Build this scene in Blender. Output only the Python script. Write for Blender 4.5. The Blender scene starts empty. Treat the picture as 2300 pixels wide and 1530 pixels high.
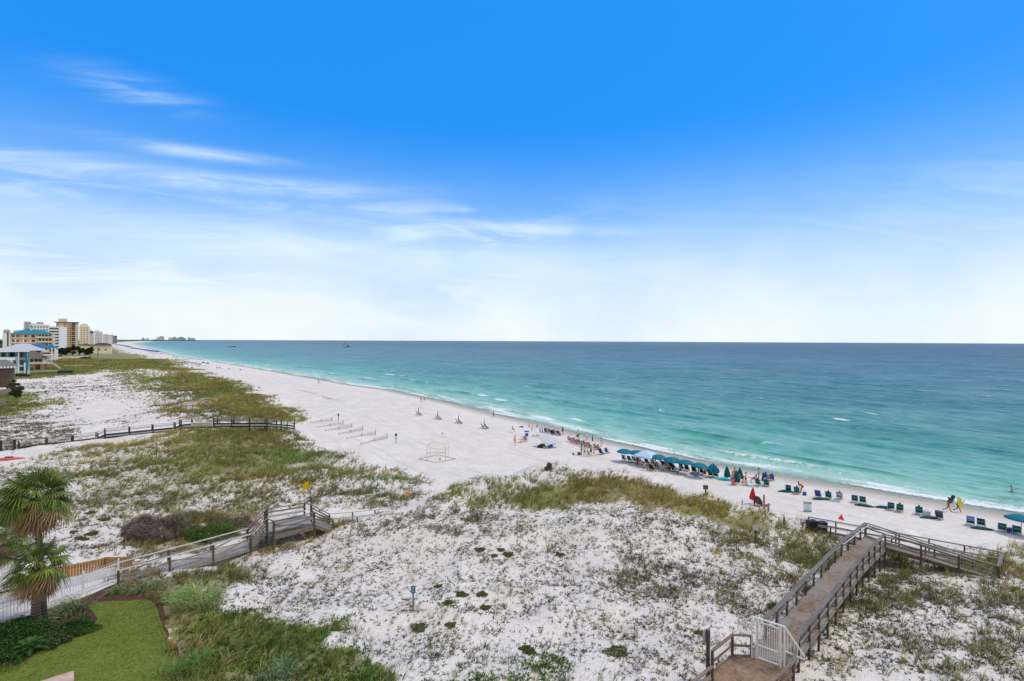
import bpy, bmesh, math, random
import numpy as np
from mathutils import Vector, Matrix
R = math.radians
random.seed(7)
S = bpy.context.scene
COL = S.collection
# ------------------------------------------------------------------ camera
FPX = 1086.0; CAMZ = 20.0; ROLL = 0.0043
cam_d = bpy.data.cameras.new('camera'); cam = bpy.data.objects.new('camera', cam_d); COL.objects.link(cam)
cam_d.sensor_width = 36.0; cam_d.lens = FPX / 2300 * 36.0
cam_d.clip_start = 0.1; cam_d.clip_end = 60000
ca, sa = math.cos(ROLL), math.sin(ROLL)
cam.matrix_world = Matrix(((ca, -sa, 0, 0), (0, 0, -1, 0), (sa, ca, 0, CAMZ), (0, 0, 0, 1)))
S.camera = cam
S.view_settings.view_transform = 'Standard'; S.view_settings.look = 'None'
S.view_settings.gamma = 1.0; S.view_settings.exposure = 0.0
# ------------------------------------------------------------------ node helper
class NT:
    def __init__(s, tree): s.t = tree; s.n = tree.nodes; s.l = tree.links
    def node(s, typ, **kw):
        n = s.n.new(typ)
        for k, v in kw.items(): setattr(n, k, v)
        return n
    def put(s, sock, v):
        if isinstance(v, bpy.types.NodeSocket): s.l.new(v, sock)
        elif v is not None:
            if sock.type == 'RGBA' and not hasattr(v, '__len__'): v = (v, v, v, 1)
            if sock.type == 'RGBA' and len(v) == 3: v = (*v, 1)
            sock.default_value = v
    def m(s, op, a, b=None, c=None, clamp=False):
        n = s.node('ShaderNodeMath', operation=op); n.use_clamp = clamp
        s.put(n.inputs[0], a)
        if b is not None: s.put(n.inputs[1], b)
        if c is not None: s.put(n.inputs[2], c)
        return n.outputs[0]
    def mix(s, f, a, b, mode='MIX'):
        n = s.node('ShaderNodeMix', data_type='RGBA', blend_type=mode)
        s.put(n.inputs[0], f); s.put(n.inputs[6], a); s.put(n.inputs[7], b)
        return n.outputs[2]
    def ss(s, x, lo, hi, a=0.0, b=1.0):
        n = s.node('ShaderNodeMapRange', interpolation_type='SMOOTHSTEP')
        s.put(n.inputs[0], x); s.put(n.inputs[1], lo); s.put(n.inputs[2], hi); s.put(n.inputs[3], a); s.put(n.inputs[4], b)
        return n.outputs[0]
    def noise(s, vec, scale, detail=4, rough=0.5, dist=0.0):
        n = s.node('ShaderNodeTexNoise'); s.put(n.inputs['Vector'], vec)
        n.inputs['Scale'].default_value = scale; n.inputs['Detail'].default_value = detail
        n.inputs['Roughness'].default_value = rough; n.inputs['Distortion'].default_value = dist
        return n.outputs[0]
    def ramp(s, f, stops, interp='LINEAR'):
        n = s.node('ShaderNodeValToRGB'); s.put(n.inputs[0], f); cr = n.color_ramp; cr.interpolation = interp
        while len(cr.elements) < len(stops): cr.elements.new(0.5)
        for e, (p, c) in zip(cr.elements, stops): e.position = p; e.color = (*c, 1) if len(c) == 3 else c
        return n.outputs[0]
    def comb(s, x, y, z):
        n = s.node('ShaderNodeCombineXYZ'); s.put(n.inputs[0], x); s.put(n.inputs[1], y); s.put(n.inputs[2], z); return n.outputs[0]
    def sep(s, v):
        n = s.node('ShaderNodeSeparateXYZ'); s.put(n.inputs[0], v); return n.outputs[0], n.outputs[1], n.outputs[2]
# ------------------------------------------------------------------ sun and sky
SUN_DIR = Vector((0.62, 0.10, 1.0)).normalized()
SUN_EL = math.asin(SUN_DIR.z); SUN_AZ = math.atan2(SUN_DIR.x, SUN_DIR.y)
sd = bpy.data.lights.new('sun', 'SUN'); sd.energy = 2.25; sd.angle = R(10); sd.color = (1.0, 0.91, 0.78)
sun = bpy.data.objects.new('sun', sd); COL.objects.link(sun)
sun.rotation_euler = (-SUN_DIR).to_track_quat('-Z', 'Y').to_euler()
W = bpy.data.worlds.new('World'); S.world = W; W.use_nodes = True
nt = NT(W.node_tree); W.node_tree.nodes.clear()
sky = nt.node('ShaderNodeTexSky', sky_type='NISHITA', sun_disc=False, sun_elevation=SUN_EL, sun_rotation=SUN_AZ)
sky.air_density = 1.0; sky.dust_density = 0.6; sky.ozone_density = 2.0
tc = nt.node('ShaderNodeTexCoord'); D = tc.outputs['Generated']
dx, dy, dz = nt.sep(D)
az = nt.m('ARCTAN2', dx, dy)                     # radians, 0 = straight ahead
el = nt.m('ARCSINE', dz)
hs = nt.node('ShaderNodeHueSaturation'); hs.inputs['Hue'].default_value = 0.497
hs.inputs['Saturation'].default_value = 1.55; hs.inputs['Value'].default_value = 1.75
nt.put(hs.inputs['Color'], sky.outputs[0])
clear = nt.mix(nt.ss(el, 0.02, 0.45), (1.2, 4.4, 10.0), (0.25, 3.1, 10.2))
blue = nt.mix(0.22, clear, hs.outputs[0])
zz = nt.m('ADD', nt.m('MAXIMUM', dz, 0.0), 0.07)
px_, py_ = nt.m('DIVIDE', dx, zz), nt.m('DIVIDE', dy, zz)
# cirrus streaks drift in long bands
dyc = nt.m('MAXIMUM', dy, 0.15); pv = nt.comb(nt.m('MULTIPLY', az, 2.6), nt.m('ADD', nt.m('MULTIPLY', nt.m('DIVIDE', dz, dyc), 13.0), nt.m('MULTIPLY', nt.m('DIVIDE', dx, dyc), 0.75)), 0.0)
n1 = nt.noise(pv, 1.5, 9, 0.60, 0.9)
n2 = nt.noise(pv, 0.62, 5, 0.5, 0.5)
def gauss(a0, e0, wa, we, tilt=0.0):
    u = nt.m('SUBTRACT', az, a0); v = nt.m('SUBTRACT', nt.m('SUBTRACT', el, e0), nt.m('MULTIPLY', u, tilt))
    q = nt.m('ADD', nt.m('POWER', nt.m('DIVIDE', u, wa), 2.0), nt.m('POWER', nt.m('DIVIDE', v, we), 2.0))
    return nt.m('EXPONENT', nt.m('MULTIPLY', q, -1.0))
veil = nt.ss(el, 0.01, 0.44, 1.0, 0.0)
veil = nt.m('POWER', veil, 1.35)
veil = nt.m('MULTIPLY', veil, nt.ss(nt.noise(D, 2.4, 5, 0.55), 0.30, 0.66, 0.74, 1.14))
streak = nt.m('MULTIPLY', nt.ss(n1, 0.42, 0.64), nt.ss(n2, 0.35, 0.62, 0.25, 1.0))
left = nt.ss(az, -0.10, 0.35, 1.0, 0.25)
band = nt.m('MULTIPLY', nt.ss(el, 0.31, 0.21), nt.ss(el, 0.0, 0.05))
c = nt.m('MULTIPLY', nt.m('MULTIPLY', streak, band), left)
def wisp(a0, e0, wa, we, tilt, k, fl=0.12):
    g = gauss(a0, e0, wa, we, tilt)
    return nt.m('MULTIPLY', nt.m('MULTIPLY', g, nt.ss(n1, 0.36, 0.64, fl, 1.0)), k)
for w in [(-0.56, 0.268, 0.26, 0.015, 0.06, 1.0, 0.25), (-0.58, 0.312, 0.12, 0.009, 0.06, 0.8, 0.2),
          (-0.66, 0.385, 0.08, 0.020, -0.02, 0.45), (-0.45, 0.240, 0.16, 0.016, 0.0, 0.55), (0.0, 0.228, 0.28, 0.013, -0.05, 1.0, 0.35),
          (-0.47, 0.170, 0.42, 0.040, 0.0, 1.0, 0.55), (-0.05, 0.155, 0.42, 0.052, -0.03, 0.95, 0.60), (0.35, 0.13, 0.35, 0.05, 0.0, 0.30, 0.6), (-0.20, 0.215, 0.30, 0.016, -0.06, 0.6, 0.3), (-0.66, 0.085, 0.18, 0.012, -0.05, 0.5)]:
    c = nt.m('MAXIMUM', c, wisp(*w))
cl = nt.m('SUBTRACT', 1.0, nt.m('MULTIPLY', nt.m('SUBTRACT', 1.0, nt.m('MULTIPLY', c, 0.95)), nt.m('SUBTRACT', 1.0, nt.m('MULTIPLY', veil, 0.95))), clamp=True)
haze_col = nt.mix(nt.ss(el, 0.0, 0.24), (9.2, 9.9, 10.2), (7.0, 8.8, 10.4))
col = nt.mix(cl, blue, haze_col)
# unseen dome behind and overhead: pale warm fill added to offset blue skylight
back = nt.ss(dy, 0.25, -0.35)
back = nt.m('MAXIMUM', back, nt.ss(el, 0.85, 1.25, 0.0, 1.0))
col = nt.mix(nt.m("MULTIPLY", back, 0.95), col, (8.4, 7.9, 7.1))
col = nt.mix(nt.ss(dz, 0.0, -0.06), col, (3.0, 3.6, 4.0))
bg = nt.node('ShaderNodeBackground'); nt.put(bg.inputs[0], col); bg.inputs[1].default_value = 0.1
nt.l.new(bg.outputs[0], nt.node('ShaderNodeOutputWorld').inputs[0])
# ------------------------------------------------------------------ pixel <-> place
def ray(px, py):
    u, v = px - 1150.0, 765.0 - py
    return (u * ca - v * sa, FPX, u * sa + v * ca)
def atz(px, py, z):
    d = ray(px, py); k = (z - CAMZ) / d[2]; return Vector((d[0] * k, d[1] * k, z))
def atY(px, py, Y):
    d = ray(px, py); k = Y / d[1]; return Vector((d[0] * k, Y, CAMZ + d[2] * k))
def vnoise(x, y, seed=0):
    xi = np.floor(x).astype(np.int64); yi = np.floor(y).astype(np.int64)
    fx = x - xi; fy = y - yi; fx = fx * fx * (3 - 2 * fx); fy = fy * fy * (3 - 2 * fy)
    def h(a, b):
        k = (a * 374761393 + b * 668265263 + seed * 1442695041) & 0xffffffff
        k = ((k ^ (k >> 13)) * 1274126177) & 0xffffffff
        k = ((k ^ (k >> 16)) * 2246822519) & 0xffffffff
        return ((k ^ (k >> 15)) & 0xffffff) / float(0xffffff)
    return (h(xi, yi) * (1 - fx) + h(xi + 1, yi) * fx) * (1 - fy) + (h(xi, yi + 1) * (1 - fx) + h(xi + 1, yi + 1) * fx) * fy
def fbm(x, y, o=4, seed=0):
    s = 0; a = 0.5; t = 0
    for i in range(o):
        s = s + a * vnoise(x, y, seed + i * 17); t += a; x = x * 2.03 + 11.3; y = y * 2.03 + 5.7; a *= 0.5
    return s / t
# shoreline
SH = [(2420, 1195), (2300, 1163), (2200, 1148), (2100, 1130), (2000, 1113), (1900, 1096), (1800, 1080), (1700, 1062), (1600, 1046), (1500, 1024),
      (1400, 1002), (1320, 983), (1250, 965), (1180, 948), (1110, 932), (1040, 914), (960, 896), (870, 877), (790, 866), (700, 850), (620, 836), (540, 822), (470, 812), (430, 806), (389, 798.5), (356, 788), (314, 777.5), (298, 771.6)]
SHW = [atz(a, b, 0)[:2] for a, b in SH]
SHW = [(SHW[0][0] + 60, SHW[0][1] - 38), (140, -4), (260, -75)][::-1][:2] + SHW
SHW = [(900, -400)] + SHW + [(-2640, 3500), (-4500, 6200), (-5750, 8500), (-6500, 9900), (-12000, 12500), (-40000, 20000)]
SHW = np.array(SHW, float)
def shore_d(x, y):
    """signed distance to the waterline, positive over the water; and the distance along it"""
    best = np.full(x.shape, 1e18); sg = np.zeros(x.shape); al = np.zeros(x.shape); acc = 0
    for i in range(len(SHW) - 1):
        a, b = SHW[i], SHW[i + 1]; ab = b - a; L2 = ab @ ab; L = math.sqrt(L2)
        t = np.clip(((x - a[0]) * ab[0] + (y - a[1]) * ab[1]) / L2, 0, 1)
        qx = x - a[0] - t * ab[0]; qy = y - a[1] - t * ab[1]; d = qx * qx + qy * qy
        cr = ab[0] * (y - a[1]) - ab[1] * (x - a[0])
        m = d < best; best = np.where(m, d, best); sg = np.where(m, -np.sign(cr), sg); al = np.where(m, acc + t * L, al); acc += L
    return np.sqrt(best) * sg, al
def beach(d):        # d = inland distance
    d = np.asarray(d, float)
    return np.where(d < 0, np.maximum(d * 0.07, -2.5), 1.75 * (1 - np.exp(-d / 14.0)))
B = None
CP = [(450,1530,4.9),(-500,1600,5),(0,1530,5),(150,1530,5),(350,1530,5),(350,1380,5),(200,1440,5),(100,1380,5),(0,1400,5),(-200,1530,5),(-100,1350,5),
(100,1330,4.9),(250,1295,4.8),(380,1340,4.9),(500,1450,5),(700,1500,5),(600,1400,4.8),(450,1400,5),
(900,1530,4.8),(1100,1530,4.6),(1300,1530,4.5),(1500,1530,4.5),(1900,1530,4.1),(2100,1530,4.2),(2300,1530,4.2),(2500,1530,4.2),(2800,1600,4.2),
(900,1400,4.3),(1200,1400,4.1),(1500,1400,4.0),(1850,1450,3.7),(2100,1400,4),(2300,1400,4),(750,1300,4.1),(1000,1270,4.0),(1250,1260,3.9),(1500,1280,3.9),
(1700,1280,3.7),(1950,1330,3.6),(2150,1350,3.6),(2300,1330,3.6),(680,1240,3.9),(600,1235,3.5),(540,1225,3.4),(650,1212,3.6),(700,1197,3.6),(820,1210,4.2),(950,1175,4.6),(1100,1170,4.6),(1300,1160,4.7),(1500,1190,4.5),(1650,1220,4.2),
(905,1156,4.35),(780,1192,4.0),(1000,1108,4.8),(1100,1074,5.0),(1250,1052,5.3),(1400,1068,5.2),(1550,1110,4.7),(1700,1152,4.2),(1780,1185,3.6),(1900,1225,3.2),(2000,1250,3.1),(2150,1262,3.3),(2250,1245,3.4),(2300,1235,3.4),(2450,1260,3.4),
(1050,1058,B),(1150,1048,B),(1250,1042,B),(1400,1052,B),(1550,1085,B),(1700,1128,B),(1800,1158,B),(1900,1180,B),(2050,1205,B),(2200,1218,B),(2300,1222,B),(2500,1240,B),
(1300,1020,B),(1500,1055,B),(1100,1020,B),(1000,1000,B),(900,980,B),(1800,1120,B),(2000,1160,B),(2200,1190,B),(2500,1210,B),(1700,1090,B),
(925,1128,2.9),(960,1108,2.5),(1010,1085,2.1),(860,1142,3.0),(780,1150,3.1),(920,1110,2.9),(850,1090,3.0),(900,1060,2.4),(800,1036,2.5),(880,1040,B),(950,1055,B),(1000,1065,B),
(700,1110,3.1),(600,1110,3.5),(500,1130,3.5),(450,1100,3.8),(400,1150,3.4),(300,1180,3.6),(350,1215,3.7),(470,1200,3.4),(200,1200,3.8),(150,1160,4),(50,1050,4),(150,1070,4),(300,1080,3.9),(250,1240,4.2),(120,1260,4.4),
(700,960,B),(720,990,B),(790,1010,B),(680,1000,2.6),(740,1030,2.8),(500,980,4.3),(400,970,4.2),(550,1030,4.2),(650,1050,3.6),(400,1040,4.2),(620,980,3.2),(300,1000,4),(640,955,2.6),
(600,925,3.0),(640,915,B),(560,895,3.2),(500,885,4.2),(480,860,3.0),(400,850,4.5),(430,842,2.6),(320,820,4.5),(330,805,2.6),(450,920,4),(350,880,4),(580,890,B),(500,850,B),(420,828,B),(320,796,B),
(250,900,2.6),(200,930,2.5),(300,920,2.6),(100,940,3.2),(150,870,2.8),(50,960,3.5),(50,900,3.5),(0,980,3.8),(250,860,3.0),
(150,845,3.5),(50,850,3.5),(0,850,3.5),(250,830,4),(200,815,4.5),(250,800,4.5),(100,810,4.5),(0,820,4),(150,795,4.5),(0,790,4.5),(250,785,4.5),(200,780,4),(260,774,3),(0,775,4),(200,770.5,3.5),
(-300,1200,4.5),(-300,1000,4),(-300,850,4),(-400,790,4.5),(2600,1300,3.4),(2650,1220,B)]
_c = []
for a, b, z in CP:
    zz0 = 1.75 if z is None else z
    p = atz(a, b, zz0); d, _ = shore_d(np.array([p.x]), np.array([p.y]))
    _c.append((math.atan2(p.x, p.y), math.log(math.hypot(p.x, p.y)), 0.0 if z is None else z - float(beach(-d[0]))))
for t in range(-80, 90, 20): _c.append((R(t), math.log(14), 3.3)); _c.append((R(t), math.log(7), 3.3))
_c = np.array(_c)
def height(x, y, noise=True):
    x = np.atleast_1d(np.asarray(x, float)); y = np.atleast_1d(np.asarray(y, float))
    sh = x.shape; x = x.ravel(); y = y.ravel()
    d, _ = shore_d(x, y); d = -d
    th = np.arctan2(x, y); lr = np.log(np.maximum(np.hypot(x, y), 2.0))
    num = np.zeros(x.shape); den = np.zeros(x.shape)
    for t, l, v in _c:
        w = 1.0 / (((th - t) ** 2 + (0.9 * (lr - l)) ** 2) + 1.5e-4) ** 2
        num += w * v; den += w
    dl = num / den * np.clip((d - 4) / 10.0, 0, 1)
    z = beach(d) + dl
    if noise:
        k = np.clip(dl / 1.0, 0, 1); k *= 1 - lawn_mask(x, y)
        z = z + k * ((fbm(x / 3.2, y / 3.2, 3, 5) - 0.5) * 0.75 + (fbm(x / 11, y / 11, 2, 9) - 0.5) * 0.6) + np.clip(d / 6, 0, 1) * (1 - k) * (fbm(x / 2.5, y / 2.5, 2, 3) - 0.5) * 0.10
    lm = lawn_mask(x, y)
    z = z * (1 - lm) + 5.0 * lm
    return z.reshape(sh)
LAWNC = [atz(a, b, 5.0) for a, b in [(-900, 1700), (-500, 1420), (0, 1335), (262, 1262), (345, 1330), (390, 1390), (420, 1480), (440, 1700), (440, 2600), (-900, 2600)]]
def poly_sd(x, y, P):
    """signed distance to polygon, positive inside"""
    best = np.full(x.shape, 1e18); ins = np.zeros(x.shape, bool); n = len(P)
    for i in range(n):
        ax, ay = P[i][0], P[i][1]; bx, by = P[(i + 1) % n][0], P[(i + 1) % n][1]
        ex, ey = bx - ax, by - ay; L2 = ex * ex + ey * ey + 1e-12
        t = np.clip(((x - ax) * ex + (y - ay) * ey) / L2, 0, 1)
        best = np.minimum(best, (x - ax - t * ex) ** 2 + (y - ay - t * ey) ** 2)
        cnd = ((ay > y) != (by > y)) & (x < (bx - ax) * (y - ay) / ((by - ay) if by != ay else 1e-12) + ax)
        ins ^= cnd
    return np.sqrt(best) * np.where(ins, 1, -1)
def lawn_mask(x, y):
    return np.clip(poly_sd(x, y, LAWNC) / 1.5 + 0.2, 0, 1)
_ks = np.exp(np.linspace(math.log(9), math.log(3000), 900))
def G(px, py, lift=0.0):
    """the point of the ground seen through a pixel"""
    d = ray(px, py); L = math.hypot(d[0], d[1]); X = d[0] / L * _ks; Y = d[1] / L * _ks; Z = CAMZ + d[2] / L * _ks
    h = height(X, Y)
    i = np.nonzero(Z < h)[0]
    if len(i) == 0: return atz(px, py, 0)
    i = i[0]
    if i == 0: return Vector((X[0], Y[0], h[0]))
    a = (Z[i-1] - h[i-1]); b = (h[i] - Z[i]); t = a / (a + b)
    x, y = X[i-1] + (X[i] - X[i-1]) * t, Y[i-1] + (Y[i] - Y[i-1]) * t
    return Vector((x, y, float(height(x, y)[0]) + lift))
def hz(x, y): return float(height(x, y)[0])
# ------------------------------------------------------------------ tagging and mesh helpers
def tag(o, label=None, cat=None, group=None, kind=None):
    if label: o['label'] = label
    if cat: o['category'] = cat
    if group: o['group'] = group
    if kind: o['kind'] = kind
    return o
def link(name, me, m=None, parent=None, loc=None):
    o = bpy.data.objects.new(name, me); COL.objects.link(o)
    if m is not None and me is not None and not me.materials: me.materials.append(m)
    if parent is not None: o.parent = parent
    if loc is not None: o.location = loc
    return o
def fast_mesh(name, V, F, m=None, attrs=None, smooth=False, colors=None):
    """V (n,3) float array, F (m,k) int array, k = 3 or 4"""
    me = bpy.data.meshes.new(name); V = np.asarray(V, np.float32); F = np.asarray(F, np.int32); k = F.shape[1]
    me.vertices.add(len(V)); me.vertices.foreach_set('co', V.ravel())
    me.loops.add(F.size); me.loops.foreach_set('vertex_index', F.ravel())
    me.polygons.add(len(F)); me.polygons.foreach_set('loop_start', np.arange(0, F.size, k, dtype=np.int32))
    me.polygons.foreach_set('loop_total', np.full(len(F), k, np.int32))
    if smooth: me.polygons.foreach_set('use_smooth', np.ones(len(F), bool))
    for an, av in (attrs or {}).items():
        a = me.attributes.new(an, 'FLOAT', 'POINT'); a.data.foreach_set('value', np.asarray(av, np.float32))
    if colors is not None:
        a = me.color_attributes.new('tint', 'FLOAT_COLOR', 'POINT')
        c4 = np.ones((len(V), 4), np.float32); c4[:, :3] = colors; a.data.foreach_set('color', c4.ravel())
    me.update(calc_edges=True)
    if m: me.materials.append(m)
    return me
# ------------------------------------------------------------------ the ground
TH = np.radians(np.arange(-66, 66.01, 0.14))
RR = np.concatenate([np.exp(np.arange(math.log(6), math.log(450), 0.0085)), np.exp(np.arange(math.log(450), math.log(22000), 0.03))])
nT, nR = len(TH), len(RR)
GX = np.outer(RR, np.sin(TH)); GY = np.outer(RR, np.cos(TH))
GZ = height(GX, GY); GD, GA = shore_d(GX.ravel(), GY.ravel()); GD = GD.reshape(GX.shape); GA = GA.reshape(GX.shape)
LX = np.arctan2(GX, GY); LR = np.log(np.hypot(GX, GY))
def lp(p): return (math.atan2(p[0], p[1]), math.log(math.hypot(p[0], p[1])))
# cover maps, painted from outlines laid on the ground (edges ragged by noise)
wn = (fbm(GX / 2.2, GY / 2.2, 4, 21) - 0.5); wn2 = (fbm(GX / 9, GY / 9, 3, 31) - 0.5)
F_ = {k: np.zeros(GX.shape) for k in ('grass', 'scrub', 'sprig', 'cover', 'litter')}
def region(pts, soft=0.02, rag=0.10, **vals):
    P = [lp(G(a, b)) for a, b in pts]
    sd_ = poly_sd(LX.ravel(), 0.8 * LR.ravel(), [(a, 0.8 * b) for a, b in P]).reshape(GX.shape)
    m = np.clip((sd_ + rag * 0.5 * wn + rag * 0.5 * wn2) / soft * 0.5 + 0.5, 0, 1)
    for k in F_:
        if k in vals: F_[k] = F_[k] * (1 - m) + vals[k] * m
        else: F_[k] = F_[k] * (1 - m)
# base over the fore dune: small sprigs on white sand
region([(420,1560),(420,1420),(480,1340),(620,1245),(760,1185),(905,1152),(1000,1106),(1100,1072),(1250,1054),(1400,1068),(1550,1110),(1700,1152),(1780,1182),(1900,1222),(2060,1262),(2260,1248),(2500,1262),(2700,1600),(2300,1900),(1100,1900)], sprig=1.0, scrub=0.16, litter=0.16, grass=0.02)
region([(960,1145),(1100,1085),(1250,1058),(1400,1072),(1550,1112),(1700,1155),(1760,1180),(1740,1225),(1600,1185),(1500,1150),(1330,1115),(1200,1135),(1150,1150)], grass=0.7, sprig=0.6, scrub=0.4, litter=0.40, rag=0.16)
region([(1150,1120),(1300,1072),(1400,1074),(1560,1116),(1700,1162),(1760,1195),(1720,1215),(1560,1165),(1400,1122),(1300,1122),(1200,1145)], grass=1.1, scrub=0.5, litter=0.82, rag=0.14)
region([(1010,1105),(1100,1076),(1220,1058),(1230,1075),(1120,1120),(1040,1130)], grass=0.55, sprig=0.3, litter=0.18, rag=0.08)
region([(930,1165),(1000,1140),(1090,1150),(1120,1190),(1050,1215),(960,1205)], sprig=1.3, scrub=1.1, litter=0.42, rag=0.16)
region([(1560,1165),(1750,1205),(1850,1235),(1820,1330),(1700,1300),(1600,1250)], sprig=1.3, scrub=0.7, grass=0.35, litter=0.34, rag=0.16)
region([(1380,1290),(1500,1270),(1640,1300),(1800,1370),(1760,1410),(1600,1360),(1450,1340)], sprig=1.6, scrub=0.9, grass=0.1, litter=0.34, rag=0.2)
region([(1750,1190),(1880,1222),(1930,1240),(1850,1290),(1760,1260)], grass=0.9, scrub=0.4, sprig=0.4, litter=0.6, rag=0.16)
region([(1990,1250),(2160,1275),(2250,1262),(2420,1262),(2440,1320),(2300,1300),(2200,1300),(2080,1285),(1960,1275),(1880,1330),(1860,1370),(1850,1310),(1930,1260)], grass=1.0, scrub=0.5, sprig=0.5, litter=0.62, rag=0.14)
region([(1880,1340),(2000,1300),(2200,1330),(2360,1340),(2360,1540),(1900,1540),(1830,1500),(1850,1400)], sprig=1.5, scrub=0.85, grass=0.28, litter=0.33, rag=0.16)
region([(2200,1250),(2500,1250),(2500,1275),(2230,1268)], grass=0.9, litter=0.6)
# green creepers at lower left
region([(390,1430),(430,1345),(500,1375),(590,1378),(570,1400),(720,1408),(785,1388),(770,1420),(720,1455),(830,1460),(800,1480),(850,1490),(900,1515),(880,1600),(700,1900),(430,1900),(400,1540)], soft=0.012, rag=0.05, cover=1.0, grass=0.35, litter=0.95)
region([(1000,1530),(1060,1505),(1130,1512),(1240,1490),(1260,1530),(1200,1700),(1000,1700)], soft=0.02, rag=0.08, cover=0.9, litter=0.5, sprig=0.4)
region([(255,1290),(340,1270),(420,1290),(480,1275),(560,1262),(600,1290),(500,1335),(470,1370),(420,1400),(400,1480),(410,1560),(385,1560),(380,1440),(345,1345),(290,1335)], soft=0.015, rag=0.05, grass=0.55, scrub=0.8, sprig=0.2, litter=0.75)
# the dune left of the lower boardwalk
region([(0,1060),(170,1010),(330,985),(440,965),(560,960),(660,965),(690,1000),(760,1035),(830,1045),(900,1062),(960,1080),(925,1120),(860,1140),(720,1150),(620,1150),(540,1195),(420,1235),(300,1260),(180,1230),(0,1250),(-300,1250),(-300,1060)], sprig=0.9, scrub=0.6, grass=0.25, litter=0.28)
region([(190,1040),(280,1000),(400,968),(560,958),(660,975),(720,1015),(790,1038),(880,1060),(930,1078),(860,1095),(740,1100),(620,1095),(560,1110),(430,1120),(330,1140),(220,1120),(170,1080)], grass=0.75, scrub=0.6, sprig=0.4, litter=0.60, rag=0.16)
region([(430,980),(560,972),(640,1000),(690,1040),(600,1075),(700,1090),(560,1080),(440,1060),(400,1020)], grass=1.3, scrub=0.2, litter=0.86, rag=0.14)
region([(780,1040),(860,1058),(930,1075),(900,1110),(800,1095),(720,1060)], grass=0.7, scrub=0.1, sprig=0.4, litter=0.28, rag=0.10)
region([(230,1085),(330,1110),(420,1105),(400,1140),(300,1135),(220,1120)], scrub=1.4, grass=0.25, litter=0.62, rag=0.14)
region([(760,1095),(900,1100),(910,1130),(820,1140),(760,1120)], scrub=1.2, grass=0.3, litter=0.5, rag=0.12)
region([(280,1180),(560,1155),(570,1195),(450,1235),(330,1245),(260,1225)], scrub=0.8, grass=0.6, litter=0.7)
region([(60,1180),(250,1150),(300,1180),(240,1250),(60,1260)], sprig=0.9, scrub=0.25, litter=0.12)
region([(0,930),(70,915),(160,950),(180,985),(60,1010),(0,1010),(-200,1010),(-200,930)], sprig=1.2, scrub=0.8, litter=0.33, rag=0.14)
# far dunes
region([(-200,835),(-200,771.5),(225,770),(245,772),(262,777),(284,786),(300,794),(360,812),(250,830)], grass=0.9, scrub=0.5, litter=0.85, rag=0.04)
region([(440,930),(350,880),(300,850),(250,830),(180,840),(60,850),(-200,850),(-200,790),(100,805),(240,790),(290,790),(330,800),(420,830),(500,852),(580,893),(650,925),(660,948),(560,945),(480,945)], grass=1.2, scrub=0.4, litter=0.82, rag=0.08)
region([(470,948),(350,935),(300,895),(240,860),(260,845),(400,868),(480,900),(540,942)], scrub=1.3, grass=0.3, sprig=0.9, litter=0.46, rag=0.12)
region([(40,865),(150,852),(260,850),(300,880),(345,905),(340,940),(250,960),(120,960),(60,930),(140,900),(60,890)], sprig=0.5, scrub=0.3, litter=0.12, rag=0.12)
region([(170,890),(300,890),(330,925),(230,955),(130,945)], sprig=0.0)
region([(60,905),(140,900),(90,915),(0,935),(-200,940),(-200,900),(0,880),(60,885)], grass=0.9, litter=0.85, rag=0.03)
region([(60,862),(150,858),(230,862),(180,880),(70,885)], sprig=0.6, scrub=0.5, litter=0.2)
region([(285,832),(330,828),(400,838),(380,850),(310,848)], sprig=0.5, grass=0.2, litter=0.2, rag=0.03)
inland = GD < -14
F_['grass'] *= inland; F_['scrub'] *= inland; F_['litter'] *= inland; F_['cover'] *= inland; F_['sprig'] *= inland
lm = np.clip((poly_sd(GX.ravel(), GY.ravel(), LAWNC).reshape(GX.shape) - 1.0) / 0.6, 0, 1)
for k in F_: F_[k] *= (1 - lm)
# far town ground
town = np.clip((-GD - 60) / 60, 0, 1) * np.clip((np.hypot(GX, GY) - 330) / 200, 0, 1)
F_['litter'] = np.maximum(F_['litter'], town * 0.8)
region([(560,1195),(640,1165),(760,1165),(790,1180),(700,1215),(620,1250),(560,1255)], scrub=1.3, grass=0.5, sprig=0.6, litter=0.6)
# keep the walk and path clear
def clean(pts, w):
    P = [G(a, b) for a, b in pts]
    for i in range(len(P) - 1):
        a, b = P[i], P[i+1]; e = b - a; L2 = e.x**2 + e.y**2
        t = np.clip(((GX - a.x) * e.x + (GY - a.y) * e.y) / L2, 0, 1)
        q = np.hypot(GX - a.x - t * e.x, GY - a.y - t * e.y)
        k = np.clip((q - w) / (w * 0.6), 0, 1)
        for n in F_: F_[n] *= k
clean([(1020, 1082), (975, 1102), (935, 1130), (900, 1146), (850, 1150)], 0.9)
mat_cache = {}
def newmat(name):
    m = bpy.data.materials.new(name); m.use_nodes = True; t = NT(m.node_tree)
    b = m.node_tree.nodes['Principled BSDF']; return m, t, b
def attr(t, name):
    n = t.node('ShaderNodeAttribute', attribute_name=name); return n.outputs['Fac'], n.outputs['Color']
m_sand, t, b = newmat('dune_sand')
geo = t.node('ShaderNodeNewGeometry').outputs['Position']
lit = attr(t, 'litter')[0]; wet = attr(t, 'wet')[0]; grs = attr(t, 'grass')[0]; rake = attr(t, 'dune')[0]
nA = t.noise(geo, 0.35, 5, 0.6); nB = t.noise(geo, 3.0, 6, 0.7); nC = t.noise(geo, 11.0, 4, 0.7)
sand = t.mix(t.ss(nA, 0.3, 0.7), (0.635, 0.595, 0.555), (0.725, 0.69, 0.66))
sand = t.mix(t.m('MULTIPLY', t.ss(nB, 0.48, 0.70), 0.42), sand, (0.50, 0.47, 0.45))
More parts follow.
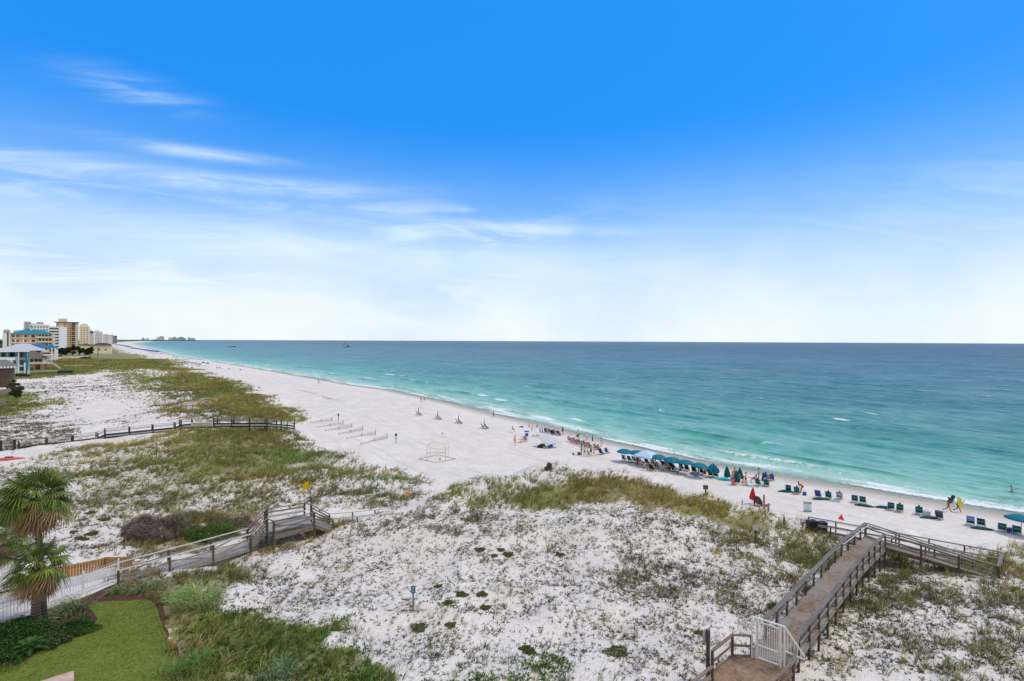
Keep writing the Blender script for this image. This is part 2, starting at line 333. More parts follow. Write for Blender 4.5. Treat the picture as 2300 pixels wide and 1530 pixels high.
sand = t.mix(t.m('MULTIPLY', t.m('MULTIPLY', t.ss(nC, 0.53, 0.66), 0.62), rake), sand, (0.26, 0.235, 0.215))
sand = t.mix(t.m('MULTIPLY', t.m('MULTIPLY', t.ss(t.noise(geo, 2.6, 5, 0.7), 0.50, 0.68), 0.30), t.m('SUBTRACT', 1.0, rake)), sand, (0.50, 0.475, 0.46))
# beach tracks: long marks drawn along the shore
al_ = attr(t, 'along')[0]; ds_ = attr(t, 'inland')[0]
tv = t.comb(t.m('MULTIPLY', al_, 0.05), t.m('MULTIPLY', ds_, 1.1), 0.0)
tr = t.noise(tv, 1.0, 4, 0.6, 0.2)
sand = t.mix(t.m('MULTIPLY', t.m('MULTIPLY', t.ss(tr, 0.54, 0.66), 0.28), t.m('SUBTRACT', 1.0, rake)), sand, (0.40, 0.375, 0.355))
lcol = t.mix(t.ss(nB, 0.35, 0.65), (0.18, 0.16, 0.075), (0.29, 0.24, 0.155))
lcol = t.mix(t.ss(nA, 0.4, 0.6), lcol, (0.20, 0.21, 0.06))
fine = t.m('ADD', t.m('MULTIPLY', nB, 0.6), t.m('MULTIPLY', nC, 0.4))
lm_ = t.ss(t.m('ADD', t.m('MULTIPLY', lit, 0.62), fine), 0.80, 0.98)
colr = t.mix(lm_, sand, lcol)
colr = t.mix(t.m('MULTIPLY', wet, 0.85), colr, (0.37, 0.33, 0.28))
t.put(b.inputs['Base Color'], colr); b.inputs['Roughness'].default_value = 0.95; b.inputs['Specular IOR Level'].default_value = 0.15
bp = t.node('ShaderNodeBump'); bp.inputs['Strength'].default_value = 0.9; bp.inputs['Distance'].default_value = 0.14
hh = t.m('ADD', t.noise(geo, 2.2, 4, 0.6), t.m('MULTIPLY', t.noise(geo, 9.0, 3, 0.6), 0.5)); t.put(bp.inputs['Height'], hh)
t.l.new(bp.outputs[0], b.inputs['Normal'])
def grid_mesh(name, X, Y, Z, keep, mat, attrs):
    nr, ntt = X.shape
    idx = np.arange(nr * ntt).reshape(nr, ntt)
    q = np.stack([idx[:-1, :-1], idx[:-1, 1:], idx[1:, 1:], idx[1:, :-1]], -1)
    kf = keep[:-1, :-1] & keep[:-1, 1:] & keep[1:, 1:] & keep[1:, :-1]
    F = q[kf].reshape(-1, 4)[:, ::-1]
    used = np.unique(F); mp = np.full(nr * ntt, -1, np.int64); mp[used] = np.arange(len(used))
    V = np.stack([X.ravel(), Y.ravel(), Z.ravel()], 1)[used]
    return fast_mesh(name, V, mp[F], mat, {k: v.ravel()[used] for k, v in attrs.items()}, smooth=True)
rr_ = np.hypot(GX, GY)
wetv = np.clip(1 - (-GD) / (4.5 + 2.5 * fbm(GA / 18, GD / 50, 3, 44)), 0, 1)
dune_ = np.clip((GZ - beach(-GD) - 0.25) / 0.6, 0, 1)
keep = (GD < 60) & ((rr_ < 3500) | (GD < 40))
link('ground', grid_mesh('ground', GX, GY, np.where(rr_ > 3000, np.minimum(GZ, 3.0), GZ), keep, m_sand,
     dict(litter=F_['litter'], wet=wetv, grass=F_['grass'], dune=dune_, along=GA, inland=-GD)))['kind'] = 'structure'
# ------------------------------------------------------------------ the sea
RS = np.concatenate([np.exp(np.arange(math.log(34), math.log(2600), 0.0055)), np.exp(np.arange(math.log(2600), math.log(16000), 0.03)), [16000]])
SX = np.outer(RS, np.sin(TH)); SY = np.outer(RS, np.cos(TH))
SD, SA = shore_d(SX.ravel(), SY.ravel()); SD = SD.reshape(SX.shape); SA = SA.reshape(SX.shape)
ph = (SD + 5.0 * (fbm(SA / 38, SD / 50, 2, 61) - 0.5) * 2) / 13.0
fr = ph - np.floor(ph); crest = np.exp(-((fr - 0.5) / np.where(fr > 0.5, 0.16, 0.09)) ** 2)
rowid = np.floor(ph)
msk = np.clip((vnoise(SA / 26.0 + rowid * 7.31, rowid * 3.7 + 0.5, 71) - 0.40) / 0.3, 0, 1)
env = np.exp(-((SD - 20) / 22.0) ** 2) * np.clip(SD / 6, 0, 1)
wave = crest * msk * env
far = np.clip(SD / 60, 0, 1) * np.exp(-rr_[0, 0] * 0)
RA_ = -0.62 * SX + 0.78 * SY; RB_ = 0.78 * SX + 0.62 * SY
swell = (fbm(RA_ / 16, RB_ / 5.5, 4, 81) - 0.5) * 0.85 * np.clip(SD / 25, 0.08, 1) * np.clip(1 - (np.hypot(SX, SY) - 300) / 500, 0, 1)
rs3 = np.hypot(SX, SY)
swell = swell + (fbm(RA_ / 45, RB_ / 17, 4, 87) - 0.5) * 1.3 * np.clip((rs3 - 120) / 350, 0, 1) * np.clip(SD / 80, 0, 1) + (fbm(RA_ / 140, RB_ / 55, 3, 89) - 0.5) * 2.2 * np.clip((rs3 - 500) / 900, 0, 1) * np.clip(SD / 150, 0, 1)
SZ = 0.62 * wave + swell * 1.0 + 0.02
brk = np.clip((vnoise(SA / 4.5 + rowid * 5.1, rowid * 2.2, 91) - 0.60) / 0.12, 0, 1)
foam = brk * np.clip((wave - 0.25) / 0.3, 0, 1) * np.where(fr < 0.56, 1, 0)
trail = brk * msk * env * np.clip(1 - np.abs(fr - 0.25) / 0.28, 0, 1) * 0.55
edge = 1.5 + 2.2 * (fbm(SA / 14, SA / 90, 3, 101))
swash = np.exp(-((SD - edge) / 1.1) ** 2) * np.clip(0.25 + 1.5 * (vnoise(SA / 11, SA * 0 + 8.1, 141) - 0.25), 0.12, 0.9)
wash2 = np.exp(-((SD - 6 - 5 * fbm(SA / 20, SA / 50, 2, 111)) / 2.2) ** 2) * np.clip((vnoise(SA / 17, SA * 0 + 3.3, 121) - 0.35) / 0.3, 0, 1)
wc = np.clip((vnoise(SA / 5.0, SD / 2.2, 131) - 0.955) / 0.03, 0, 1) * np.clip(SD / 40, 0, 1) * np.clip(1 - SD / 500, 0, 1)
wash3 = 0.74 * np.exp(-((SD - 5.0) / 4.5) ** 2) * np.clip(0.3 + 1.4 * (fbm(SA / 7, SD / 1.6, 3, 151) - 0.3), 0, 1)
def capsule(x0, y0, x1, y1, w):
    a = atz(x0, y0, 0); b_ = atz(x1, y1, 0); ex, ey = b_.x - a.x, b_.y - a.y; L2 = ex * ex + ey * ey
    t_ = np.clip(((SX - a.x) * ex + (SY - a.y) * ey) / L2, -0.3, 1.3); side = ((SX - a.x) * ey - (SY - a.y) * ex) / math.sqrt(L2)
    side = side + 0.8 * (fbm(SX / 6, SY / 6, 2, 171) - 0.5) * 2
    end = np.clip(1 - np.abs(t_ - 0.5) / 0.62, 0, 1)
    q = np.hypot(SX - a.x - t_ * ex, SY - a.y - t_ * ey)
    return np.exp(-(side / w) ** 2) * np.sqrt(end) * (q < w * 4), side
foamx = np.zeros(SX.shape); wavex = np.zeros(SX.shape)
for (x0, y0, x1, y1, w_, f_, h_) in [(1876,941,1906,947,1.1,1.0,.5),(1840,935,1940,951,1.6,0,.45),(1935,927,1968,934,.9,.9,.4),(1910,923,2000,938,1.4,0,.35),(1074,888,1100,892,1.6,1.0,.4),(1110,897,1136,902,1.5,1.0,.4),(1060,884,1160,905,1.8,0,.35),(1196,934,1245,946,1.7,1.0,.3),(1280,940,1315,950,1.3,.95,.4),(1300,945,1360,962,1.5,0,.4),
    (1040,880,1052,883,1.5,.9,.3),(862,840,890,844,2.4,.9,.3),(805,848,860,856,2.2,.7,.2),(1180,868,1192,870,1.6,.8,.3),(2212,888,2226,890,1.8,.8,.3),(1690,1012,2110,1088,1.5,0,.62),(1510,985,1640,1005,1.6,0,.45),(1520,930,1600,942,1.8,0,.4),(1360,900,1460,915,2,0,.35),(1740,1050,1830,1068,1.0,.55,.25),(1560,1060,1610,1068,1.0,.5,.1),(1700,975,1790,985,1.6,0,.3),(2000,990,2080,1000,1.4,0,.3),(2100,900,2180,908,2.2,0,.4)]:
    c_, sd2 = capsule(x0, y0, x1, y1, w_); foamx = np.maximum(foamx, f_ * c_); wavex = np.maximum(wavex, h_ * c_)
SZ = SZ + wavex * 0.9; wave = np.maximum(wave * 0.6, wavex * 1.5)
foam = np.clip(foam * 0.55, 0, 1)
foam = np.clip(np.maximum.reduce([foamx, foam, trail * 0.5, swash, wash2 * 0.45, wash3, wc * 0.8]), 0, 1)
m_sea, t, b = newmat('sea_water')
geo = t.node('ShaderNodeNewGeometry').outputs['Position']
sd_s = attr(t, 'offshore')[0]; fm = attr(t, 'foam')[0]; wv = attr(t, 'wave')[0]; sal = attr(t, 'along')[0]
lg = t.m('DIVIDE', t.m('LOGARITHM', t.m('ADD', t.m('MAXIMUM', sd_s, 0.0), 1.0), 10.0), 4.2)
pn = t.m('MULTIPLY', t.m('SUBTRACT', t.noise(t.comb(t.m('MULTIPLY', sal, 0.012), t.m('MULTIPLY', sd_s, 0.03), 0.0), 1.0, 4, 0.6), 0.5), 0.13)
wcol = t.ramp(t.m('ADD', lg, pn), [(0.0, (0.44, 0.57, 0.47)), (0.19, (0.34, 0.55, 0.44)), (0.30, (0.14, 0.41, 0.32)), (0.39, (0.048, 0.28, 0.245)), (0.49, (0.026, 0.19, 0.21)), (0.60, (0.018, 0.12, 0.18)), (0.75, (0.018, 0.070, 0.140)), (1.0, (0.022, 0.055, 0.120))])
wcol = t.mix(t.m('MULTIPLY', t.ss(wv, 0.1, 0.8), 0.75), wcol, (0.015, 0.22, 0.16))
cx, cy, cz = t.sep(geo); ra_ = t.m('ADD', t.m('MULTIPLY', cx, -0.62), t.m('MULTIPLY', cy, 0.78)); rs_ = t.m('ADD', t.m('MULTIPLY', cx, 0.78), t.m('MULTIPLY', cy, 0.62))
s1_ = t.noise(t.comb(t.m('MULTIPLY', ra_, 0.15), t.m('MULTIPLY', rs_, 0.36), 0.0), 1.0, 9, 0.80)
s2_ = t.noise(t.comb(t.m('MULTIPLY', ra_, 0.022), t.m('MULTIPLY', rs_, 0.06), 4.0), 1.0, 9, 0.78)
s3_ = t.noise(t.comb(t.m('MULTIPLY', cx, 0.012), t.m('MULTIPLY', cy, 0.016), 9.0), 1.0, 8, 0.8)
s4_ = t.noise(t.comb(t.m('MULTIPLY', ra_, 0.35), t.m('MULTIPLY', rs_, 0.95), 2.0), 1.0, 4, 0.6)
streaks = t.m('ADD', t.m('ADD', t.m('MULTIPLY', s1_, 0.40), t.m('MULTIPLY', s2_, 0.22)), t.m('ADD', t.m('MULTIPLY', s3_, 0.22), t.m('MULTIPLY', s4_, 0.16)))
wcol = t.mix(t.m('MULTIPLY', t.ss(streaks, 0.49, 0.575), 0.55), wcol, t.mix(0.5, wcol, (0.45, 0.62, 0.64)))  # bright reflections of the chop, painted into the water colour
wcol = t.mix(t.m('MULTIPLY', t.ss(streaks, 0.515, 0.435), 0.85), wcol, t.mix(0.6, wcol, (0.0, 0.06, 0.09)))  # dark shading of the wave facets, painted in likewise
fn = t.noise(geo, 1.6, 6, 0.75); 
fmask = t.ss(t.m('ADD', fm, t.m('MULTIPLY', t.m('SUBTRACT', fn, 0.5), 1.9)), 0.36, 0.66)
fcol = t.mix(t.m('MULTIPLY', fmask, 0.9), wcol, (0.74, 0.78, 0.79))
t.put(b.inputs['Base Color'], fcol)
t.put(b.inputs['Roughness'], t.m('ADD', 0.30, t.m('MULTIPLY', fmask, 0.5)))
b.inputs['IOR'].default_value = 1.33; t.put(b.inputs['Specular IOR Level'], t.ss(sd_s, 20.0, 900.0, 0.22, 0.06))
alpha = t.ss(t.m('ADD', sd_s, t.m('MULTIPLY', t.m('SUBTRACT', fn, 0.5), 2.0)), -0.4, 5.0, 0.10, 1.0)
alpha = t.m('MAXIMUM', alpha, t.m('MULTIPLY', fmask, t.ss(sd_s, -1.5, 0.8)))
t.put(b.inputs['Alpha'], alpha)
bp = t.node('ShaderNodeBump'); bp.inputs['Strength'].default_value = 0.9
bd = t.ss(sd_s, 2.0, 80.0, 0.05, 1.0); t.put(bp.inputs['Distance'], bd)
wvv = t.comb(t.m('MULTIPLY', ra_, 0.22), t.m('MULTIPLY', rs_, 0.5), 0.0)
hh = t.m('ADD', t.noise(wvv, 1.0, 6, 0.62), t.m('MULTIPLY', t.noise(geo, 1.7, 4, 0.6), 0.30)); t.put(bp.inputs['Height'], hh)
t.l.new(bp.outputs[0], b.inputs['Normal'])
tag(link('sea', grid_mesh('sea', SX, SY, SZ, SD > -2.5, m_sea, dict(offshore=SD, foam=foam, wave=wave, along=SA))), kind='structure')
# ------------------------------------------------------------------ vegetation that nobody could count
rng = np.random.default_rng(11)
AREA = (RR[:, None] * np.gradient(RR)[:, None] * (TH[1] - TH[0])) * np.ones_like(GX)
def lod(r, r0, p=1.0): return np.minimum(1.0, (r0 / r) ** p)
def scatter(dens, rmax, r0, p=1.2):
    """Poisson points on the ground; dens per square metre"""
    ok = (rr_ < rmax) & (rr_ > 14) & (GD < -13)
    lamb = dens * AREA * lod(rr_, r0, p) * ok
    n = rng.poisson(np.clip(lamb, 0, 60)); i, j = np.nonzero(n); c = n[i, j]
    i = np.repeat(i, c); j = np.repeat(j, c)
    i = np.clip(i, 1, nR - 2); j = np.clip(j, 1, nT - 2)
    fi = rng.random(len(i)); fj = rng.random(len(i))
    def bl(A):
        return (A[i, j] * (1 - fi) + A[i + 1, j] * fi) * (1 - fj) + (A[i, j + 1] * (1 - fi) + A[i + 1, j + 1] * fi) * fj
    return np.stack([bl(GX), bl(GY), bl(GZ)], 1)
mv, tv_, bv = newmat('leaf_tint'); bv.inputs['Roughness'].default_value = 0.8; bv.inputs['Specular IOR Level'].default_value = 0.2
tv_.put(bv.inputs['Base Color'], attr(tv_, 'tint')[1])
def palette(n, cols, w):
    cols = np.array(cols); w = np.array(w, float); k = rng.choice(len(cols), n, p=w / w.sum())
    return cols[k] * (0.75 + 0.5 * rng.random((n, 1)))
def blades(name, P, nb, ln, wd, tilt, cols, w, lean=(0, 0), bend=0.35, segs=2, rad=0.06, kind='stuff', label=None, cat=None, tipc=1.15, parent=None):
    """P tuft bases; nb blades per tuft; ln/wd/tilt = (lo, hi) of length, width, angle from vertical"""
    n = len(P) * nb; base = np.repeat(P, nb, 0)
    sc = np.repeat(0.65 + 0.7 * rng.random(len(P)), nb)
    r = np.hypot(base[:, 0], base[:, 1])
    a = rng.random(n) * 2 * math.pi; tl = tilt[0] + (tilt[1] - tilt[0]) * rng.random(n)
    L = (ln[0] + (ln[1] - ln[0]) * rng.random(n)) * sc; Wd = (wd[0] + (wd[1] - wd[0]) * rng.random(n)) + r * 0.00028
    d = np.stack([np.cos(a) * np.sin(tl) + lean[0], np.sin(a) * np.sin(tl) + lean[1], np.cos(tl)], 1); d /= np.linalg.norm(d, axis=1)[:, None]
    base = base + np.stack([np.cos(a) * rad * sc, np.sin(a) * rad * sc, np.zeros(n) - 0.01], 1) * rng.random((n, 1))
    s = np.stack([-d[:, 1], d[:, 0], np.zeros(n)], 1); ph_ = rng.random(n) * 6.28
    s = np.stack([np.cos(ph_), np.sin(ph_), np.zeros(n)], 1)
    s -= (s * d).sum(1)[:, None] * d; s /= (np.linalg.norm(s, axis=1)[:, None] + 1e-9)
    tc_ = np.repeat(palette(len(P), cols, w), nb, 0) * (0.8 + 0.4 * rng.random((n, 1)))
    pt = fbm(base[:, 0] / 9 + 3, base[:, 1] / 9, 3, 401); pu = fbm(base[:, 0] / 14 + 7, base[:, 1] / 14, 3, 409) - 0.5
    tc_ = tc_ * (0.62 + 0.9 * pt)[:, None] * np.stack([1 + 0.9 * pu, np.ones(n), 1 + 0.3 * pu], 1)
    if segs == 1:
        V = np.stack([base - s * Wd[:, None] / 2, base + s * Wd[:, None] / 2, base + d * L[:, None]], 1).reshape(-1, 3)
        F = np.arange(3 * n).reshape(-1, 3); C = np.repeat(tc_, 3, 0)
    else:
        mid = base + d * (L * 0.55)[:, None]
        d2 = d * 1.0; d2[:, 2] -= bend; hv = np.linalg.norm(d2, axis=1)[:, None]; d2 = d2 / hv
        d2[:, 0] += lean[0] * 0.8; d2[:, 1] += lean[1] * 0.8
        tip = mid + d2 * (L * 0.5)[:, None]
        w1 = s * Wd[:, None] / 2; w2 = w1 * 0.75
        V = np.stack([base - w1, base + w1, mid + w2, mid - w2, tip], 1).reshape(-1, 3)
        o = np.arange(n)[:, None] * 5
        F = np.concatenate([o + [[0, 1, 2]], o + [[0, 2, 3]], o + [[3, 2, 4]]], 0)
        C = np.stack([tc_ * 0.9, tc_ * 0.9, tc_, tc_, tc_ * tipc], 1).reshape(-1, 3)
    me = fast_mesh(name, V, F, mv, colors=np.clip(C, 0, 1))
    ob = link(name, me, parent=parent)
    if kind: tag(ob, label, cat, kind=kind)
    return ob
GR = [(0.23, 0.235, 0.06), (0.31, 0.29, 0.10), (0.15, 0.185, 0.045), (0.46, 0.41, 0.21)]
cl1 = np.clip((fbm(GX / 1.7, GY / 1.7, 3, 201) - 0.36) / 0.22, 0, 1); cl2 = np.clip((fbm(GX / 4.5, GY / 4.5, 3, 207) - 0.38) / 0.2, 0, 1)
cl3 = np.clip((fbm(GX / 0.9, GY / 0.9, 3, 213) - 0.42) / 0.2, 0, 1)
far3 = np.clip(rr_ / 90, 0, 1)
g = F_['grass']
P = scatter(g * (2.2 + 15 * cl1 * (0.35 + 0.65 * cl2)), 95, 50, 1.0)
blades('dune_grass', P, 11, (0.25, 0.70), (0.010, 0.022), (0.05, 0.75), GR, (4, 3, 3, 1.4), lean=(0.25, 0.05), rad=0.10,
       label='olive and straw coloured sea oats and grass covering the dune ridges', cat='grass')
P = scatter(g * (2.5 + 11 * cl1), 480, 95, 1.15); P = P[np.hypot(P[:, 0], P[:, 1]) > 90]
blades('far_dune_grass', P, 8, (0.35, 0.80), (0.02, 0.04), (0.1, 0.9), GR, (4, 3, 3, 1), lean=(0.2, 0), rad=0.25, segs=1,
       label='olive grass thickly covering the distant dunes in front of the houses', cat='grass')
# tall flowering stalks on the crests
P = scatter(g * 0.5 + 0.05 * F_['sprig'] * (F_['litter'] < 0.2), 120, 60, 1.0)
blades('sea_oat_stalks', P, 2, (0.8, 1.4), (0.008, 0.014), (0.02, 0.25), [(0.42, 0.35, 0.19), (0.30, 0.28, 0.12)], (1, 1), lean=(0.35, 0.1), rad=0.05, bend=0.5,
       label='tall pale sea oat stalks leaning in the wind along the dune crest', cat='grass')
s = F_['scrub']
P = scatter(s * (1.8 + 18 * cl1 * cl2), 300, 45, 1.0)
blades('dune_scrub', P, 10, (0.12, 0.42), (0.010, 0.022), (0.2, 1.3), [(0.17, 0.13, 0.10), (0.10, 0.08, 0.07), (0.23, 0.19, 0.13), (0.11, 0.12, 0.05)], (4, 3, 2, 2), lean=(0.1, 0), rad=0.14,
       label='brown and grey twiggy scrub in patches on the white dune sand', cat='scrub')
s = F_['sprig']
P = scatter(s * (3.6 + 20 * cl3 * (0.35 + 0.65 * cl1)), 190, 42, 0.9)
blades('dune_sprigs', P, 8, (0.04, 0.15), (0.022, 0.055), (0.4, 1.35), [(0.065, 0.088, 0.032), (0.11, 0.145, 0.045), (0.06, 0.06, 0.042), (0.16, 0.13, 0.10)], (4, 3, 2.2, 2.2), rad=0.07, segs=1, tipc=1.0,
       label='small dark green dune sprigs dotted over the white sand', cat='ground plants')
P = scatter(s * (0.7 + 4.0 * cl3), 80, 42, 1.0)
blades('dune_runners', P, 3, (0.15, 0.55), (0.008, 0.016), (1.25, 1.5), [(0.11, 0.085, 0.06), (0.06, 0.05, 0.04)], (1, 1), rad=0.05, bend=0.05,
       label='thin brown runners and fallen stems lying over the foreground sand', cat='ground plants')
P = scatter(s * (0.5 + 2.6 * cl2 * cl3), 80, 42, 1.0)
blades('dry_tufts', P, 12, (0.10, 0.32), (0.007, 0.014), (0.1, 0.9), [(0.20, 0.135, 0.085), (0.14, 0.10, 0.07), (0.27, 0.22, 0.13)], (3, 3, 2), rad=0.06, lean=(0.1, 0),
       label='dry reddish brown grass tufts scattered over the foreground dune', cat='grass')
cv = F_['cover']
P = scatter(cv * (22 + 30 * cl3), 60, 40, 1.0)
blades('ground_creeper', P, 7, (0.06, 0.20), (0.045, 0.09), (0.3, 1.45), [(0.07, 0.16, 0.022), (0.11, 0.24, 0.035), (0.045, 0.10, 0.018), (0.17, 0.25, 0.05), (0.15, 0.12, 0.06)], (4, 3, 3, 1, 0.6), rad=0.12, segs=1, tipc=1.0,
       label='bright green creeping plants covering the sand beside the lawn', cat='ground cover')
P = scatter(cv * (1.5 + 3 * cl2), 60, 40, 1.0)
blades('creeper_grass', P, 14, (0.25, 0.60), (0.010, 0.020), (0.1, 0.8), [(0.10, 0.17, 0.05), (0.19, 0.24, 0.10), (0.07, 0.13, 0.03)], (1, 1, 1), rad=0.12, lean=(0.1, -0.1),
       label='green grass tufts growing up through the creeping plants', cat='grass')
# ------------------------------------------------------------------ lawn, mulch bed, paths near the building
def sheet(name, pts, z, m, kind='structure', step=None, smooth=True):
    P = [atz(a, b, z) for a, b in pts]
    if smooth:
        Q = []; n = len(P)
        for i in range(n):
            p0, p1, p2, p3 = P[i-1], P[i], P[(i+1) % n], P[(i+2) % n]
            for k in range(6):
                u = k / 6; Q.append(0.5 * ((2*p1) + (p2-p0)*u + (2*p0-5*p1+4*p2-p3)*u*u + (3*p1-p0-3*p2+p3)*u**3))
        P = Q
    bm = bmesh.new(); f = bm.faces.new([bm.verts.new(p) for p in P]); bmesh.ops.triangulate(bm, faces=[f])
    bmesh.ops.recalc_face_normals(bm, faces=bm.faces)
    if sum(f.normal.z for f in bm.faces) < 0: bmesh.ops.reverse_faces(bm, faces=bm.faces)
    me = bpy.data.meshes.new(name); bm.to_mesh(me); bm.free(); me.materials.append(m)
    o = link(name, me)
    if kind: o['kind'] = kind
    return o, P
m_lawn, t, b = newmat('lawn_turf'); geo = t.node('ShaderNodeNewGeometry').outputs['Position']
n1_ = t.noise(geo, 0.5, 4, 0.6); n2_ = t.noise(geo, 9.0, 5, 0.75); n3_ = t.noise(geo, 28.0, 3, 0.7)
lc = t.mix(t.ss(n1_, 0.35, 0.65), (0.125, 0.20, 0.032), (0.175, 0.235, 0.045))
lc = t.mix(t.ss(t.noise(geo, 0.9, 5, 0.7), 0.50, 0.72, 0.0, 0.6), lc, (0.23, 0.21, 0.075))
lc = t.mix(t.ss(n2_, 0.42, 0.66, 0.0, 0.7), lc, (0.06, 0.10, 0.018)); lc = t.mix(t.ss(n3_, 0.45, 0.70, 0.0, 0.45), lc, (0.19, 0.17, 0.05))
t.put(b.inputs['Base Color'], lc); b.inputs['Roughness'].default_value = 0.9; b.inputs['Specular IOR Level'].default_value = 0.15
bp = t.node('ShaderNodeBump'); bp.inputs['Distance'].default_value = 0.04; bp.inputs['Strength'].default_value = 0.8; t.put(bp.inputs['Height'], t.m('ADD', n2_, n3_)); t.l.new(bp.outputs[0], b.inputs['Normal'])
m_mulch, t, b = newmat('mulch'); geo = t.node('ShaderNodeNewGeometry').outputs['Position']
n1_ = t.noise(geo, 22.0, 4, 0.8); mc = t.ramp(n1_, [(0.3, (0.022, 0.010, 0.008)), (0.5, (0.085, 0.030, 0.020)), (0.68, (0.19, 0.075, 0.05))])
t.put(b.inputs['Base Color'], mc); b.inputs['Roughness'].default_value = 0.9
bp = t.node('ShaderNodeBump'); bp.inputs['Distance'].default_value = 0.05; t.put(bp.inputs['Height'], n1_); t.l.new(bp.outputs[0], b.inputs['Normal'])
m_path, t, b = newmat('path_pavers'); geo = t.node('ShaderNodeNewGeometry').outputs['Position']
br = t.node('ShaderNodeTexBrick'); t.put(br.inputs['Vector'], geo); br.inputs['Scale'].default_value = 2.4
br.inputs['Color1'].default_value = (0.42, 0.42, 0.42, 1); br.inputs['Color2'].default_value = (0.50, 0.49, 0.48, 1); br.inputs['Mortar'].default_value = (0.25, 0.24, 0.23, 1); br.inputs['Mortar Size'].default_value = 0.015
pc = t.mix(t.ss(t.noise(geo, 3.0, 4, 0.6), 0.35, 0.7, 0.0, 0.4), br.outputs[0], (0.58, 0.56, 0.54)); t.put(b.inputs['Base Color'], pc); b.inputs['Roughness'].default_value = 0.9
m_patio, t, b = newmat('patio'); geo = t.node('ShaderNodeNewGeometry').outputs['Position']
t.put(b.inputs['Base Color'], t.ramp(t.noise(geo, 2.5, 5, 0.65), [(0.35, (0.40, 0.27, 0.23)), (0.65, (0.55, 0.42, 0.36))])); b.inputs['Roughness'].default_value = 0.8
lawn_pts = [(-300,1500),(0,1497),(60,1480),(130,1440),(190,1412),(216,1395),(214,1380),(200,1362),(230,1352),(280,1350),(330,1348),(350,1362),(362,1400),(380,1440),(396,1480),(410,1560),(415,1800),(-300,1800)]
sheet('lawn', lawn_pts, 5.035, m_lawn)
sheet('mulch_bed', [(-300,1425),(-100,1410),(0,1399),(78,1378),(110,1366),(180,1345),(262,1310),(300,1302),(345,1320),(364,1352),(375,1400),(394,1440),(410,1500),(420,1600),(425,1800),(-300,1800)], 5.015, m_mulch)
sheet('garden_path', [(-300,1410),(-40,1378),(60,1350),(110,1330),(160,1318),(262,1290),(262,1274),(150,1298),(95,1310),(40,1324),(-40,1345),(-300,1390)], 5.02, m_path, smooth=False)
po, _ = sheet('patio', [(90,1530),(166,1506),(166,1530),(167,1620),(-100,1620),(-100,1590)], 5.10, m_patio, smooth=False)
bm = bmesh.new(); bm.from_mesh(po.data); r_ = bmesh.ops.extrude_face_region(bm, geom=list(bm.faces)); bmesh.ops.translate(bm, verts=[v for v in r_['geom'] if isinstance(v, bmesh.types.BMVert)], vec=(0, 0, -0.08)); bm.to_mesh(po.data); bm.free()
# clipped turf blades
pp = []
LW = [atz(a, b, 5.0) for a, b in lawn_pts]
q = rng.random((90000, 2)); q = np.stack([-33 + 19 * q[:, 0], 14 + 16 * q[:, 1]], 1)
q = q[poly_sd(q[:, 0], q[:, 1], LW) > 0.03]
blades('lawn_grass', np.column_stack([q, np.full(len(q), 5.03)]), 4, (0.02, 0.06), (0.008, 0.016), (0.2, 1.0), [(0.125, 0.20, 0.033), (0.18, 0.24, 0.045), (0.09, 0.155, 0.025), (0.26, 0.24, 0.085)], (3, 3, 2, 1), rad=0.04, segs=1,
       label='short mown green turf of the lawn at the lower left', cat='grass')
print('TRIS', sum(len(o.data.polygons) for o in COL.objects if o.type == 'MESH'))
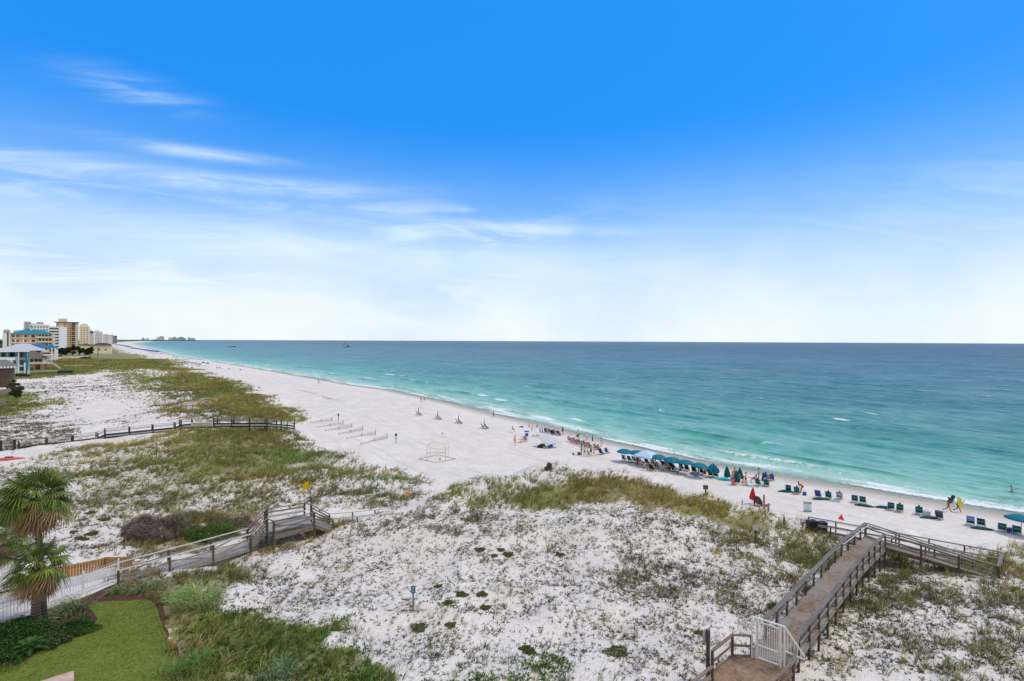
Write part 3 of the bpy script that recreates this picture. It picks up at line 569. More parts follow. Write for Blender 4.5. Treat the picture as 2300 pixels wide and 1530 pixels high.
# ------------------------------------------------------------------ building blocks
class MB:
    """collects shapes, builds ONE mesh object"""
    def __init__(s): s.bm = bmesh.new()
    def box(s, c, sz, rz=0.0, M=None):
        m = Matrix.Translation(c) @ Matrix.Rotation(rz, 4, 'Z') @ Matrix.Diagonal((sz[0], sz[1], sz[2], 1))
        if M is not None: m = M @ m
        bmesh.ops.create_cube(s.bm, size=1.0, matrix=m); return s
    def beam(s, a, b, w, h, up=Vector((0, 0, 1))):
        a = Vector(a); b = Vector(b); d = b - a; L = d.length
        if L < 1e-5: return s
        d /= L; side = d.cross(up)
        if side.length < 1e-3: side = Vector((1, 0, 0))
        side.normalize(); u = side.cross(d)
        m = Matrix((( *[d.x, side.x, u.x], (a.x+b.x)/2), (d.y, side.y, u.y, (a.y+b.y)/2), (d.z, side.z, u.z, (a.z+b.z)/2), (0, 0, 0, 1))) @ Matrix.Diagonal((L, w, h, 1))
        bmesh.ops.create_cube(s.bm, size=1.0, matrix=m); return s
    def tube(s, pts, rads, n=8, cap=True):
        pts = [Vector(p) for p in pts]
        if not hasattr(rads, '__len__'): rads = [rads] * len(pts)
        rings = []
        for i, p in enumerate(pts):
            d = (pts[min(i+1, len(pts)-1)] - pts[max(i-1, 0)]).normalized()
            x = d.cross(Vector((0, 0, 1)));
            if x.length < 1e-2: x = d.cross(Vector((0, 1, 0)))
            x.normalize(); y = d.cross(x)
            rings.append([s.bm.verts.new(p + (x * math.cos(2*math.pi*k/n) + y * math.sin(2*math.pi*k/n)) * rads[i]) for k in range(n)])
        for r1, r2 in zip(rings, rings[1:]):
            for k in range(n): s.bm.faces.new((r1[k], r1[(k+1) % n], r2[(k+1) % n], r2[k]))
        if cap: s.bm.faces.new(rings[0]); s.bm.faces.new(rings[-1][::-1])
        return s
    def poly(s, pts, thick=0.0, nrm=None):
        vs = [s.bm.verts.new(p) for p in pts]; f = s.bm.faces.new(vs)
        if thick:
            f.normal_update(); r = bmesh.ops.extrude_face_region(s.bm, geom=[f]); n = f.normal * -thick
            bmesh.ops.translate(s.bm, verts=[v for v in r['geom'] if isinstance(v, bmesh.types.BMVert)], vec=n)
        return s
    def sphere(s, c, r, sc=(1, 1, 1), seg=10):
        bmesh.ops.create_uvsphere(s.bm, u_segments=seg, v_segments=max(6, seg*2//3), radius=1, matrix=Matrix.Translation(c) @ Matrix.Diagonal((r*sc[0], r*sc[1], r*sc[2], 1))); return s
    def build(s, name, m, parent=None, smooth=False, loc=None, **kw):
        bmesh.ops.recalc_face_normals(s.bm, faces=s.bm.faces)
        me = bpy.data.meshes.new(name); s.bm.to_mesh(me); s.bm.free()
        if smooth:
            for p in me.polygons: p.use_smooth = True
        o = link(name, me, m, parent, loc); return tag(o, **kw) if kw else o
def empty(name, loc, label, cat, group=None, rz=0.0):
    o = bpy.data.objects.new(name, None); COL.objects.link(o); o.location = loc; o.rotation_euler = (0, 0, rz); o.empty_display_size = 0.1
    return tag(o, label, cat, group)
def inv(o): return Matrix.Translation(-Vector(o.location))
kids = {}
def copy_tree(o, parent=None):
    c = o.copy(); COL.objects.link(c); c.parent = parent
    for ch in o.children: copy_tree(ch, c)
    return c
_mc = {}
def flat(name, c, rough=0.7, spec=0.3, var=0.0, scale=6.0, metal=0.0):
    k = (name, c)
    if k in _mc: return _mc[k]
    m, t, b = newmat(name); b.inputs['Roughness'].default_value = rough; b.inputs['Specular IOR Level'].default_value = spec; b.inputs['Metallic'].default_value = metal
    if var:
        geo = t.node('ShaderNodeTexCoord').outputs['Object']
        f = t.ss(t.noise(geo, scale, 4, 0.6), 0.3, 0.7); t.put(b.inputs['Base Color'], t.mix(f, tuple(x * (1 - var) for x in c), tuple(min(1, x * (1 + var)) for x in c)))
    else: b.inputs['Base Color'].default_value = (*c, 1)
    _mc[k] = m; return m
def wood(name, dark, light, tint=(0.3, 0.3, 0.31), amt=0.4, isl=0.45):
    m, t, b = newmat(name); geo = t.node('ShaderNodeNewGeometry'); P = geo.outputs['Position']; rnd = geo.outputs['Random Per Island']
    n = t.noise(P, 5.0, 5, 0.7); n2 = t.noise(P, 0.55, 3, 0.6); n3 = t.noise(P, 26.0, 3, 0.6)
    c = t.mix(t.ss(n, 0.3, 0.7), dark, light); c = t.mix(t.m('MULTIPLY', t.ss(n2, 0.42, 0.62), amt), c, tint)
    c = t.mix(t.m('MULTIPLY', rnd, isl), c, t.mix(0.5, c, tuple(x * 0.55 for x in dark)))
    c = t.mix(t.ss(n3, 0.5, 0.75, 0.0, 0.35), c, tuple(x * 0.5 for x in dark))
    t.put(b.inputs['Base Color'], c); b.inputs['Roughness'].default_value = 0.85; b.inputs['Specular IOR Level'].default_value = 0.2
    bp = t.node('ShaderNodeBump'); bp.inputs['Distance'].default_value = 0.01; t.put(bp.inputs['Height'], n3); t.l.new(bp.outputs[0], b.inputs['Normal'])
    return m
W_deck = wood('weathered_deck', (0.14, 0.100, 0.072), (0.31, 0.24, 0.185), (0.35, 0.33, 0.31), 0.5)
W_new = wood('brown_deck', (0.18, 0.115, 0.070), (0.36, 0.245, 0.165), (0.31, 0.24, 0.18), 0.3)
W_gb = wood('grey_brown_board', (0.13, 0.10, 0.085), (0.27, 0.225, 0.19), (0.30, 0.29, 0.28), 0.4)
W_cap = wood('grey_rail_cap', (0.115, 0.105, 0.10), (0.22, 0.205, 0.195), (0.28, 0.275, 0.27), 0.4)
W_capb = wood('brown_rail_cap', (0.15, 0.105, 0.08), (0.27, 0.205, 0.165), (0.30, 0.27, 0.25), 0.4)
W_post = wood('brown_post', (0.06, 0.042, 0.032), (0.15, 0.105, 0.08), (0.15, 0.14, 0.13), 0.3)
W_rail = wood('pale_rail', (0.20, 0.165, 0.13), (0.36, 0.31, 0.26), (0.42, 0.40, 0.38), 0.4)
W_white = wood('bleached_rail_cap', (0.42, 0.39, 0.36), (0.60, 0.58, 0.55), (0.66, 0.66, 0.66), 0.4)
W_dark = wood('dark_stained_post', (0.022, 0.020, 0.022), (0.06, 0.055, 0.055), (0.08, 0.08, 0.085), 0.3)
W_grey = wood('silver_grey_board', (0.22, 0.215, 0.21), (0.38, 0.37, 0.37), (0.45, 0.45, 0.46), 0.4)
W_tan = wood('new_cedar_board', (0.34, 0.165, 0.055), (0.52, 0.29, 0.11), (0.50, 0.30, 0.14), 0.3, 0.12)
M_whitemet = flat('white_painted_metal', (0.72, 0.73, 0.74), 0.45, 0.4, 0.05)
def lerp(a, b, t): return a + (b - a) * t
def side_run(root, pts, drop, m_cap, m_post, m_rail, spacing=1.7, capw=0.16, rails=(0.42, 0.78), railh=0.10, first=True, last=True, posth=0.0, inner=None, ghost=0.12, capname='rail_cap', pw=0.1):
    """posts, cap and rails along the polyline pts of the rail top; drop = rail top to deck"""
    cap = MB(); rl = MB(); anyr = False
    for i in range(len(pts) - 1):
        a, b = pts[i], pts[i+1]; L = (b - a).length
        cap.beam(a, b + (b - a).normalized() * (0.05 if i < len(pts) - 2 else 0), capw, 0.045)
        for rr in rails:
            off = Vector((0, 0, -rr)); rl.beam(a + off, b + off, 0.04, railh); anyr = True
        n = max(1, round(L / spacing))
        for k in range(0 if (i == 0 and first) else 1, n + (1 if (last or i < len(pts) - 2) else 0)):
            p = lerp(a, b, k / n); g = hz(p.x, p.y) - ghost
            top = p.z - 0.024 + posth; g = min(g, p.z - drop - 0.05)
            MB().box(((0, 0, (top - g) / 2)), (pw, pw, top - g), math.atan2((b-a).y, (b-a).x)).build('post', m_post, root, loc=Vector((p.x, p.y, g)) - root.location)
    cap.bm.transform(inv(root)); cap.build(capname, m_cap, root)
    if anyr: rl.bm.transform(inv(root)); rl.build('side_rail', m_rail, root)
    else: rl.bm.free()
def decking(root, Ls, Rs, drop, m, over=0.03, pw=0.14, name='deck', fascia=None):
    d = MB(); f = MB()
    for i in range(len(Ls) - 1):
        l0, l1, r0, r1 = [p - Vector((0, 0, drop)) for p in (Ls[i], Ls[i+1], Rs[i], Rs[i+1])]
        L = ((l0 + r0) / 2 - (l1 + r1) / 2).length; n = max(1, int(L / pw))
        for k in range(n):
            t0, t1 = k / n, (k + 0.93) / n; tm = (t0 + t1) / 2
            a, b = lerp(l0, l1, tm), lerp(r0, r1, tm); e = (a - b).normalized() * over
            j = Vector((0, 0, random.uniform(-0.004, 0.004)))
            d.beam(a + e * random.uniform(0.6, 1.5) + j, b - e * random.uniform(0.6, 1.5) + j, L * 0.93 / n, 0.035)
        z = Vector((0, 0, -0.14)); f.beam(l0 + z, l1 + z, 0.05, 0.22); f.beam(r0 + z, r1 + z, 0.05, 0.22)
    d.bm.transform(inv(root)); d.build(name, m, root)
    f.bm.transform(inv(root)); f.build('side_beam', fascia or W_rail, root)
# ------------------------------------------------------------------ near boardwalk at the right
def PZ(px, py, z): return atz(px, py, z)
Lr = [PZ(1719,1392,5.95), PZ(1890,1217,5.95), PZ(1945,1175,5.65)]
Rr = [PZ(1794,1427,5.95), PZ(1938,1247,5.95), PZ(1988,1200,5.65)]
mid = (Lr[0] + Rr[0]) / 2
bw = empty('boardwalk', (mid.x, mid.y, hz(mid.x, mid.y)), 'long weathered brown boardwalk crossing the near dune to a switchback ramp at the right', 'boardwalk')
side_run(bw, Lr, 1.02, W_cap, W_post, W_rail, 1.55, capw=0.24, rails=(0.35,), last=False)
side_run(bw, Rr, 1.02, W_cap, W_post, W_rail, 1.7, capw=0.20, rails=(0.50,))
e0 = (Lr[1] - Lr[0]).normalized() * 2.1
decking(bw, [Lr[0] - e0 * 0.9] + Lr, [Rr[0] - e0 * 0.45] + Rr, 1.0, W_deck, fascia=W_grey)
# switchback ramp
A1, A2 = Rr[-1], PZ(2243,1272,4.55)
B1, B2 = Lr[-1], PZ(2185,1250,4.75)
side_run(bw, [A1, A2], 0.95, W_cap, W_post, W_cap, 2.1, capw=0.18, rails=(0.42, 0.70), first=False)
side_run(bw, [B1, B2], 0.95, W_cap, W_post, W_rail, 2.1, capw=0.16, rails=(0.16, 0.40))
decking(bw, [B1, B2], [A1, A2], 0.95, W_deck, over=0.0, fascia=W_post)
C1, C2 = PZ(2252,1241,4.55), PZ(1816,1161,4.25)
D1, D2 = lerp(A2, C1, 0.52), PZ(1803,1173,4.2)
side_run(bw, [C1, C2], 0.95, W_cap, W_post, W_cap, 2.2, capw=0.18, rails=(0.5,))
side_run(bw, [D1, D2], 0.95, W_cap, W_post, W_cap, 2.2, capw=0.18, rails=(0.5,))
decking(bw, [C1, C2], [D1, D2], 0.95, W_deck, over=0.0, fascia=W_post)
side_run(bw, [A2, C1], 0.95, W_cap, W_post, W_cap, 5, capw=0.2, rails=(0.5,), first=False, last=False)
decking(bw, [A2, C1], [A2 + (A1 - A2).normalized() * 1.2, C1 + (C2 - C1).normalized() * 1.2], 0.955, W_deck, over=0.0, fascia=W_post)
# white tube handrails on the ramp
for a, b, dz in ((B1, B2, -0.10), (B1, B2, -0.32)):
    mb = MB(); s_ = (A1 - B1).normalized() * 0.12; a2 = a + s_ + Vector((0, 0, dz)); b2 = b + s_ + Vector((0, 0, dz))
    mb.tube([a2, b2, b2 + Vector((0, 0, -0.12))], 0.022, 6); mb.bm.transform(inv(bw)); mb.build('handrail', M_whitemet, bw)
for a, b in ((C2, C1), (D2, D1)):
    mb = MB(); d = (a - b).normalized(); p = a + Vector((0, 0, -0.12))
    mb.tube([lerp(a, b, 0.35) + Vector((0, 0, -0.12)), p, p + d * 0.28 + Vector((0, 0, -0.05)), p + d * 0.36 + Vector((0, 0, -0.22)), p + d * 0.26 + Vector((0, 0, -0.38)), p + Vector((0, 0, -0.42))], 0.022, 6)
    mb.bm.transform(inv(bw)); mb.build('handrail', M_whitemet, bw)
mb = MB(); p = [Lr[1] + Vector((0.1, -0.1, -0.12)), Lr[2] + Vector((0.1, -0.12, -0.12))]; mb.tube(p, 0.022, 6); mb.bm.transform(inv(bw)); mb.build('handrail', M_whitemet, bw)
# platform this side of the gate
zd = 4.93
P1, P2, P3 = PZ(1645,1426,5.95), PZ(1600,1462,5.95), PZ(1688,1428,5.95)
Q1, Q2 = PZ(1782,1487,5.95), PZ(1700,1561,5.95)
O1, O2 = PZ(1600,1497,5.95), PZ(1500,1575,5.95)
side_run(bw, [P3, P1, P2], 1.02, W_capb, W_post, W_capb, 1.3, capw=0.14, rails=(0.5, 0.98))
side_run(bw, [O1, O2], 1.02, W_capb, W_post, W_capb, 1.4, capw=0.14, rails=(0.5,))
side_run(bw, [Q1, Q2], 1.02, W_capb, W_post, W_capb, 1.5, capw=0.14, rails=(0.5,))
side_run(bw, [Q1, Rr[0]], 1.02, W_capb, W_post, W_capb, 3, capw=0.12, rails=(0.55,), first=False, last=False)
dl = (P2 - P1); dl.z = 0; dl.normalize(); gd = Lr[0] - e0 * 0.9; gr = Rr[0] - e0 * 0.45
dr = (Q2 - Q1).normalized()
decking(bw, [P3 + Vector((0, 0, 0)), P1 + dl * 0.0, P1 + dl * 5.0], [gr - dr * -0.2, Q1 + dr * 0.4, Q1 + dr * 5.0], 1.015, W_new, over=0.02, fascia=W_post)
fl = MB(); zf = P1.z - 1.055
fl.poly([Vector((v.x, v.y, zf)) for v in (P3, P1, P1 + dl * 0.6, Q1 + dr * 0.6, Q1, gr, gd)], 0.03); fl.bm.transform(inv(bw)); fl.build('deck', W_new, bw)
# white gate
gA, gB = PZ(1699,1481,zd), PZ(1753,1501,zd)
gate = empty('gate', gA, 'white metal picket gate with slanting side wings closing off the near boardwalk', 'gate')
gx = (gB - gA); gx.z = 0; gw = gx.length; gx.normalize(); HG = 1.95
def gp(u, z): return gx * u + Vector((0, 0, z))
for u, n in ((0, 'gate_post'), (gw, 'gate_post'), (-0.20, 'gate_post'), (gw + 0.16, 'gate_post')):
    MB().box(gp(u, HG / 2 - 0.0), (0.06, 0.06, HG), math.atan2(gx.y, gx.x)).build('gate_post', M_whitemet, gate)
mb = MB(); mb.beam(gp(-0.2, HG + 0.02), gp(gw + 0.2, HG + 0.02), 0.07, 0.05); mb.build('top_bar', M_whitemet, gate)
leaf = MB()
for z in (0.12, 0.70, HG - 0.14): leaf.beam(gp(0.06, z), gp(gw - 0.06, z), 0.04, 0.05)
for u in (0.06, gw - 0.06): leaf.beam(gp(u, 0.10), gp(u, HG - 0.12), 0.045, 0.045)
for k in range(1, 9): u = 0.06 + (gw - 0.12) * k / 9; leaf.beam(gp(u, 0.12), gp(u, HG - 0.14), 0.02, 0.02)
leaf.build('gate_leaf', M_whitemet, gate)
for sgn, u0, W_, zlo in ((-1, -0.2, 0.62, 0.98), (1, gw + 0.16, 0.78, 0.86)):
    w = MB(); a = gp(u0, HG + 0.02); b = gp(u0 + sgn * W_, 1.28 if sgn < 0 else 0.95); c0 = gp(u0, zlo)
    cb = gp(u0 + sgn * W_, zlo - (-0.12 if sgn < 0 else 0.08)); w.beam(a, b, 0.04, 0.05); w.beam(c0, cb, 0.04, 0.05); w.beam(b, cb, 0.04, 0.04)
    for k in range(1, 6): t_ = k / 6; w.beam(lerp(a, b, t_), lerp(c0, cb, t_), 0.02, 0.02)
    w.build('side_wing', M_whitemet, gate)
# ------------------------------------------------------------------ lower left boardwalk with stairs
n0, n1, n2, n3, n4, n5, n6 = PZ(266,1282,6.0), PZ(563,1200,5.05), PZ(600,1165,5.80), PZ(615,1171,5.75), PZ(706,1151,5.75), PZ(748,1167,4.85), PZ(905,1151,4.45)
f0, f1, f2, f3, f4, f5, f6 = PZ(266,1264,6.0), PZ(556,1187,5.05), PZ(595,1147,5.80), PZ(600,1143,5.85), PZ(684,1130,5.85), PZ(740,1155,4.85), PZ(890,1141,4.45)
f4b = PZ(699,1134,5.75)
bl = empty('boardwalk', (n0.x, n0.y, 4.8), 'weathered dune crossover with bleached handrails, steps and a raised platform at the left', 'boardwalk')
side_run(bl, [n0, n1], 1.05, W_white, W_post, W_rail, 3.1, capw=0.14, rails=(), last=False)
side_run(bl, [f0, f1], 1.05, W_white, W_post, W_rail, 3.1, capw=0.14, rails=(), last=False)
def braces(root, a, b, n):
    mb = MB(); a = a + Vector((0, 0, -0.28)); b = b + Vector((0, 0, -0.28))
    for k in range(n):
        p, q = lerp(a, b, k / n), lerp(a, b, (k + 1) / n); dn = Vector((0, 0, -0.62))
        if k % 2 == 0: mb.beam(p + dn, q, 0.035, 0.10)
        else: mb.beam(p, q + dn, 0.035, 0.10)
        mb.beam(p + dn * 0.2, q + dn * 0.28, 0.03, 0.09)
    mb.bm.transform(inv(root)); mb.build('brace', W_rail, root)
braces(bl, n0, n1, 3); braces(bl, f0, f1, 3)
decking(bl, [f0, f1], [n0, n1], 1.05, W_grey, over=0.0)
side_run(bl, [n1, n2, n3, n4], 1.05, W_capb, W_post, W_rail, 3.0, capw=0.12, rails=(), pw=0.13)
side_run(bl, [f1, f2, f3, f4, f4b], 1.05, W_capb, W_post, W_rail, 3.0, capw=0.12, rails=(), pw=0.13)
mb = MB()
for a, b in ((n1, n2), (f1, f2), (n4, n5), (f4b, f5)):
    mb = MB()
    for o in (0.25, 0.5, 0.75): mb.beam(a - Vector((0, 0, o)), b - Vector((0, 0, o)), 0.03, 0.10)
    mb.beam(a - Vector((0, 0, 1.12)), b - Vector((0, 0, 1.12)), 0.05, 0.26)
    mb.bm.transform(inv(bl)); mb.build('stair_side', W_gb, bl)
def steps(root, L0, L1, R0, R1, drop, n, m):
    mb = MB()
    for k in range(n):
        t_ = (k + 0.5) / n; a = lerp(L0, L1, t_) - Vector((0, 0, drop)); b = lerp(R0, R1, t_) - Vector((0, 0, drop)); mb.beam(a, b, 0.27, 0.04)
    mb.bm.transform(inv(root)); mb.build('steps', m, root)
steps(bl, f1, f2, n1, n2, 1.05, 6, W_grey)
steps(bl, f4b, f5, n4, n5, 1.05, 6, W_grey)
decking(bl, [f2, f4], [n2, n4], 1.07, W_grey, over=0.0, fascia=W_gb)
mb = MB()
for a, b, s_ in ((f3, f4, -1), (n3, n4, 1)):
    q = Vector((-(b - a).y, (b - a).x, 0)).normalized() * s_ * 0.28
    mb.beam(a + q - Vector((0, 0, 0.58)), b + q - Vector((0, 0, 0.58)), 0.42, 0.05)
    mb.beam(a + q * 0.2 - Vector((0, 0, 0.30)), b + q * 0.2 - Vector((0, 0, 0.30)), 0.04, 0.14)
mb.bm.transform(inv(bl)); mb.build('bench', W_grey, bl)
mb = MB()
for a, b in ((n3, n4),): mb.beam(a - Vector((0, 0, 1.25)), b - Vector((0, 0, 1.25)), 0.06, 0.36); mb.beam(a - Vector((0, 0, 0.35)), b - Vector((0, 0, 0.95)), 0.03, 0.10); mb.beam(a - Vector((0, 0, 0.95)), b - Vector((0, 0, 0.30)), 0.03, 0.10)
mb.bm.transform(inv(bl)); mb.build('side_beam', W_gb, bl)
side_run(bl, [n4, n5], 1.05, W_capb, W_post, W_rail, 5, capw=0.12, rails=(), first=False)
side_run(bl, [f4b, f5], 1.05, W_capb, W_post, W_rail, 5, capw=0.12, rails=(), first=False)
side_run(bl, [n5, n6], 1.05, W_white, W_post, W_rail, 2.2, capw=0.12, rails=(0.45,), first=False)
side_run(bl, [f5, f6], 1.05, W_white, W_post, W_rail, 2.2, capw=0.12, rails=(0.45,), first=False)
decking(bl, [f5, f6], [n5, n6], 1.05, W_rail, over=0.0)
# no-trespass board hung on the far rail
M_red = flat('red_paint', (0.55, 0.03, 0.035), 0.5, 0.3)
M_wht = flat('white_paint', (0.74, 0.74, 0.74), 0.5, 0.3, 0.04)
def script_line(root, n_, z, s_, mt, y):
    """a line of writing too small to read in the photograph: n_ unreadable letter strokes of height s_"""
    mb = MB(); r = random.Random(n_ * 31 + int(z * 100)); x = -n_ * s_ * 0.36
    for k in range(n_):
        for _ in range(2): mb.box((x + r.uniform(0.1, 0.5) * s_, y, z + r.uniform(-.1, .1) * s_), (s_ * r.uniform(.12, .2), 0.006, s_ * r.uniform(.6, .9)))
        mb.box((x + .3 * s_, y - .001, z + r.choice((-.35, 0, .35)) * s_), (s_ * .5, 0.006, s_ * .16)); x += s_ * .72
    mb.build('lettering', mt, root)
def sign_board(name, loc, face, w, h, lines, m_board, m_txt, label, parent_post=None, post_h=0, m_post=None, sizes=None, cat='sign', band=None, postw=0.09):
    """face = direction the sign looks towards (2D)"""
    f = Vector((face[0], face[1], 0)).normalized(); rz = math.atan2(f.y, f.x) + math.pi / 2
    root = empty(name, loc, label, cat, rz=rz)
    if post_h: MB().box((0, 0.05 + postw / 2 - 0.02, post_h / 2 - 0.1), (postw, postw, post_h + 0.2)).build('post', m_post, root)
    zc = max(post_h, h) - h / 2 if post_h else 0
    MB().box((0, 0, zc), (w, 0.03, h)).build('panel', m_board, root)
    if band:
        for zb, hb, mm in band: MB().box((0, -0.017, zc + zb), (w * 0.98, 0.006, hb)).build('band', mm, root)
    for n_, z, s_, mt in lines: script_line(root, n_, z + zc, s_, mt, -0.019)
    return root
a = lerp(f0, f1, 0.13) - Vector((0, 0, 0.30))
sign_board('sign', a + Vector((0.05, -0.1, 0)), (0.55, -0.83), 0.62, 0.30, [(4, 0.075, 0.10, M_red), (7, -0.075, 0.11, M_red)], M_wht, M_red, 'small white board with red lettering hung on the crossover handrail')
# yellow flag on its pole
fp = PZ(709, 1195, hz(*PZ(709,1195,3.3)[:2]))
fp = PZ(706, 1190, 3.4); fp.z = hz(fp.x, fp.y); Yp = fp.y
fr_ = empty('flag', fp, 'yellow warning flag on a black pole beside the platform steps', 'flag')
top = PZ(694, 1080, CAMZ - (1080 - 763) / FPX * (Yp)) - fp
top.y = 0
MB().tube([(0, 0, -0.2), top * 0.5, top], [0.035, 0.025, 0.02], 8).build('pole', flat('black_metal', (0.03, 0.03, 0.033), 0.5), fr_)
mb = MB(); th = top - Vector((0.0, 0, 0.05)); pts = []
nx_, nz_ = 8, 6; vg = [[None] * (nz_ + 1) for _ in range(nx_ + 1)]
for i in range(nx_ + 1):
    for j in range(nz_ + 1):
        u, v = i / nx_, j / nz_
        rr2 = math.sqrt(max(0, 1 - (u * 0.98) ** 1.6)); vg[i][j] = mb.bm.verts.new(th + Vector((-0.62 * u, 0.07 * math.sin(u * 7 + v * 2), -0.72 + 0.72 * (v * rr2) + 0.0 * u)) + Vector((0.02 * v, 0, 0)))
for i in range(nx_):
    for j in range(nz_): mb.bm.faces.new((vg[i][j], vg[i+1][j], vg[i+1][j+1], vg[i][j+1]))
mb.build('cloth', flat('yellow_cloth', (0.80, 0.52, 0.01), 0.7, 0.2, 0.06), fr_, smooth=True)
# ------------------------------------------------------------------ upper left boardwalk
def MP(px, py, z): return PZ(px, py, z)
mr = [MP(43,995,4.7), MP(220,975,4.75), MP(236,967,5.2), MP(394,952,5.25), MP(407,946,5.6), MP(432,944,5.6)]
mr2 = [MP(480,943,5.55), MP(600,943,5.3), MP(661,949,3.7)]
bu = empty('boardwalk', (mr[0].x, mr[0].y, hz(mr[0].x, mr[0].y)), 'dark stained boardwalk with grey boards running over the far left dunes', 'boardwalk')
def off(pts, w):
    out = []
    for i, p in enumerate(pts):
        d = pts[min(i+1, len(pts)-1)] - pts[max(i-1, 0)]; n = Vector((-d.y, d.x, 0)).normalized(); out.append(p + n * w)
    return out
for run in (mr, mr2):
    o_ = off(run, 1.7)
    side_run(bu, run, 1.05, W_grey, W_dark, W_dark, 3.2, capw=0.10, rails=(0.72,), railh=0.28, posth=0.18, pw=0.17)
    side_run(bu, o_, 1.05, W_grey, W_dark, W_grey, 3.2, capw=0.20, rails=(0.40,), posth=0.12, pw=0.16)
    decking(bu, o_, run, 1.05, W_grey, over=0.05, fascia=W_dark, pw=0.3)
pa, pb = mr[-1], mr2[0]; pn = Vector((-(pb - pa).y, (pb - pa).x, 0)).normalized()
decking(bu, [pa + pn * 2.3, pb + pn * 2.3], [pa - pn * 0.7, pb - pn * 0.7], 1.05, W_grey, fascia=W_dark, pw=0.3)
mb = MB(); mb.beam(pa - pn * 0.7 - Vector((0, 0, 0.7)), pb - pn * 0.7 - Vector((0, 0, 0.7)), 0.05, 0.62); mb.beam(pa - pn * 0.45 - Vector((0, 0, 0.36)), pb - pn * 0.45 - Vector((0, 0, 0.36)), 0.5, 0.05); mb.beam(pa + pn * 2.2 - Vector((0, 0, 0.36)), pb + pn * 2.2 - Vector((0, 0, 0.36)), 0.5, 0.05)
mb.bm.transform(inv(bu)); mb.build('bench', W_white, bu)
g0, g1 = MP(3, 995, 4.75), MP(31, 994, 4.75)
gt = empty('gate', (g0.x, g0.y, hz(g0.x, g0.y)), 'dark picket gate at the left end of the upper boardwalk', 'gate'); zb = g0.z
mb = MB()
for z in (0.05, 0.95): mb.beam(g0 - Vector((0, 0, z)), g1 - Vector((0, 0, z)), 0.06, 0.08)
for k in range(12): p = lerp(g0, g1, (k + .5) / 12); mb.beam(p - Vector((0, 0, 0.95)), p, 0.05, 0.04)
mb.bm.transform(inv(gt)); mb.build('gate_leaf', W_dark, gt)
for p in (lerp(g0, g1, -0.06), lerp(g0, g1, 1.06)): MB().box((p.x - gt.location.x, p.y - gt.location.y, (p.z + 0.3 - gt.location.z) / 2), (0.22, 0.22, p.z + 0.3 - gt.location.z + 0.2)).build('gate_post', W_dark, gt)
g2 = MP(-60, 1000, 4.7)
mb = MB(); mb.beam(g2, g0, 0.12, 0.05); mb.beam(g2 - Vector((0, 0, 1.0)), g0 - Vector((0, 0, 1.0)), 1.2, 0.1); mb.bm.transform(inv(gt)); mb.build('side_rail', W_dark, gt)
# red kayak lying in front of that gate
kp = G(20, 1034); ky = empty('kayak', kp, 'red kayak lying on the sand below the dark gate', 'kayak')
mb = MB(); mb.tube([(-2.2, -0.45, 0.16), (-1.6, -0.35, 0.17), (-0.6, -0.1, 0.18), (0.5, 0.12, 0.18), (1.5, 0.4, 0.17), (2.0, 0.55, 0.16)], [0.03, 0.22, 0.32, 0.32, 0.2, 0.03], 10); mb.bm.transform(Matrix.Diagonal((1, 1, 0.8, 1)))
mb.build('hull', flat('faded_red_plastic', (0.55, 0.09, 0.12), 0.5), ky, smooth=True)
MB().tube([(-0.4, -0.05, 0.36), (0.4, 0.12, 0.36)], [0.17, 0.16], 10).build('cockpit', flat('dark_red_plastic', (0.22, 0.03, 0.04), 0.5), ky)
# ------------------------------------------------------------------ white picket fence and cedar fence
def picket_fence(px0, px1, y0, y1, h, nsec, label):
    a, b = PZ(px0, y0, 5.0), PZ(px1, y1, 5.0); root = empty('picket_fence', a, label, 'fence', 'white metal fence panels along the garden')
    d = b - a; rz = math.atan2(d.y, d.x); L = d.length
    for k in range(nsec + 1): MB().box((d / nsec * k) + Vector((0, 0, h / 2 + 0.02)), (0.065, 0.065, h + 0.12), rz).build('post', M_whitemet, root)
    mb = MB()
    for z in (0.16, h - 0.2): mb.beam(Vector((0, 0, z)), d + Vector((0, 0, z)), 0.035, 0.045)
    mb.build('rail', M_whitemet, root); mb = MB(); n = int(L / 0.135)
    for k in range(n): p = d * ((k + .5) / n); mb.box(p + Vector((0, 0, h / 2 + 0.03)), (0.022, 0.022, h - 0.08), rz)
    mb.build('pickets', M_whitemet, root)
picket_fence(-160, 74, 1460, 1375, 1.25, 2, 'white metal picket fence left of the palm trunks')
picket_fence(99, 266, 1368, 1305, 1.30, 2, 'white metal picket fence right of the palm trunks, ending at the boardwalk')
cf = empty('privacy_fence', PZ(66, 1318, 4.5), 'new orange cedar board fence standing on the sand behind the palms', 'fence')
for (a, b) in (((66, 1287), (231, 1254)), ((233, 1252), (302, 1250))):
    A_, B_ = PZ(*a, 5.45), PZ(*b, 5.45); d = B_ - A_; L = d.length; n = int(L / 0.14); mb = MB()
    for k in range(n):
        p = lerp(A_, B_, (k + .5) / n); g = hz(p.x, p.y) - 0.1; hh_ = p.z + random.uniform(-0.01, 0.015) - g
        mb.box((p.x, p.y, g + hh_ / 2), (0.128, 0.02, hh_), math.atan2(d.y, d.x))
    mb.bm.transform(inv(cf)); mb.build('boards', W_tan, cf)
    mb = MB(); q = Vector((d.y, -d.x, 0)).normalized() * 0.04
    for z in (0.10, 0.75): mb.beam(A_ + q - Vector((0, 0, z)), B_ + q - Vector((0, 0, z)), 0.04, 0.09)
    mb.bm.transform(inv(cf)); mb.build('rail', W_tan, cf)
    for k in range(3):
        p = lerp(A_, B_, k / 2) + q * 1.6; g = hz(p.x, p.y) - 0.1
        MB().box((p.x - cf.location.x, p.y - cf.location.y, (p.z + g) / 2 - cf.location.z), (0.09, 0.09, p.z - g), math.atan2(d.y, d.x)).build('post', W_tan, cf)
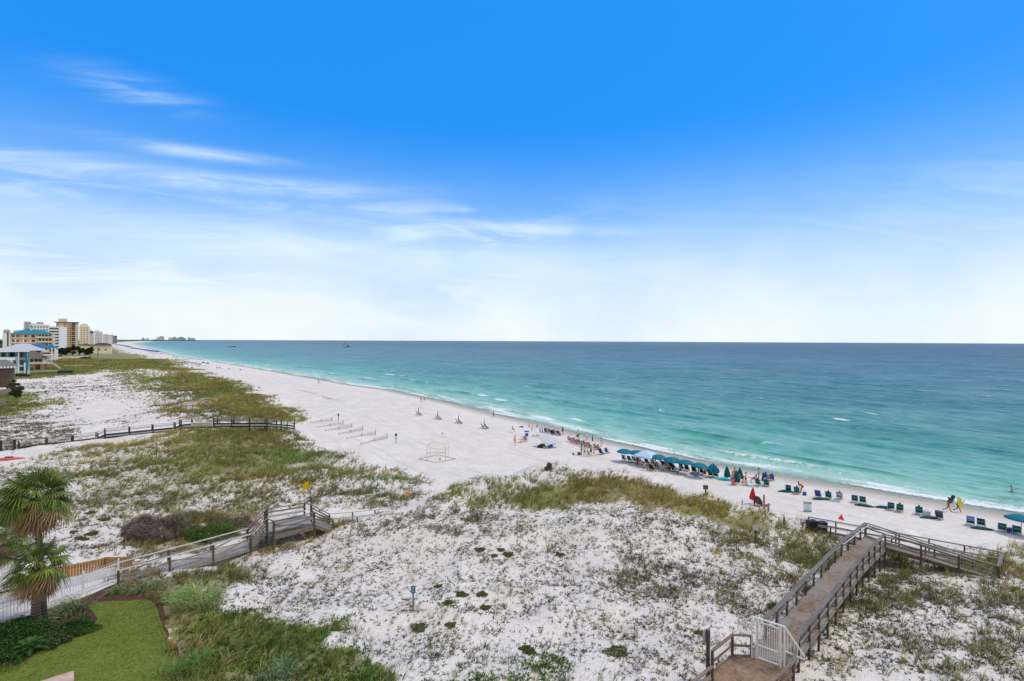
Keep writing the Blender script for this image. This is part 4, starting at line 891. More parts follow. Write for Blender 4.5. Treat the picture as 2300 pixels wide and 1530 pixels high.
# ------------------------------------------------------------------ palms
M_frond, t, b = newmat('palm_frond'); t.put(b.inputs['Base Color'], attr(t, 'tint')[1]); b.inputs['Roughness'].default_value = 0.6; b.inputs['Specular IOR Level'].default_value = 0.2
M_trunk, t, b = newmat('palm_trunk'); tcx = t.node('ShaderNodeTexCoord').outputs['Object']
n_ = t.noise(tcx, 5.0, 5, 0.7); x_, y_, z_ = t.sep(tcx); wv_ = t.m('SINE', t.m('ADD', t.m('MULTIPLY', z_, 42.0), t.m('MULTIPLY', n_, 6.0)))
t.put(b.inputs['Base Color'], t.mix(t.ss(wv_, -0.6, 0.9), (0.09, 0.07, 0.06), t.mix(t.ss(n_, 0.35, 0.65), (0.17, 0.14, 0.12), (0.26, 0.225, 0.20)))); b.inputs['Roughness'].default_value = 0.9
def fans(specs, cols):
    """specs: (origin, dir, petiole length, fan radius, colour) -> leaf fans of narrow folded leaflets"""
    V = []; F = []; C = []
    def tri(a, b_, c, col):
        i = len(V); V.extend([a, b_, c]); F.append((i, i+1, i+2)); C.extend([col] * 3)
    for o, d, pl, fr2, col in specs:
        d = Vector(d).normalized(); sag = Vector((0, 0, -0.25 * pl)); m_ = o + d * pl * 0.5 - sag * 0.05; e = o + d * pl + sag * 0.5
        s = d.cross(Vector((0, 0, 1)));
        if s.length < 0.05: s = Vector((1, 0, 0))
        s.normalize(); w = 0.022; pc = (col[0] * 1.5, col[1] * 1.35, col[2] * 1.1)
        tri(o - s * w, o + s * w, m_ + s * w, pc); tri(o - s * w, m_ + s * w, m_ - s * w, pc); tri(m_ - s * w, m_ + s * w, e, pc)
        d2 = (e - m_).normalized(); up = s.cross(d2).normalized(); n = 26
        roll = random.uniform(-0.5, 0.5); s2 = s * math.cos(roll) + up * math.sin(roll); up2 = up * math.cos(roll) - s * math.sin(roll)
        for k in range(n):
            a = (k / (n - 1) - 0.5) * 4.3; L = fr2 * (0.62 + 0.38 * math.cos(a * 0.62)) * random.uniform(0.85, 1.08)
            ld = (d2 * math.cos(a) + s2 * math.sin(a) - up2 * 0.22 * abs(math.sin(a))).normalized()
            m1 = e + ld * L * 0.55; dr = Vector((WIND[0], WIND[1], -0.6 - 0.7 * random.random())) * L * 0.36
            tip = e + ld * L + dr; sd2 = ld.cross(up2).normalized(); w2 = 0.030
            c = random.uniform(0.75, 1.3); cc = (col[0] * c, col[1] * c, col[2] * c); ct = cc if random.random() > 0.12 else (0.30, 0.24, 0.12)
            i = len(V); V.extend([e, m1 - sd2 * w2 + up2 * 0.01, m1 + sd2 * w2 - up2 * 0.01, tip]); F.extend([(i, i+1, i+2), (i+1, i+3, i+2)]); C.extend([cc, cc, cc, ct])
    return V, F, C
WIND = (-0.5, 0.0)
def palm(base, lean, H, R0, label, nl=38, dead=12, seed=1, tr=0.17, fan=0.62):
    random.seed(seed); root = empty('palm_tree', base, label, 'palm tree', 'cabbage palms at the left edge')
    top = Vector((lean[0], lean[1], H)); pts = [Vector((0, 0, -0.2)), top * 0.33 + Vector((0.04, 0, 0)), top * 0.66, top]
    MB().tube(pts, [tr * 1.25, tr, tr * 0.92, tr * 1.0], 14).build('trunk', M_trunk, root, smooth=True)
    mb = MB()
    for k in range(46):   # old leaf bases under the crown
        a = k * 2.4; z = H - 0.1 - 0.028 * k * (H / 6); p = top * (z / H); q = Vector((math.cos(a), math.sin(a), 0))
        mb.beam(p + q * tr * 0.8, p + q * (tr + 0.12) + Vector((0, 0, 0.20)), 0.07, 0.025)
    mb.build('leaf_bases', flat('old_leaf_base', (0.085, 0.06, 0.042), 0.9, 0.2, 0.3), root)
    sp = []; ga = 2.39996
    for k in range(nl):
        u = (k + 0.5) / nl; a = k * ga + random.uniform(-0.3, 0.3); el_ = R(80 - 115 * u ** 0.8)
        d = Vector((math.cos(a) * math.cos(el_) + WIND[0] * 0.25, math.sin(a) * math.cos(el_), math.sin(el_)))
        g = random.uniform(0, 1); col = (0.065 + 0.10 * g, 0.11 + 0.10 * g, 0.025 + 0.015 * g) if u < 0.72 else random.choice([(0.17, 0.22, 0.04), (0.24, 0.21, 0.07), (0.07, 0.13, 0.03), (0.26, 0.17, 0.09)])
        sp.append((top + Vector((0, 0, 0.1 * (1 - u))), d, R0 * random.uniform(0.45, 0.65), R0 * fan * random.uniform(0.85, 1.1), col))
    V, F, C = fans(sp, None); link('crown', fast_mesh('crown', [tuple(v) for v in V], F, M_frond, colors=np.clip(np.array(C), 0, 1)), parent=root)
    sp = []
    for k in range(dead):
        a = k * ga * 1.3; el_ = R(random.uniform(-78, -35)); d = Vector((math.cos(a) * math.cos(el_) + WIND[0] * 0.1, math.sin(a) * math.cos(el_), math.sin(el_)))
        sp.append((top - Vector((0, 0, 0.15)), d, R0 * random.uniform(0.35, 0.5), R0 * fan * 0.85, random.choice([(0.24, 0.15, 0.085), (0.30, 0.20, 0.12), (0.16, 0.10, 0.06), (0.33, 0.26, 0.15)])))
    V, F, C = fans(sp, None); link('dead_fronds', fast_mesh('dead_fronds', [tuple(v) for v in V], F, M_frond, colors=np.clip(np.array(C), 0, 1)), parent=root)
    return root
def ph_(px, py, Y): return (px - 1150) / FPX * Y, CAMZ - (py - 765 + 0.0043 * (1150 - px)) / FPX * Y
bA = PZ(97, 1398, 5.0); x, z = ph_(84, 1118, bA.y)
palm(bA, (x - bA.x, 0.0), z - 5.0, 1.82, 'taller cabbage palm with smooth grey trunk and a full fan crown above the fence', 60, 18, 3, tr=0.155)
bB = PZ(78, 1408, 5.0); x, z = ph_(86, 1272, bB.y)
palm(bB, (x - bB.x, 0.0), z - 5.0, 1.66, 'shorter shaggy cabbage palm with a rough leaning trunk in the mulch bed', 34, 9, 5, tr=0.20)
bC = Vector((-29.6, 27.2, 5.0)); x, z = ph_(-12, 1205, bC.y)
palm(bC, (x - bC.x, 0.0), z - 5.0, 1.7, 'cabbage palm mostly cut off by the left edge of the picture', 34, 12, 9)
random.seed(21)
# ------------------------------------------------------------------ shrubs
def mound(name, base, rad, h, n, lf, cols, w, label, cat='shrub', group=None, bumps=5, stem=True, twig=False, flatk=0.0):
    """a bush: leaf-sized faces through an uneven dome, with woody stems inside"""
    root = empty(name, base, label, cat, group); rg = np.random.default_rng(int(abs(base[0] * 97 + base[1] * 31)) + n)
    ph = rg.random(4) * 6.28; a = rg.random(n) * 2 * math.pi; u = rg.random(n) ** 0.5; el_ = np.arcsin(rg.random(n))
    rr3 = 1 + 0.18 * np.sin(a * 3 + ph[0]) + 0.14 * np.sin(a * 5 + ph[1]) + 0.12 * np.sin(el_ * 6 + a * 2 + ph[2])
    k = (0.55 + 0.45 * rg.random(n) ** 0.4) * rr3
    c = np.stack([rad[0] * np.cos(a) * np.cos(el_) * k, rad[1] * np.sin(a) * np.cos(el_) * k, h * np.sin(el_) * k * (0.9 + 0.2 * rg.random(n)) + 0.02], 1)
    d1 = rg.normal(size=(n, 3)); d1[:, 2] = d1[:, 2] * (1 - flatk) + 0.3; d1 /= np.linalg.norm(d1, axis=1)[:, None]
    d2 = rg.normal(size=(n, 3)); d2 -= (d2 * d1).sum(1)[:, None] * d1; d2 /= np.linalg.norm(d2, axis=1)[:, None]
    L = (lf * (0.6 + 0.8 * rg.random(n)))[:, None]; wd = L * (0.5 if not twig else 0.07) + (0 if not twig else 0.004)
    V = np.stack([c - d1 * L * 0.5, c + d2 * wd * 0.5, c + d1 * L * 0.5, c - d2 * wd * 0.5], 1).reshape(-1, 3); F = np.arange(4 * n).reshape(-1, 4)
    kk = rg.choice(len(cols), n, p=np.array(w) / sum(w)); cc = np.array(cols)[kk] * (0.7 + 0.6 * rg.random((n, 1)))
    link('foliage', fast_mesh('foliage', V, F, mv, colors=np.repeat(cc, 4, 0)), parent=root)
    if stem:
        mb = MB()
        for q in range(7):
            aa = q * 0.9; mb.tube([(0, 0, -0.05), (rad[0] * 0.35 * math.cos(aa), rad[1] * 0.35 * math.sin(aa), h * 0.45), (rad[0] * 0.6 * math.cos(aa + .2), rad[1] * 0.6 * math.sin(aa + .2), h * 0.75)], [0.03, 0.02, 0.008], 5)
        mb.build('stems', flat('twig_bark', (0.10, 0.075, 0.055), 0.9), root)
    return root
HG_ = [(0.025, 0.07, 0.014), (0.05, 0.12, 0.022), (0.015, 0.045, 0.01), (0.08, 0.15, 0.03)]
def at5(px, py): return PZ(px, py, 5.0)
mound('shrub', at5(20, 1452), (2.0, 1.5), 0.95, 15000, 0.09, HG_, (3, 3, 2, 1), 'large dark green hedge shrub filling the lower left corner of the bed')
mound('shrub', at5(-70, 1500), (2.0, 1.4), 0.9, 7000, 0.09, HG_, (3, 3, 2, 1), 'dark green hedge shrub cut off by the lower left corner')
mound('shrub', at5(172, 1418), (0.95, 0.70), 0.55, 6000, 0.07, HG_, (3, 3, 2, 1), 'low rounded green shrub at the tip of the mulch bed')
mound('shrub', at5(112, 1446), (0.95, 0.6), 0.45, 5000, 0.08, [(0.05, 0.09, 0.03), (0.10, 0.15, 0.06), (0.03, 0.06, 0.02)], (3, 2, 2), 'pale green low shrub between the sago palm and the lawn edge')
# sago palm
sg = empty('sago_palm', at5(66, 1470), 'dark green sago palm with arching feather fronds in front of the hedge', 'sago palm')
V = []; F = []; C = []
for k in range(26):
    a = k * 2.4; el_ = R(70 - 55 * (k / 26)); d = Vector((math.cos(a) * math.cos(el_), math.sin(a) * math.cos(el_), math.sin(el_))); L = 0.95
    pts = [Vector((0, 0, 0.25)) + d * (L * q / 12) + Vector((0, 0, -0.45 * (q / 12) ** 2.2)) for q in range(13)]
    for q in range(1, 12):
        t_ = (pts[q+1] - pts[q-1]).normalized(); s = t_.cross(Vector((0, 0, 1))).normalized(); ll = 0.20 * math.sin(math.pi * (0.12 + 0.85 * q / 12))
        for sgn in (-1, 1):
            for h_ in (0, 0.5):
                o = lerp(pts[q], pts[q+1], h_); tip = o + (s * sgn + t_ * 0.5).normalized() * ll; i = len(V)
                V.extend([tuple(o - t_ * 0.012), tuple(o + t_ * 0.012), tuple(tip)]); F.append((i, i+1, i+2)); g = random.uniform(0.7, 1.3); C.extend([(0.04 * g, 0.11 * g, 0.02 * g)] * 3)
link('fronds', fast_mesh('fronds', V, F, M_frond, colors=np.array(C)), parent=sg)
MB().tube([(0, 0, -0.05), (0, 0, 0.28)], [0.16, 0.13], 10).build('trunk', M_trunk, sg)
# ornamental grass clumps
def clump(px, py, z, n, ln, label, cols, spread=(0.1, 1.1), lean=(-0.1, 0), r=0.15, group=None):
    p = PZ(px, py, z) if z else G(px, py); root = empty('grass_clump', p, label, 'grass clump', group)
    P0 = np.array([[random.gauss(0, r), random.gauss(0, r), 0.0] for _ in range(max(1, n // 20))])
    # blades() widens with distance from the origin, so grow it here at the base and add the width
    dist = math.hypot(p.x, p.y); o = blades('blades', P0, 20, ln, (0.012 + dist * 0.0003, 0.022 + dist * 0.0003), spread, cols, [1] * len(cols), lean=lean, rad=r, bend=0.9, kind=None, parent=root)
    return root
PG = [(0.12, 0.15, 0.06), (0.20, 0.22, 0.11), (0.26, 0.25, 0.14)]
clump(162, 1376, 5.0, 420, (0.7, 1.3), 'large grey green fountain grass spilling over the mulch beside the fence', PG, (0.1, 1.2), (-0.15, -0.1), 0.2)
clump(268, 1335, 4.95, 300, (0.5, 0.9), 'grey green grass clump in the mulch at the end of the picket fence', PG)
clump(318, 1330, 4.95, 300, (0.5, 0.9), 'grey green grass clump right of the fence end on the mulch', PG)
clump(345, 1318, 4.9, 260, (0.5, 0.8), 'olive grass clump below the boardwalk entrance', PG)
clump(452, 1365, None, 420, (0.9, 1.6), 'tall arching sea oats clump above the green creepers', [(0.22, 0.27, 0.09), (0.32, 0.33, 0.14), (0.14, 0.19, 0.06)], (0.05, 0.7), (-0.25, 0), 0.35)
clump(420, 1350, None, 240, (0.8, 1.4), 'tall arching sea oats clump at the top corner of the lawn', [(0.22, 0.27, 0.09), (0.32, 0.33, 0.14)], (0.05, 0.7), (-0.35, 0), 0.3)
clump(440, 1500, None, 420, (0.6, 1.0), 'thick fresh green grass clump along the lawn edge at the bottom', [(0.09, 0.17, 0.04), (0.15, 0.24, 0.07)], (0.05, 0.8), (-0.1, 0), 0.5)
clump(620, 1520, None, 300, (0.5, 0.8), 'silvery green grass clump among the creepers at the bottom edge', [(0.16, 0.21, 0.12), (0.24, 0.28, 0.18)], (0.1, 0.9), (0, 0), 0.3)
# bushes on the dune
mound('shrub', G(352, 1205), (2.6, 1.8), 1.35, 26000, 0.38, [(0.21, 0.17, 0.15), (0.14, 0.11, 0.10), (0.28, 0.23, 0.20)], (3, 3, 1), 'big bare grey brown twiggy bush left of the crossover', twig=True)
mound('shrub', G(478, 1208), (2.3, 1.3), 0.95, 14000, 0.10, [(0.075, 0.15, 0.03), (0.12, 0.20, 0.045), (0.05, 0.09, 0.025)], (3, 3, 2), 'bright green leafy bush between the grey bush and the crossover')
mound('shrub', G(440, 1170), (2.6, 1.0), 0.8, 9000, 0.22, [(0.17, 0.18, 0.07), (0.24, 0.22, 0.12), (0.12, 0.13, 0.05)], (3, 3, 2), 'olive scrub behind the bright green bush', twig=True)
mound('shrub', G(530, 1185), (2.0, 1.0), 0.8, 8000, 0.25, [(0.17, 0.14, 0.10), (0.14, 0.15, 0.07), (0.23, 0.19, 0.13)], (3, 3, 2), 'brown and olive scrub against the crossover steps', twig=True)
MG = [(0.085, 0.12, 0.035), (0.13, 0.17, 0.05), (0.06, 0.085, 0.025), (0.15, 0.18, 0.06)]
mats = [(1385,1467,0.62,'largest'), (943,1411,0.5,''), (1078,1236,0.40,''), (1141,1247,0.45,''), (1258,1247,0.36,''), (1124,1236,0.3,''), (1006,1355,0.30,''), (1037,1337,0.36,''), (1083,1336,0.34,''), (1090,1366,0.32,''), (1012,1405,0.3,''),
        (203,1153,0.42,''), (235,1168,0.50,''), (206,1200,0.5,''), (178,1210,0.38,''), (192,1212,0.3,''), (165,1196,0.3,''), (1110,1249,0.24,''), (985,1318,0.26,''), (1180,1458,0.3,''), (1190,1465,0.3,''), (1740,1365,0.45,''), (1575,1425,0.35,'')]
names_ = {0: 'largest dark green cushion plant, low on the white sand near the bottom', 1: 'leafy green bush low on the white sand right of the blue sign post', 2: 'dark green mat plant leftmost of the row in the middle of the near dune',
  3: 'dark green mat plant second in the row in the middle of the near dune', 4: 'small dark green mat plant standing alone right of the mid dune row', 5: 'small dark green mat plant above the middle of the row', 6: 'round mat plant just right of the blue sign post top',
  7: 'long mat plant between two round ones right of the blue sign', 8: 'round olive mat plant highest in the cluster right of the sign', 9: 'mat plant lowest in the cluster right of the blue sign', 10: 'narrow green mat plant below the cluster right of the sign',
  11: 'dark mat plant highest up the slope behind the palms', 12: 'wide dark mat plant upper right on the slope behind the palms', 13: 'largest dark mat plant of the slope behind the palms', 14: 'dark mat plant left of the largest one behind the palms',
  15: 'small dark mat plant under the largest one behind the palms', 16: 'dark mat plant nearest the palm crown on the slope', 17: 'tiny mat plant low in the mid dune row', 18: 'tiny olive mat plant above the blue sign cluster',
  19: 'green tuft plant left in the pair above the bottom edge', 20: 'green tuft plant right in the pair above the bottom edge', 21: 'dark green mat plant beside the boardwalk rail on the left', 22: 'green mat plant just above the near platform rail'}
for i, (px, py, r, _) in enumerate(mats):
    mound('mat_plant', G(px, py), (r, r * 0.8), r * 0.30, int(2200 * r / 0.4), 0.05, MG, (3, 3, 2, 1), names_[i], 'mat plant', 'dark green mat plants on the dune', stem=False)
# ------------------------------------------------------------------ people
def skin_mesh(name, V, E, Rr_, root=0, sub=1):
    me = bpy.data.meshes.new(name + '_src'); me.from_pydata([tuple(v) for v in V], E, [])
    ob = bpy.data.objects.new('tmp', me); COL.objects.link(ob); sk = ob.modifiers.new('s', 'SKIN'); sk.use_smooth_shade = True
    if not me.skin_vertices: raise RuntimeError('no skin layer')
    for i, d in enumerate(me.skin_vertices[0].data):
        r = Rr_[i]; d.radius = r if hasattr(r, '__len__') else (r, r); d.use_root = (i == root)
    if sub: ss_ = ob.modifiers.new('u', 'SUBSURF'); ss_.levels = sub; ss_.render_levels = sub
    dg = bpy.context.evaluated_depsgraph_get(); dg.update()
    out = bpy.data.meshes.new_from_object(ob.evaluated_get(dg)); out.name = name
    bpy.data.objects.remove(ob); bpy.data.meshes.remove(me)
    for p in out.polygons: p.use_smooth = True
    return out
def skeleton(th=(0, 0), kn=(0, 0), tor=0, arm=((5, 8, 10), (5, 8, 10)), spread=6, head=0):
    """angles in degrees; forward is +Y. th thigh forward, kn knee bend, arm = (forward, outward, elbow bend)"""
    J = {}; r = R
    J['pel'] = Vector((0, 0, 0))
    T = Vector((0, math.sin(r(tor)), math.cos(r(tor))))
    J['wst'] = T * 0.14; J['che'] = T * 0.38; J['nck'] = T * 0.53
    h = tor * 0.4 + head; Hd = Vector((0, math.sin(r(h)), math.cos(r(h)))); Hf = Vector((0, math.cos(r(h)), -math.sin(r(h))))
    J['jaw'] = J['nck'] + Hd * 0.09 + Hf * 0.025; J['hed'] = J['nck'] + Hd * 0.17; J['top'] = J['nck'] + Hd * 0.235
    J['nos'] = J['nck'] + Hd * 0.135 + Hf * 0.115
    Tf = Vector((0, math.cos(r(tor)), -math.sin(r(tor))))
    for i, s in enumerate((-1, 1)):
        n = 'LR'[i]
        J['hip' + n] = Vector((0.085 * s, 0, -0.04)); a = r(th[i]); sp = r(spread) * s
        d = Vector((math.sin(sp) * math.cos(a), math.sin(a), -math.cos(a) * math.cos(sp))); J['thi' + n] = J['hip' + n] + d * 0.20; J['kne' + n] = J['hip' + n] + d * 0.43
        b = a - r(kn[i]); d2 = Vector((0, math.sin(b), -math.cos(b))); J['clf' + n] = J['kne' + n] + d2 * 0.13; J['ank' + n] = J['kne' + n] + d2 * 0.41
        f = Vector((0.12 * s, 1, 0)) if abs(b) < 1.0 else Vector((0.1 * s, 0.3, 0.95)); J['toe' + n] = J['ank' + n] + f.normalized() * 0.15 + Vector((0, 0, -0.05)) * (1 if abs(b) < 1.0 else 0)
        J['hee' + n] = J['ank' + n] - f.normalized() * 0.035 + Vector((0, 0, -0.045)) * (1 if abs(b) < 1.0 else 0)
        J['sho' + n] = J['che'] + T * 0.055 + Vector((0.17 * s, 0, 0)); fa, ou, el_ = arm[i]
        D = -T * math.cos(r(fa)) + Tf * math.sin(r(fa)); D = (D * math.cos(r(ou)) + Vector((s, 0, 0)) * math.sin(r(ou))).normalized(); J['uar' + n] = J['sho' + n] + D * 0.14; J['elb' + n] = J['sho' + n] + D * 0.29
        D2 = -T * math.cos(r(fa + el_)) + Tf * math.sin(r(fa + el_)); D2 = (D2 + Vector((s * 0.1 * math.sin(r(ou)), 0, 0))).normalized(); J['wri' + n] = J['elb' + n] + D2 * 0.25; J['pal' + n] = J['wri' + n] + D2 * 0.07
        side = D2.cross(Vector((s, 0, 0))).normalized()
        for k in range(4):
            o = side * (0.028 - 0.019 * k); L = (0.034, 0.04, 0.037, 0.03)[k]; J[f'f{k}a' + n] = J['pal' + n] + o + D2 * 0.03; J[f'f{k}b' + n] = J['pal' + n] + o * 1.1 + D2 * (0.03 + L) - Vector((s, 0, 0)) * 0.012
        J['tha' + n] = J['wri' + n] + D2 * 0.035 + side * 0.045; J['thb' + n] = J['wri' + n] + D2 * 0.075 + side * 0.065
    return J
RAD = dict(pel=(.135, .10), wst=(.115, .085), che=(.145, .10), nck=.052, jaw=.068, hed=.092, top=.055, nos=.014, hip=.09, thi=.078, kne=.052, clf=.056, ank=.036, toe=.028, hee=.034, sho=.055, uar=.047, elb=.038, wri=.028, pal=.032, tha=.012, thb=.009)
EDG = [('pel', 'wst'), ('wst', 'che'), ('che', 'nck'), ('nck', 'jaw'), ('jaw', 'hed'), ('hed', 'top'), ('jaw', 'nos')]
for n in 'LR':
    EDG += [('pel', 'hip' + n), ('hip' + n, 'thi' + n), ('thi' + n, 'kne' + n), ('kne' + n, 'clf' + n), ('clf' + n, 'ank' + n), ('ank' + n, 'toe' + n), ('ank' + n, 'hee' + n), ('che', 'sho' + n), ('sho' + n, 'uar' + n), ('uar' + n, 'elb' + n), ('elb' + n, 'wri' + n), ('wri' + n, 'pal' + n), ('wri' + n, 'tha' + n), ('tha' + n, 'thb' + n)]
    for k in range(4): EDG += [('pal' + n, f'f{k}a' + n), (f'f{k}a' + n, f'f{k}b' + n)]
def rad_of(k, grow=0.0):
    b = RAD.get(k, RAD.get(k[:-1], 0.009)); return tuple(x + grow for x in b) if hasattr(b, '__len__') else b + grow
def sub_skin(name, J, keys, grow, root):
    ks = [k for k in keys]; ed = [(ks.index(a), ks.index(b)) for a, b in EDG if a in ks and b in ks]
    return skin_mesh(name, [J[k] for k in ks], ed, [rad_of(k, grow) for k in ks], ks.index(root))
SHORTS = ['pel', 'wst', 'hipL', 'hipR', 'thiL', 'thiR']; SHIRT = ['wst', 'che', 'nck', 'shoL', 'shoR', 'uarL', 'uarR', 'pel']; TRUNK = ['pel', 'hipL', 'hipR']; TOP = ['che', 'wst']
POSES = dict(
    stand=dict(th=(3, -3), kn=(2, 2)), stand2=dict(th=(6, -4), kn=(6, 0), arm=((10, 12, 30), (20, 10, 70))), walk=dict(th=(24, -20), kn=(6, 24), tor=4, arm=((-20, 6, 12), (24, 6, 25))),
    run=dict(th=(38, -24), kn=(22, 42), tor=8, arm=((40, 10, 80), (-10, 8, 30))), carry=dict(th=(24, -24), kn=(6, 36), tor=6, arm=((60, 22, 95), (60, 22, 95))),
    chair=dict(th=(78, 76), kn=(42, 45), tor=-32, arm=((30, 12, 40), (30, 12, 40)), head=12), lounge=dict(th=(84, 80), kn=(8, 20), tor=-42, arm=((34, 12, 30), (30, 12, 40)), head=16),
    sand=dict(th=(95, 100), kn=(60, 66), tor=12, arm=((50, 10, 20), (50, 10, 20))), crouch=dict(th=(118, 112), kn=(128, 122), tor=34, arm=((50, 10, 20), (50, 10, 20))), bend=dict(th=(24, 30), kn=(20, 26), tor=72, arm=((95, 4, 5), (90, 4, 5)), head=-10),
    hips=dict(th=(4, -3), kn=(3, 2), arm=((-10, 42, 80), (-10, 42, 80))), recline=dict(th=(84, 70), kn=(2, 50), tor=-52, arm=((-20, 18, 10), (-20, 18, 10)), head=30), float=dict(th=(60, 40), kn=(40, 40), tor=-5, arm=((80, 40, 10), (80, 40, 10))))
_pc = {}
def pose_meshes(p):
    if p in _pc: return _pc[p]
    J = skeleton(**POSES[p]); ks = list(J.keys()); ed = [(ks.index(a), ks.index(b)) for a, b in EDG]
    body = skin_mesh('body', [J[k] for k in ks], ed, [rad_of(k) for k in ks], 0)
    d = dict(J=J, body=body, zmin=min(v.co.z for v in body.vertices)); d['shorts'] = sub_skin('shorts', J, SHORTS, 0.022, 'pel'); d['shirt'] = sub_skin('shirt', J, SHIRT, 0.018, 'che')
    d['trunks'] = sub_skin('swim_bottom', J, TRUNK, 0.012, 'pel'); d['top'] = sub_skin('swim_top', J, TOP, 0.010, 'che')
    hd = MB(); c = J['hed']; hd.sphere(c + (J['hed'] - J['jaw']).normalized() * 0.03 - Vector((0, 0.02, 0)), 0.104, (0.92, 1.0, 0.92), 12); bmesh.ops.recalc_face_normals(hd.bm, faces=hd.bm.faces); me = bpy.data.meshes.new('hair'); hd.bm.to_mesh(me); hd.bm.free(); d['hair'] = me
    ht = MB(); ht.sphere(c + Vector((0, 0, 0.05)), 0.11, (1, 1, 0.8), 12).tube([c + Vector((0, 0, 0.045)), c + Vector((0, 0, 0.055))], [0.19, 0.17], 14); bmesh.ops.recalc_face_normals(ht.bm, faces=ht.bm.faces); me = bpy.data.meshes.new('hat'); ht.bm.to_mesh(me); ht.bm.free(); d['hat'] = me
    _pc[p] = d; return d
SKN = [(0.50, 0.29, 0.20), (0.40, 0.21, 0.14), (0.60, 0.36, 0.27), (0.24, 0.12, 0.08)]
def cmat(c, nm='cloth'): return flat(nm, c, 0.85, 0.15)
CL = dict(black=(0.02, 0.02, 0.024), navy=(0.03, 0.05, 0.14), red=(0.55, 0.04, 0.03), white=(0.72, 0.73, 0.76), teal=(0.01, 0.30, 0.30), blue=(0.04, 0.16, 0.45), pink=(0.65, 0.22, 0.25), green=(0.10, 0.40, 0.16), orange=(0.65, 0.22, 0.06), grey=(0.25, 0.26, 0.28), purple=(0.10, 0.06, 0.30), yellow=(0.65, 0.60, 0.05), lblue=(0.25, 0.42, 0.62), maroon=(0.30, 0.05, 0.05))
def person(loc, head, pose, label, cl=None, sk=0, hair=(0.03, 0.02, 0.015), sc=1.0, hat=None, lift=0.0, group=None):
    d = pose_meshes(pose); root = empty('person', loc, label, 'person', group, R(head)); root.scale = (sc,) * 3
    z = -d['zmin'] + lift / sc
    def add(nm, me, m):
        if me.materials: me = me.copy(); me.materials.clear()
        o = link(nm, me, m, root); o.location = (0, 0, z); return o
    add('body', d['body'], cmat(SKN[sk], 'skin'))
    for k, c in (cl or {}).items(): add(dict(shorts='shorts', shirt='shirt', trunks='swim_bottom', top='swim_top')[k], d[k], cmat(CL[c]))
    if hat: add('hat', d['hat'], cmat(CL[hat]))
    else: add('hair', d['hair'], cmat(hair, 'hair'))
    return root
def face(dx_, dy_): return math.degrees(math.atan2(dy_, dx_)) - 90
SEA = face(0.68, 0.73)    # heading towards the water
# ------------------------------------------------------------------ beach furniture
M_teal = flat('teal_canvas', (0.004, 0.155, 0.235), 0.75, 0.2, 0.12); M_teald = flat('dark_teal_canvas', (0.008, 0.085, 0.105), 0.75, 0.2, 0.12); M_tealh = flat('pale_teal_canvas', (0.05, 0.26, 0.28), 0.7)
M_frame = flat('pale_wood_frame', (0.52, 0.46, 0.38), 0.6); M_alu = flat('aluminium', (0.62, 0.63, 0.65), 0.35, 0.5)
M_dk = flat('black_fabric', (0.022, 0.023, 0.028), 0.8); M_blu = flat('royal_blue_canvas', (0.02, 0.10, 0.42), 0.75, 0.2, 0.1)
def mk_chair(m_fab, m_fr, m_head):
    """low folding beach chair facing +Y, 0.62 wide"""
    r = bpy.data.objects.new('beach_chair', None); COL.objects.link(r)
    w = 0.30
    for s in (-1, 1):
        MB().tube([(w * s, 0.42, 0.0), (w * s, -0.05, 0.30), (w * s, -0.18, 0.36)], 0.022, 6).build('leg', m_fr, r)
        MB().tube([(w * s, -0.40, 0.0), (w * s, 0.05, 0.30), (w * s, 0.35, 0.33)], 0.022, 6).build('leg', m_fr, r)
        MB().beam((w * s, -0.28, 0.50), (w * s, 0.32, 0.47), 0.06, 0.03).build('armrest', m_fr, r)
        MB().tube([(w * s, 0.0, 0.24), (w * s, -0.42, 1.02)], 0.022, 6).build('back_frame', m_fr, r)
    MB().beam((-w, -0.40, 0.03), (w, -0.40, 0.03), 0.05, 0.04).beam((-w, 0.42, 0.03), (w, 0.42, 0.03), 0.05, 0.04).build('stretcher', m_fr, r)
    MB().beam((0, 0.38, 0.31), (0, -0.02, 0.22), 0.56, 0.02).build('seat', m_fab, r)
    MB().beam((0, -0.02, 0.24), (0, -0.40, 0.98), 0.56, 0.02, up=Vector((0, 1, 0.4))).build('backrest', m_fab, r)
    MB().box((0, -0.27, 0.66), (0.42, 0.05, 0.10)).build('head_pad', m_head, r)
    return r
PROTO = dict(teal=mk_chair(M_teald, M_frame, M_tealh), dark=mk_chair(M_dk, flat('dark_wood_frame', (0.10, 0.08, 0.065), 0.7), M_dk), blue=mk_chair(M_blu, M_alu, M_blu), green=mk_chair(flat('sea_green_canvas', (0.03, 0.22, 0.20), 0.8), M_alu, M_alu), grey=mk_chair(flat('grey_canvas', (0.20, 0.22, 0.26), 0.8), M_alu, M_alu), red=mk_chair(flat('red_canvas', (0.55, 0.04, 0.05), 0.8), M_alu, M_alu))
used_p = set()
def inst(proto, key, loc, rz, label, cat, group=None):
    o = proto if key not in used_p else copy_tree(proto); used_p.add(key)
    o.location = loc; o.rotation_euler = (0, 0, R(rz)); tag(o, label, cat, group)
    if not group and 'group' in o: del o['group']
    return o
def chair(px, py, kind, label, rz=None, group='beach chairs facing the water', jit=8):
    p = G(px, py); return inst(PROTO[kind], 'chair_' + kind, p, (SEA if rz is None else rz) + random.uniform(-jit, jit), label, 'beach chair', group)
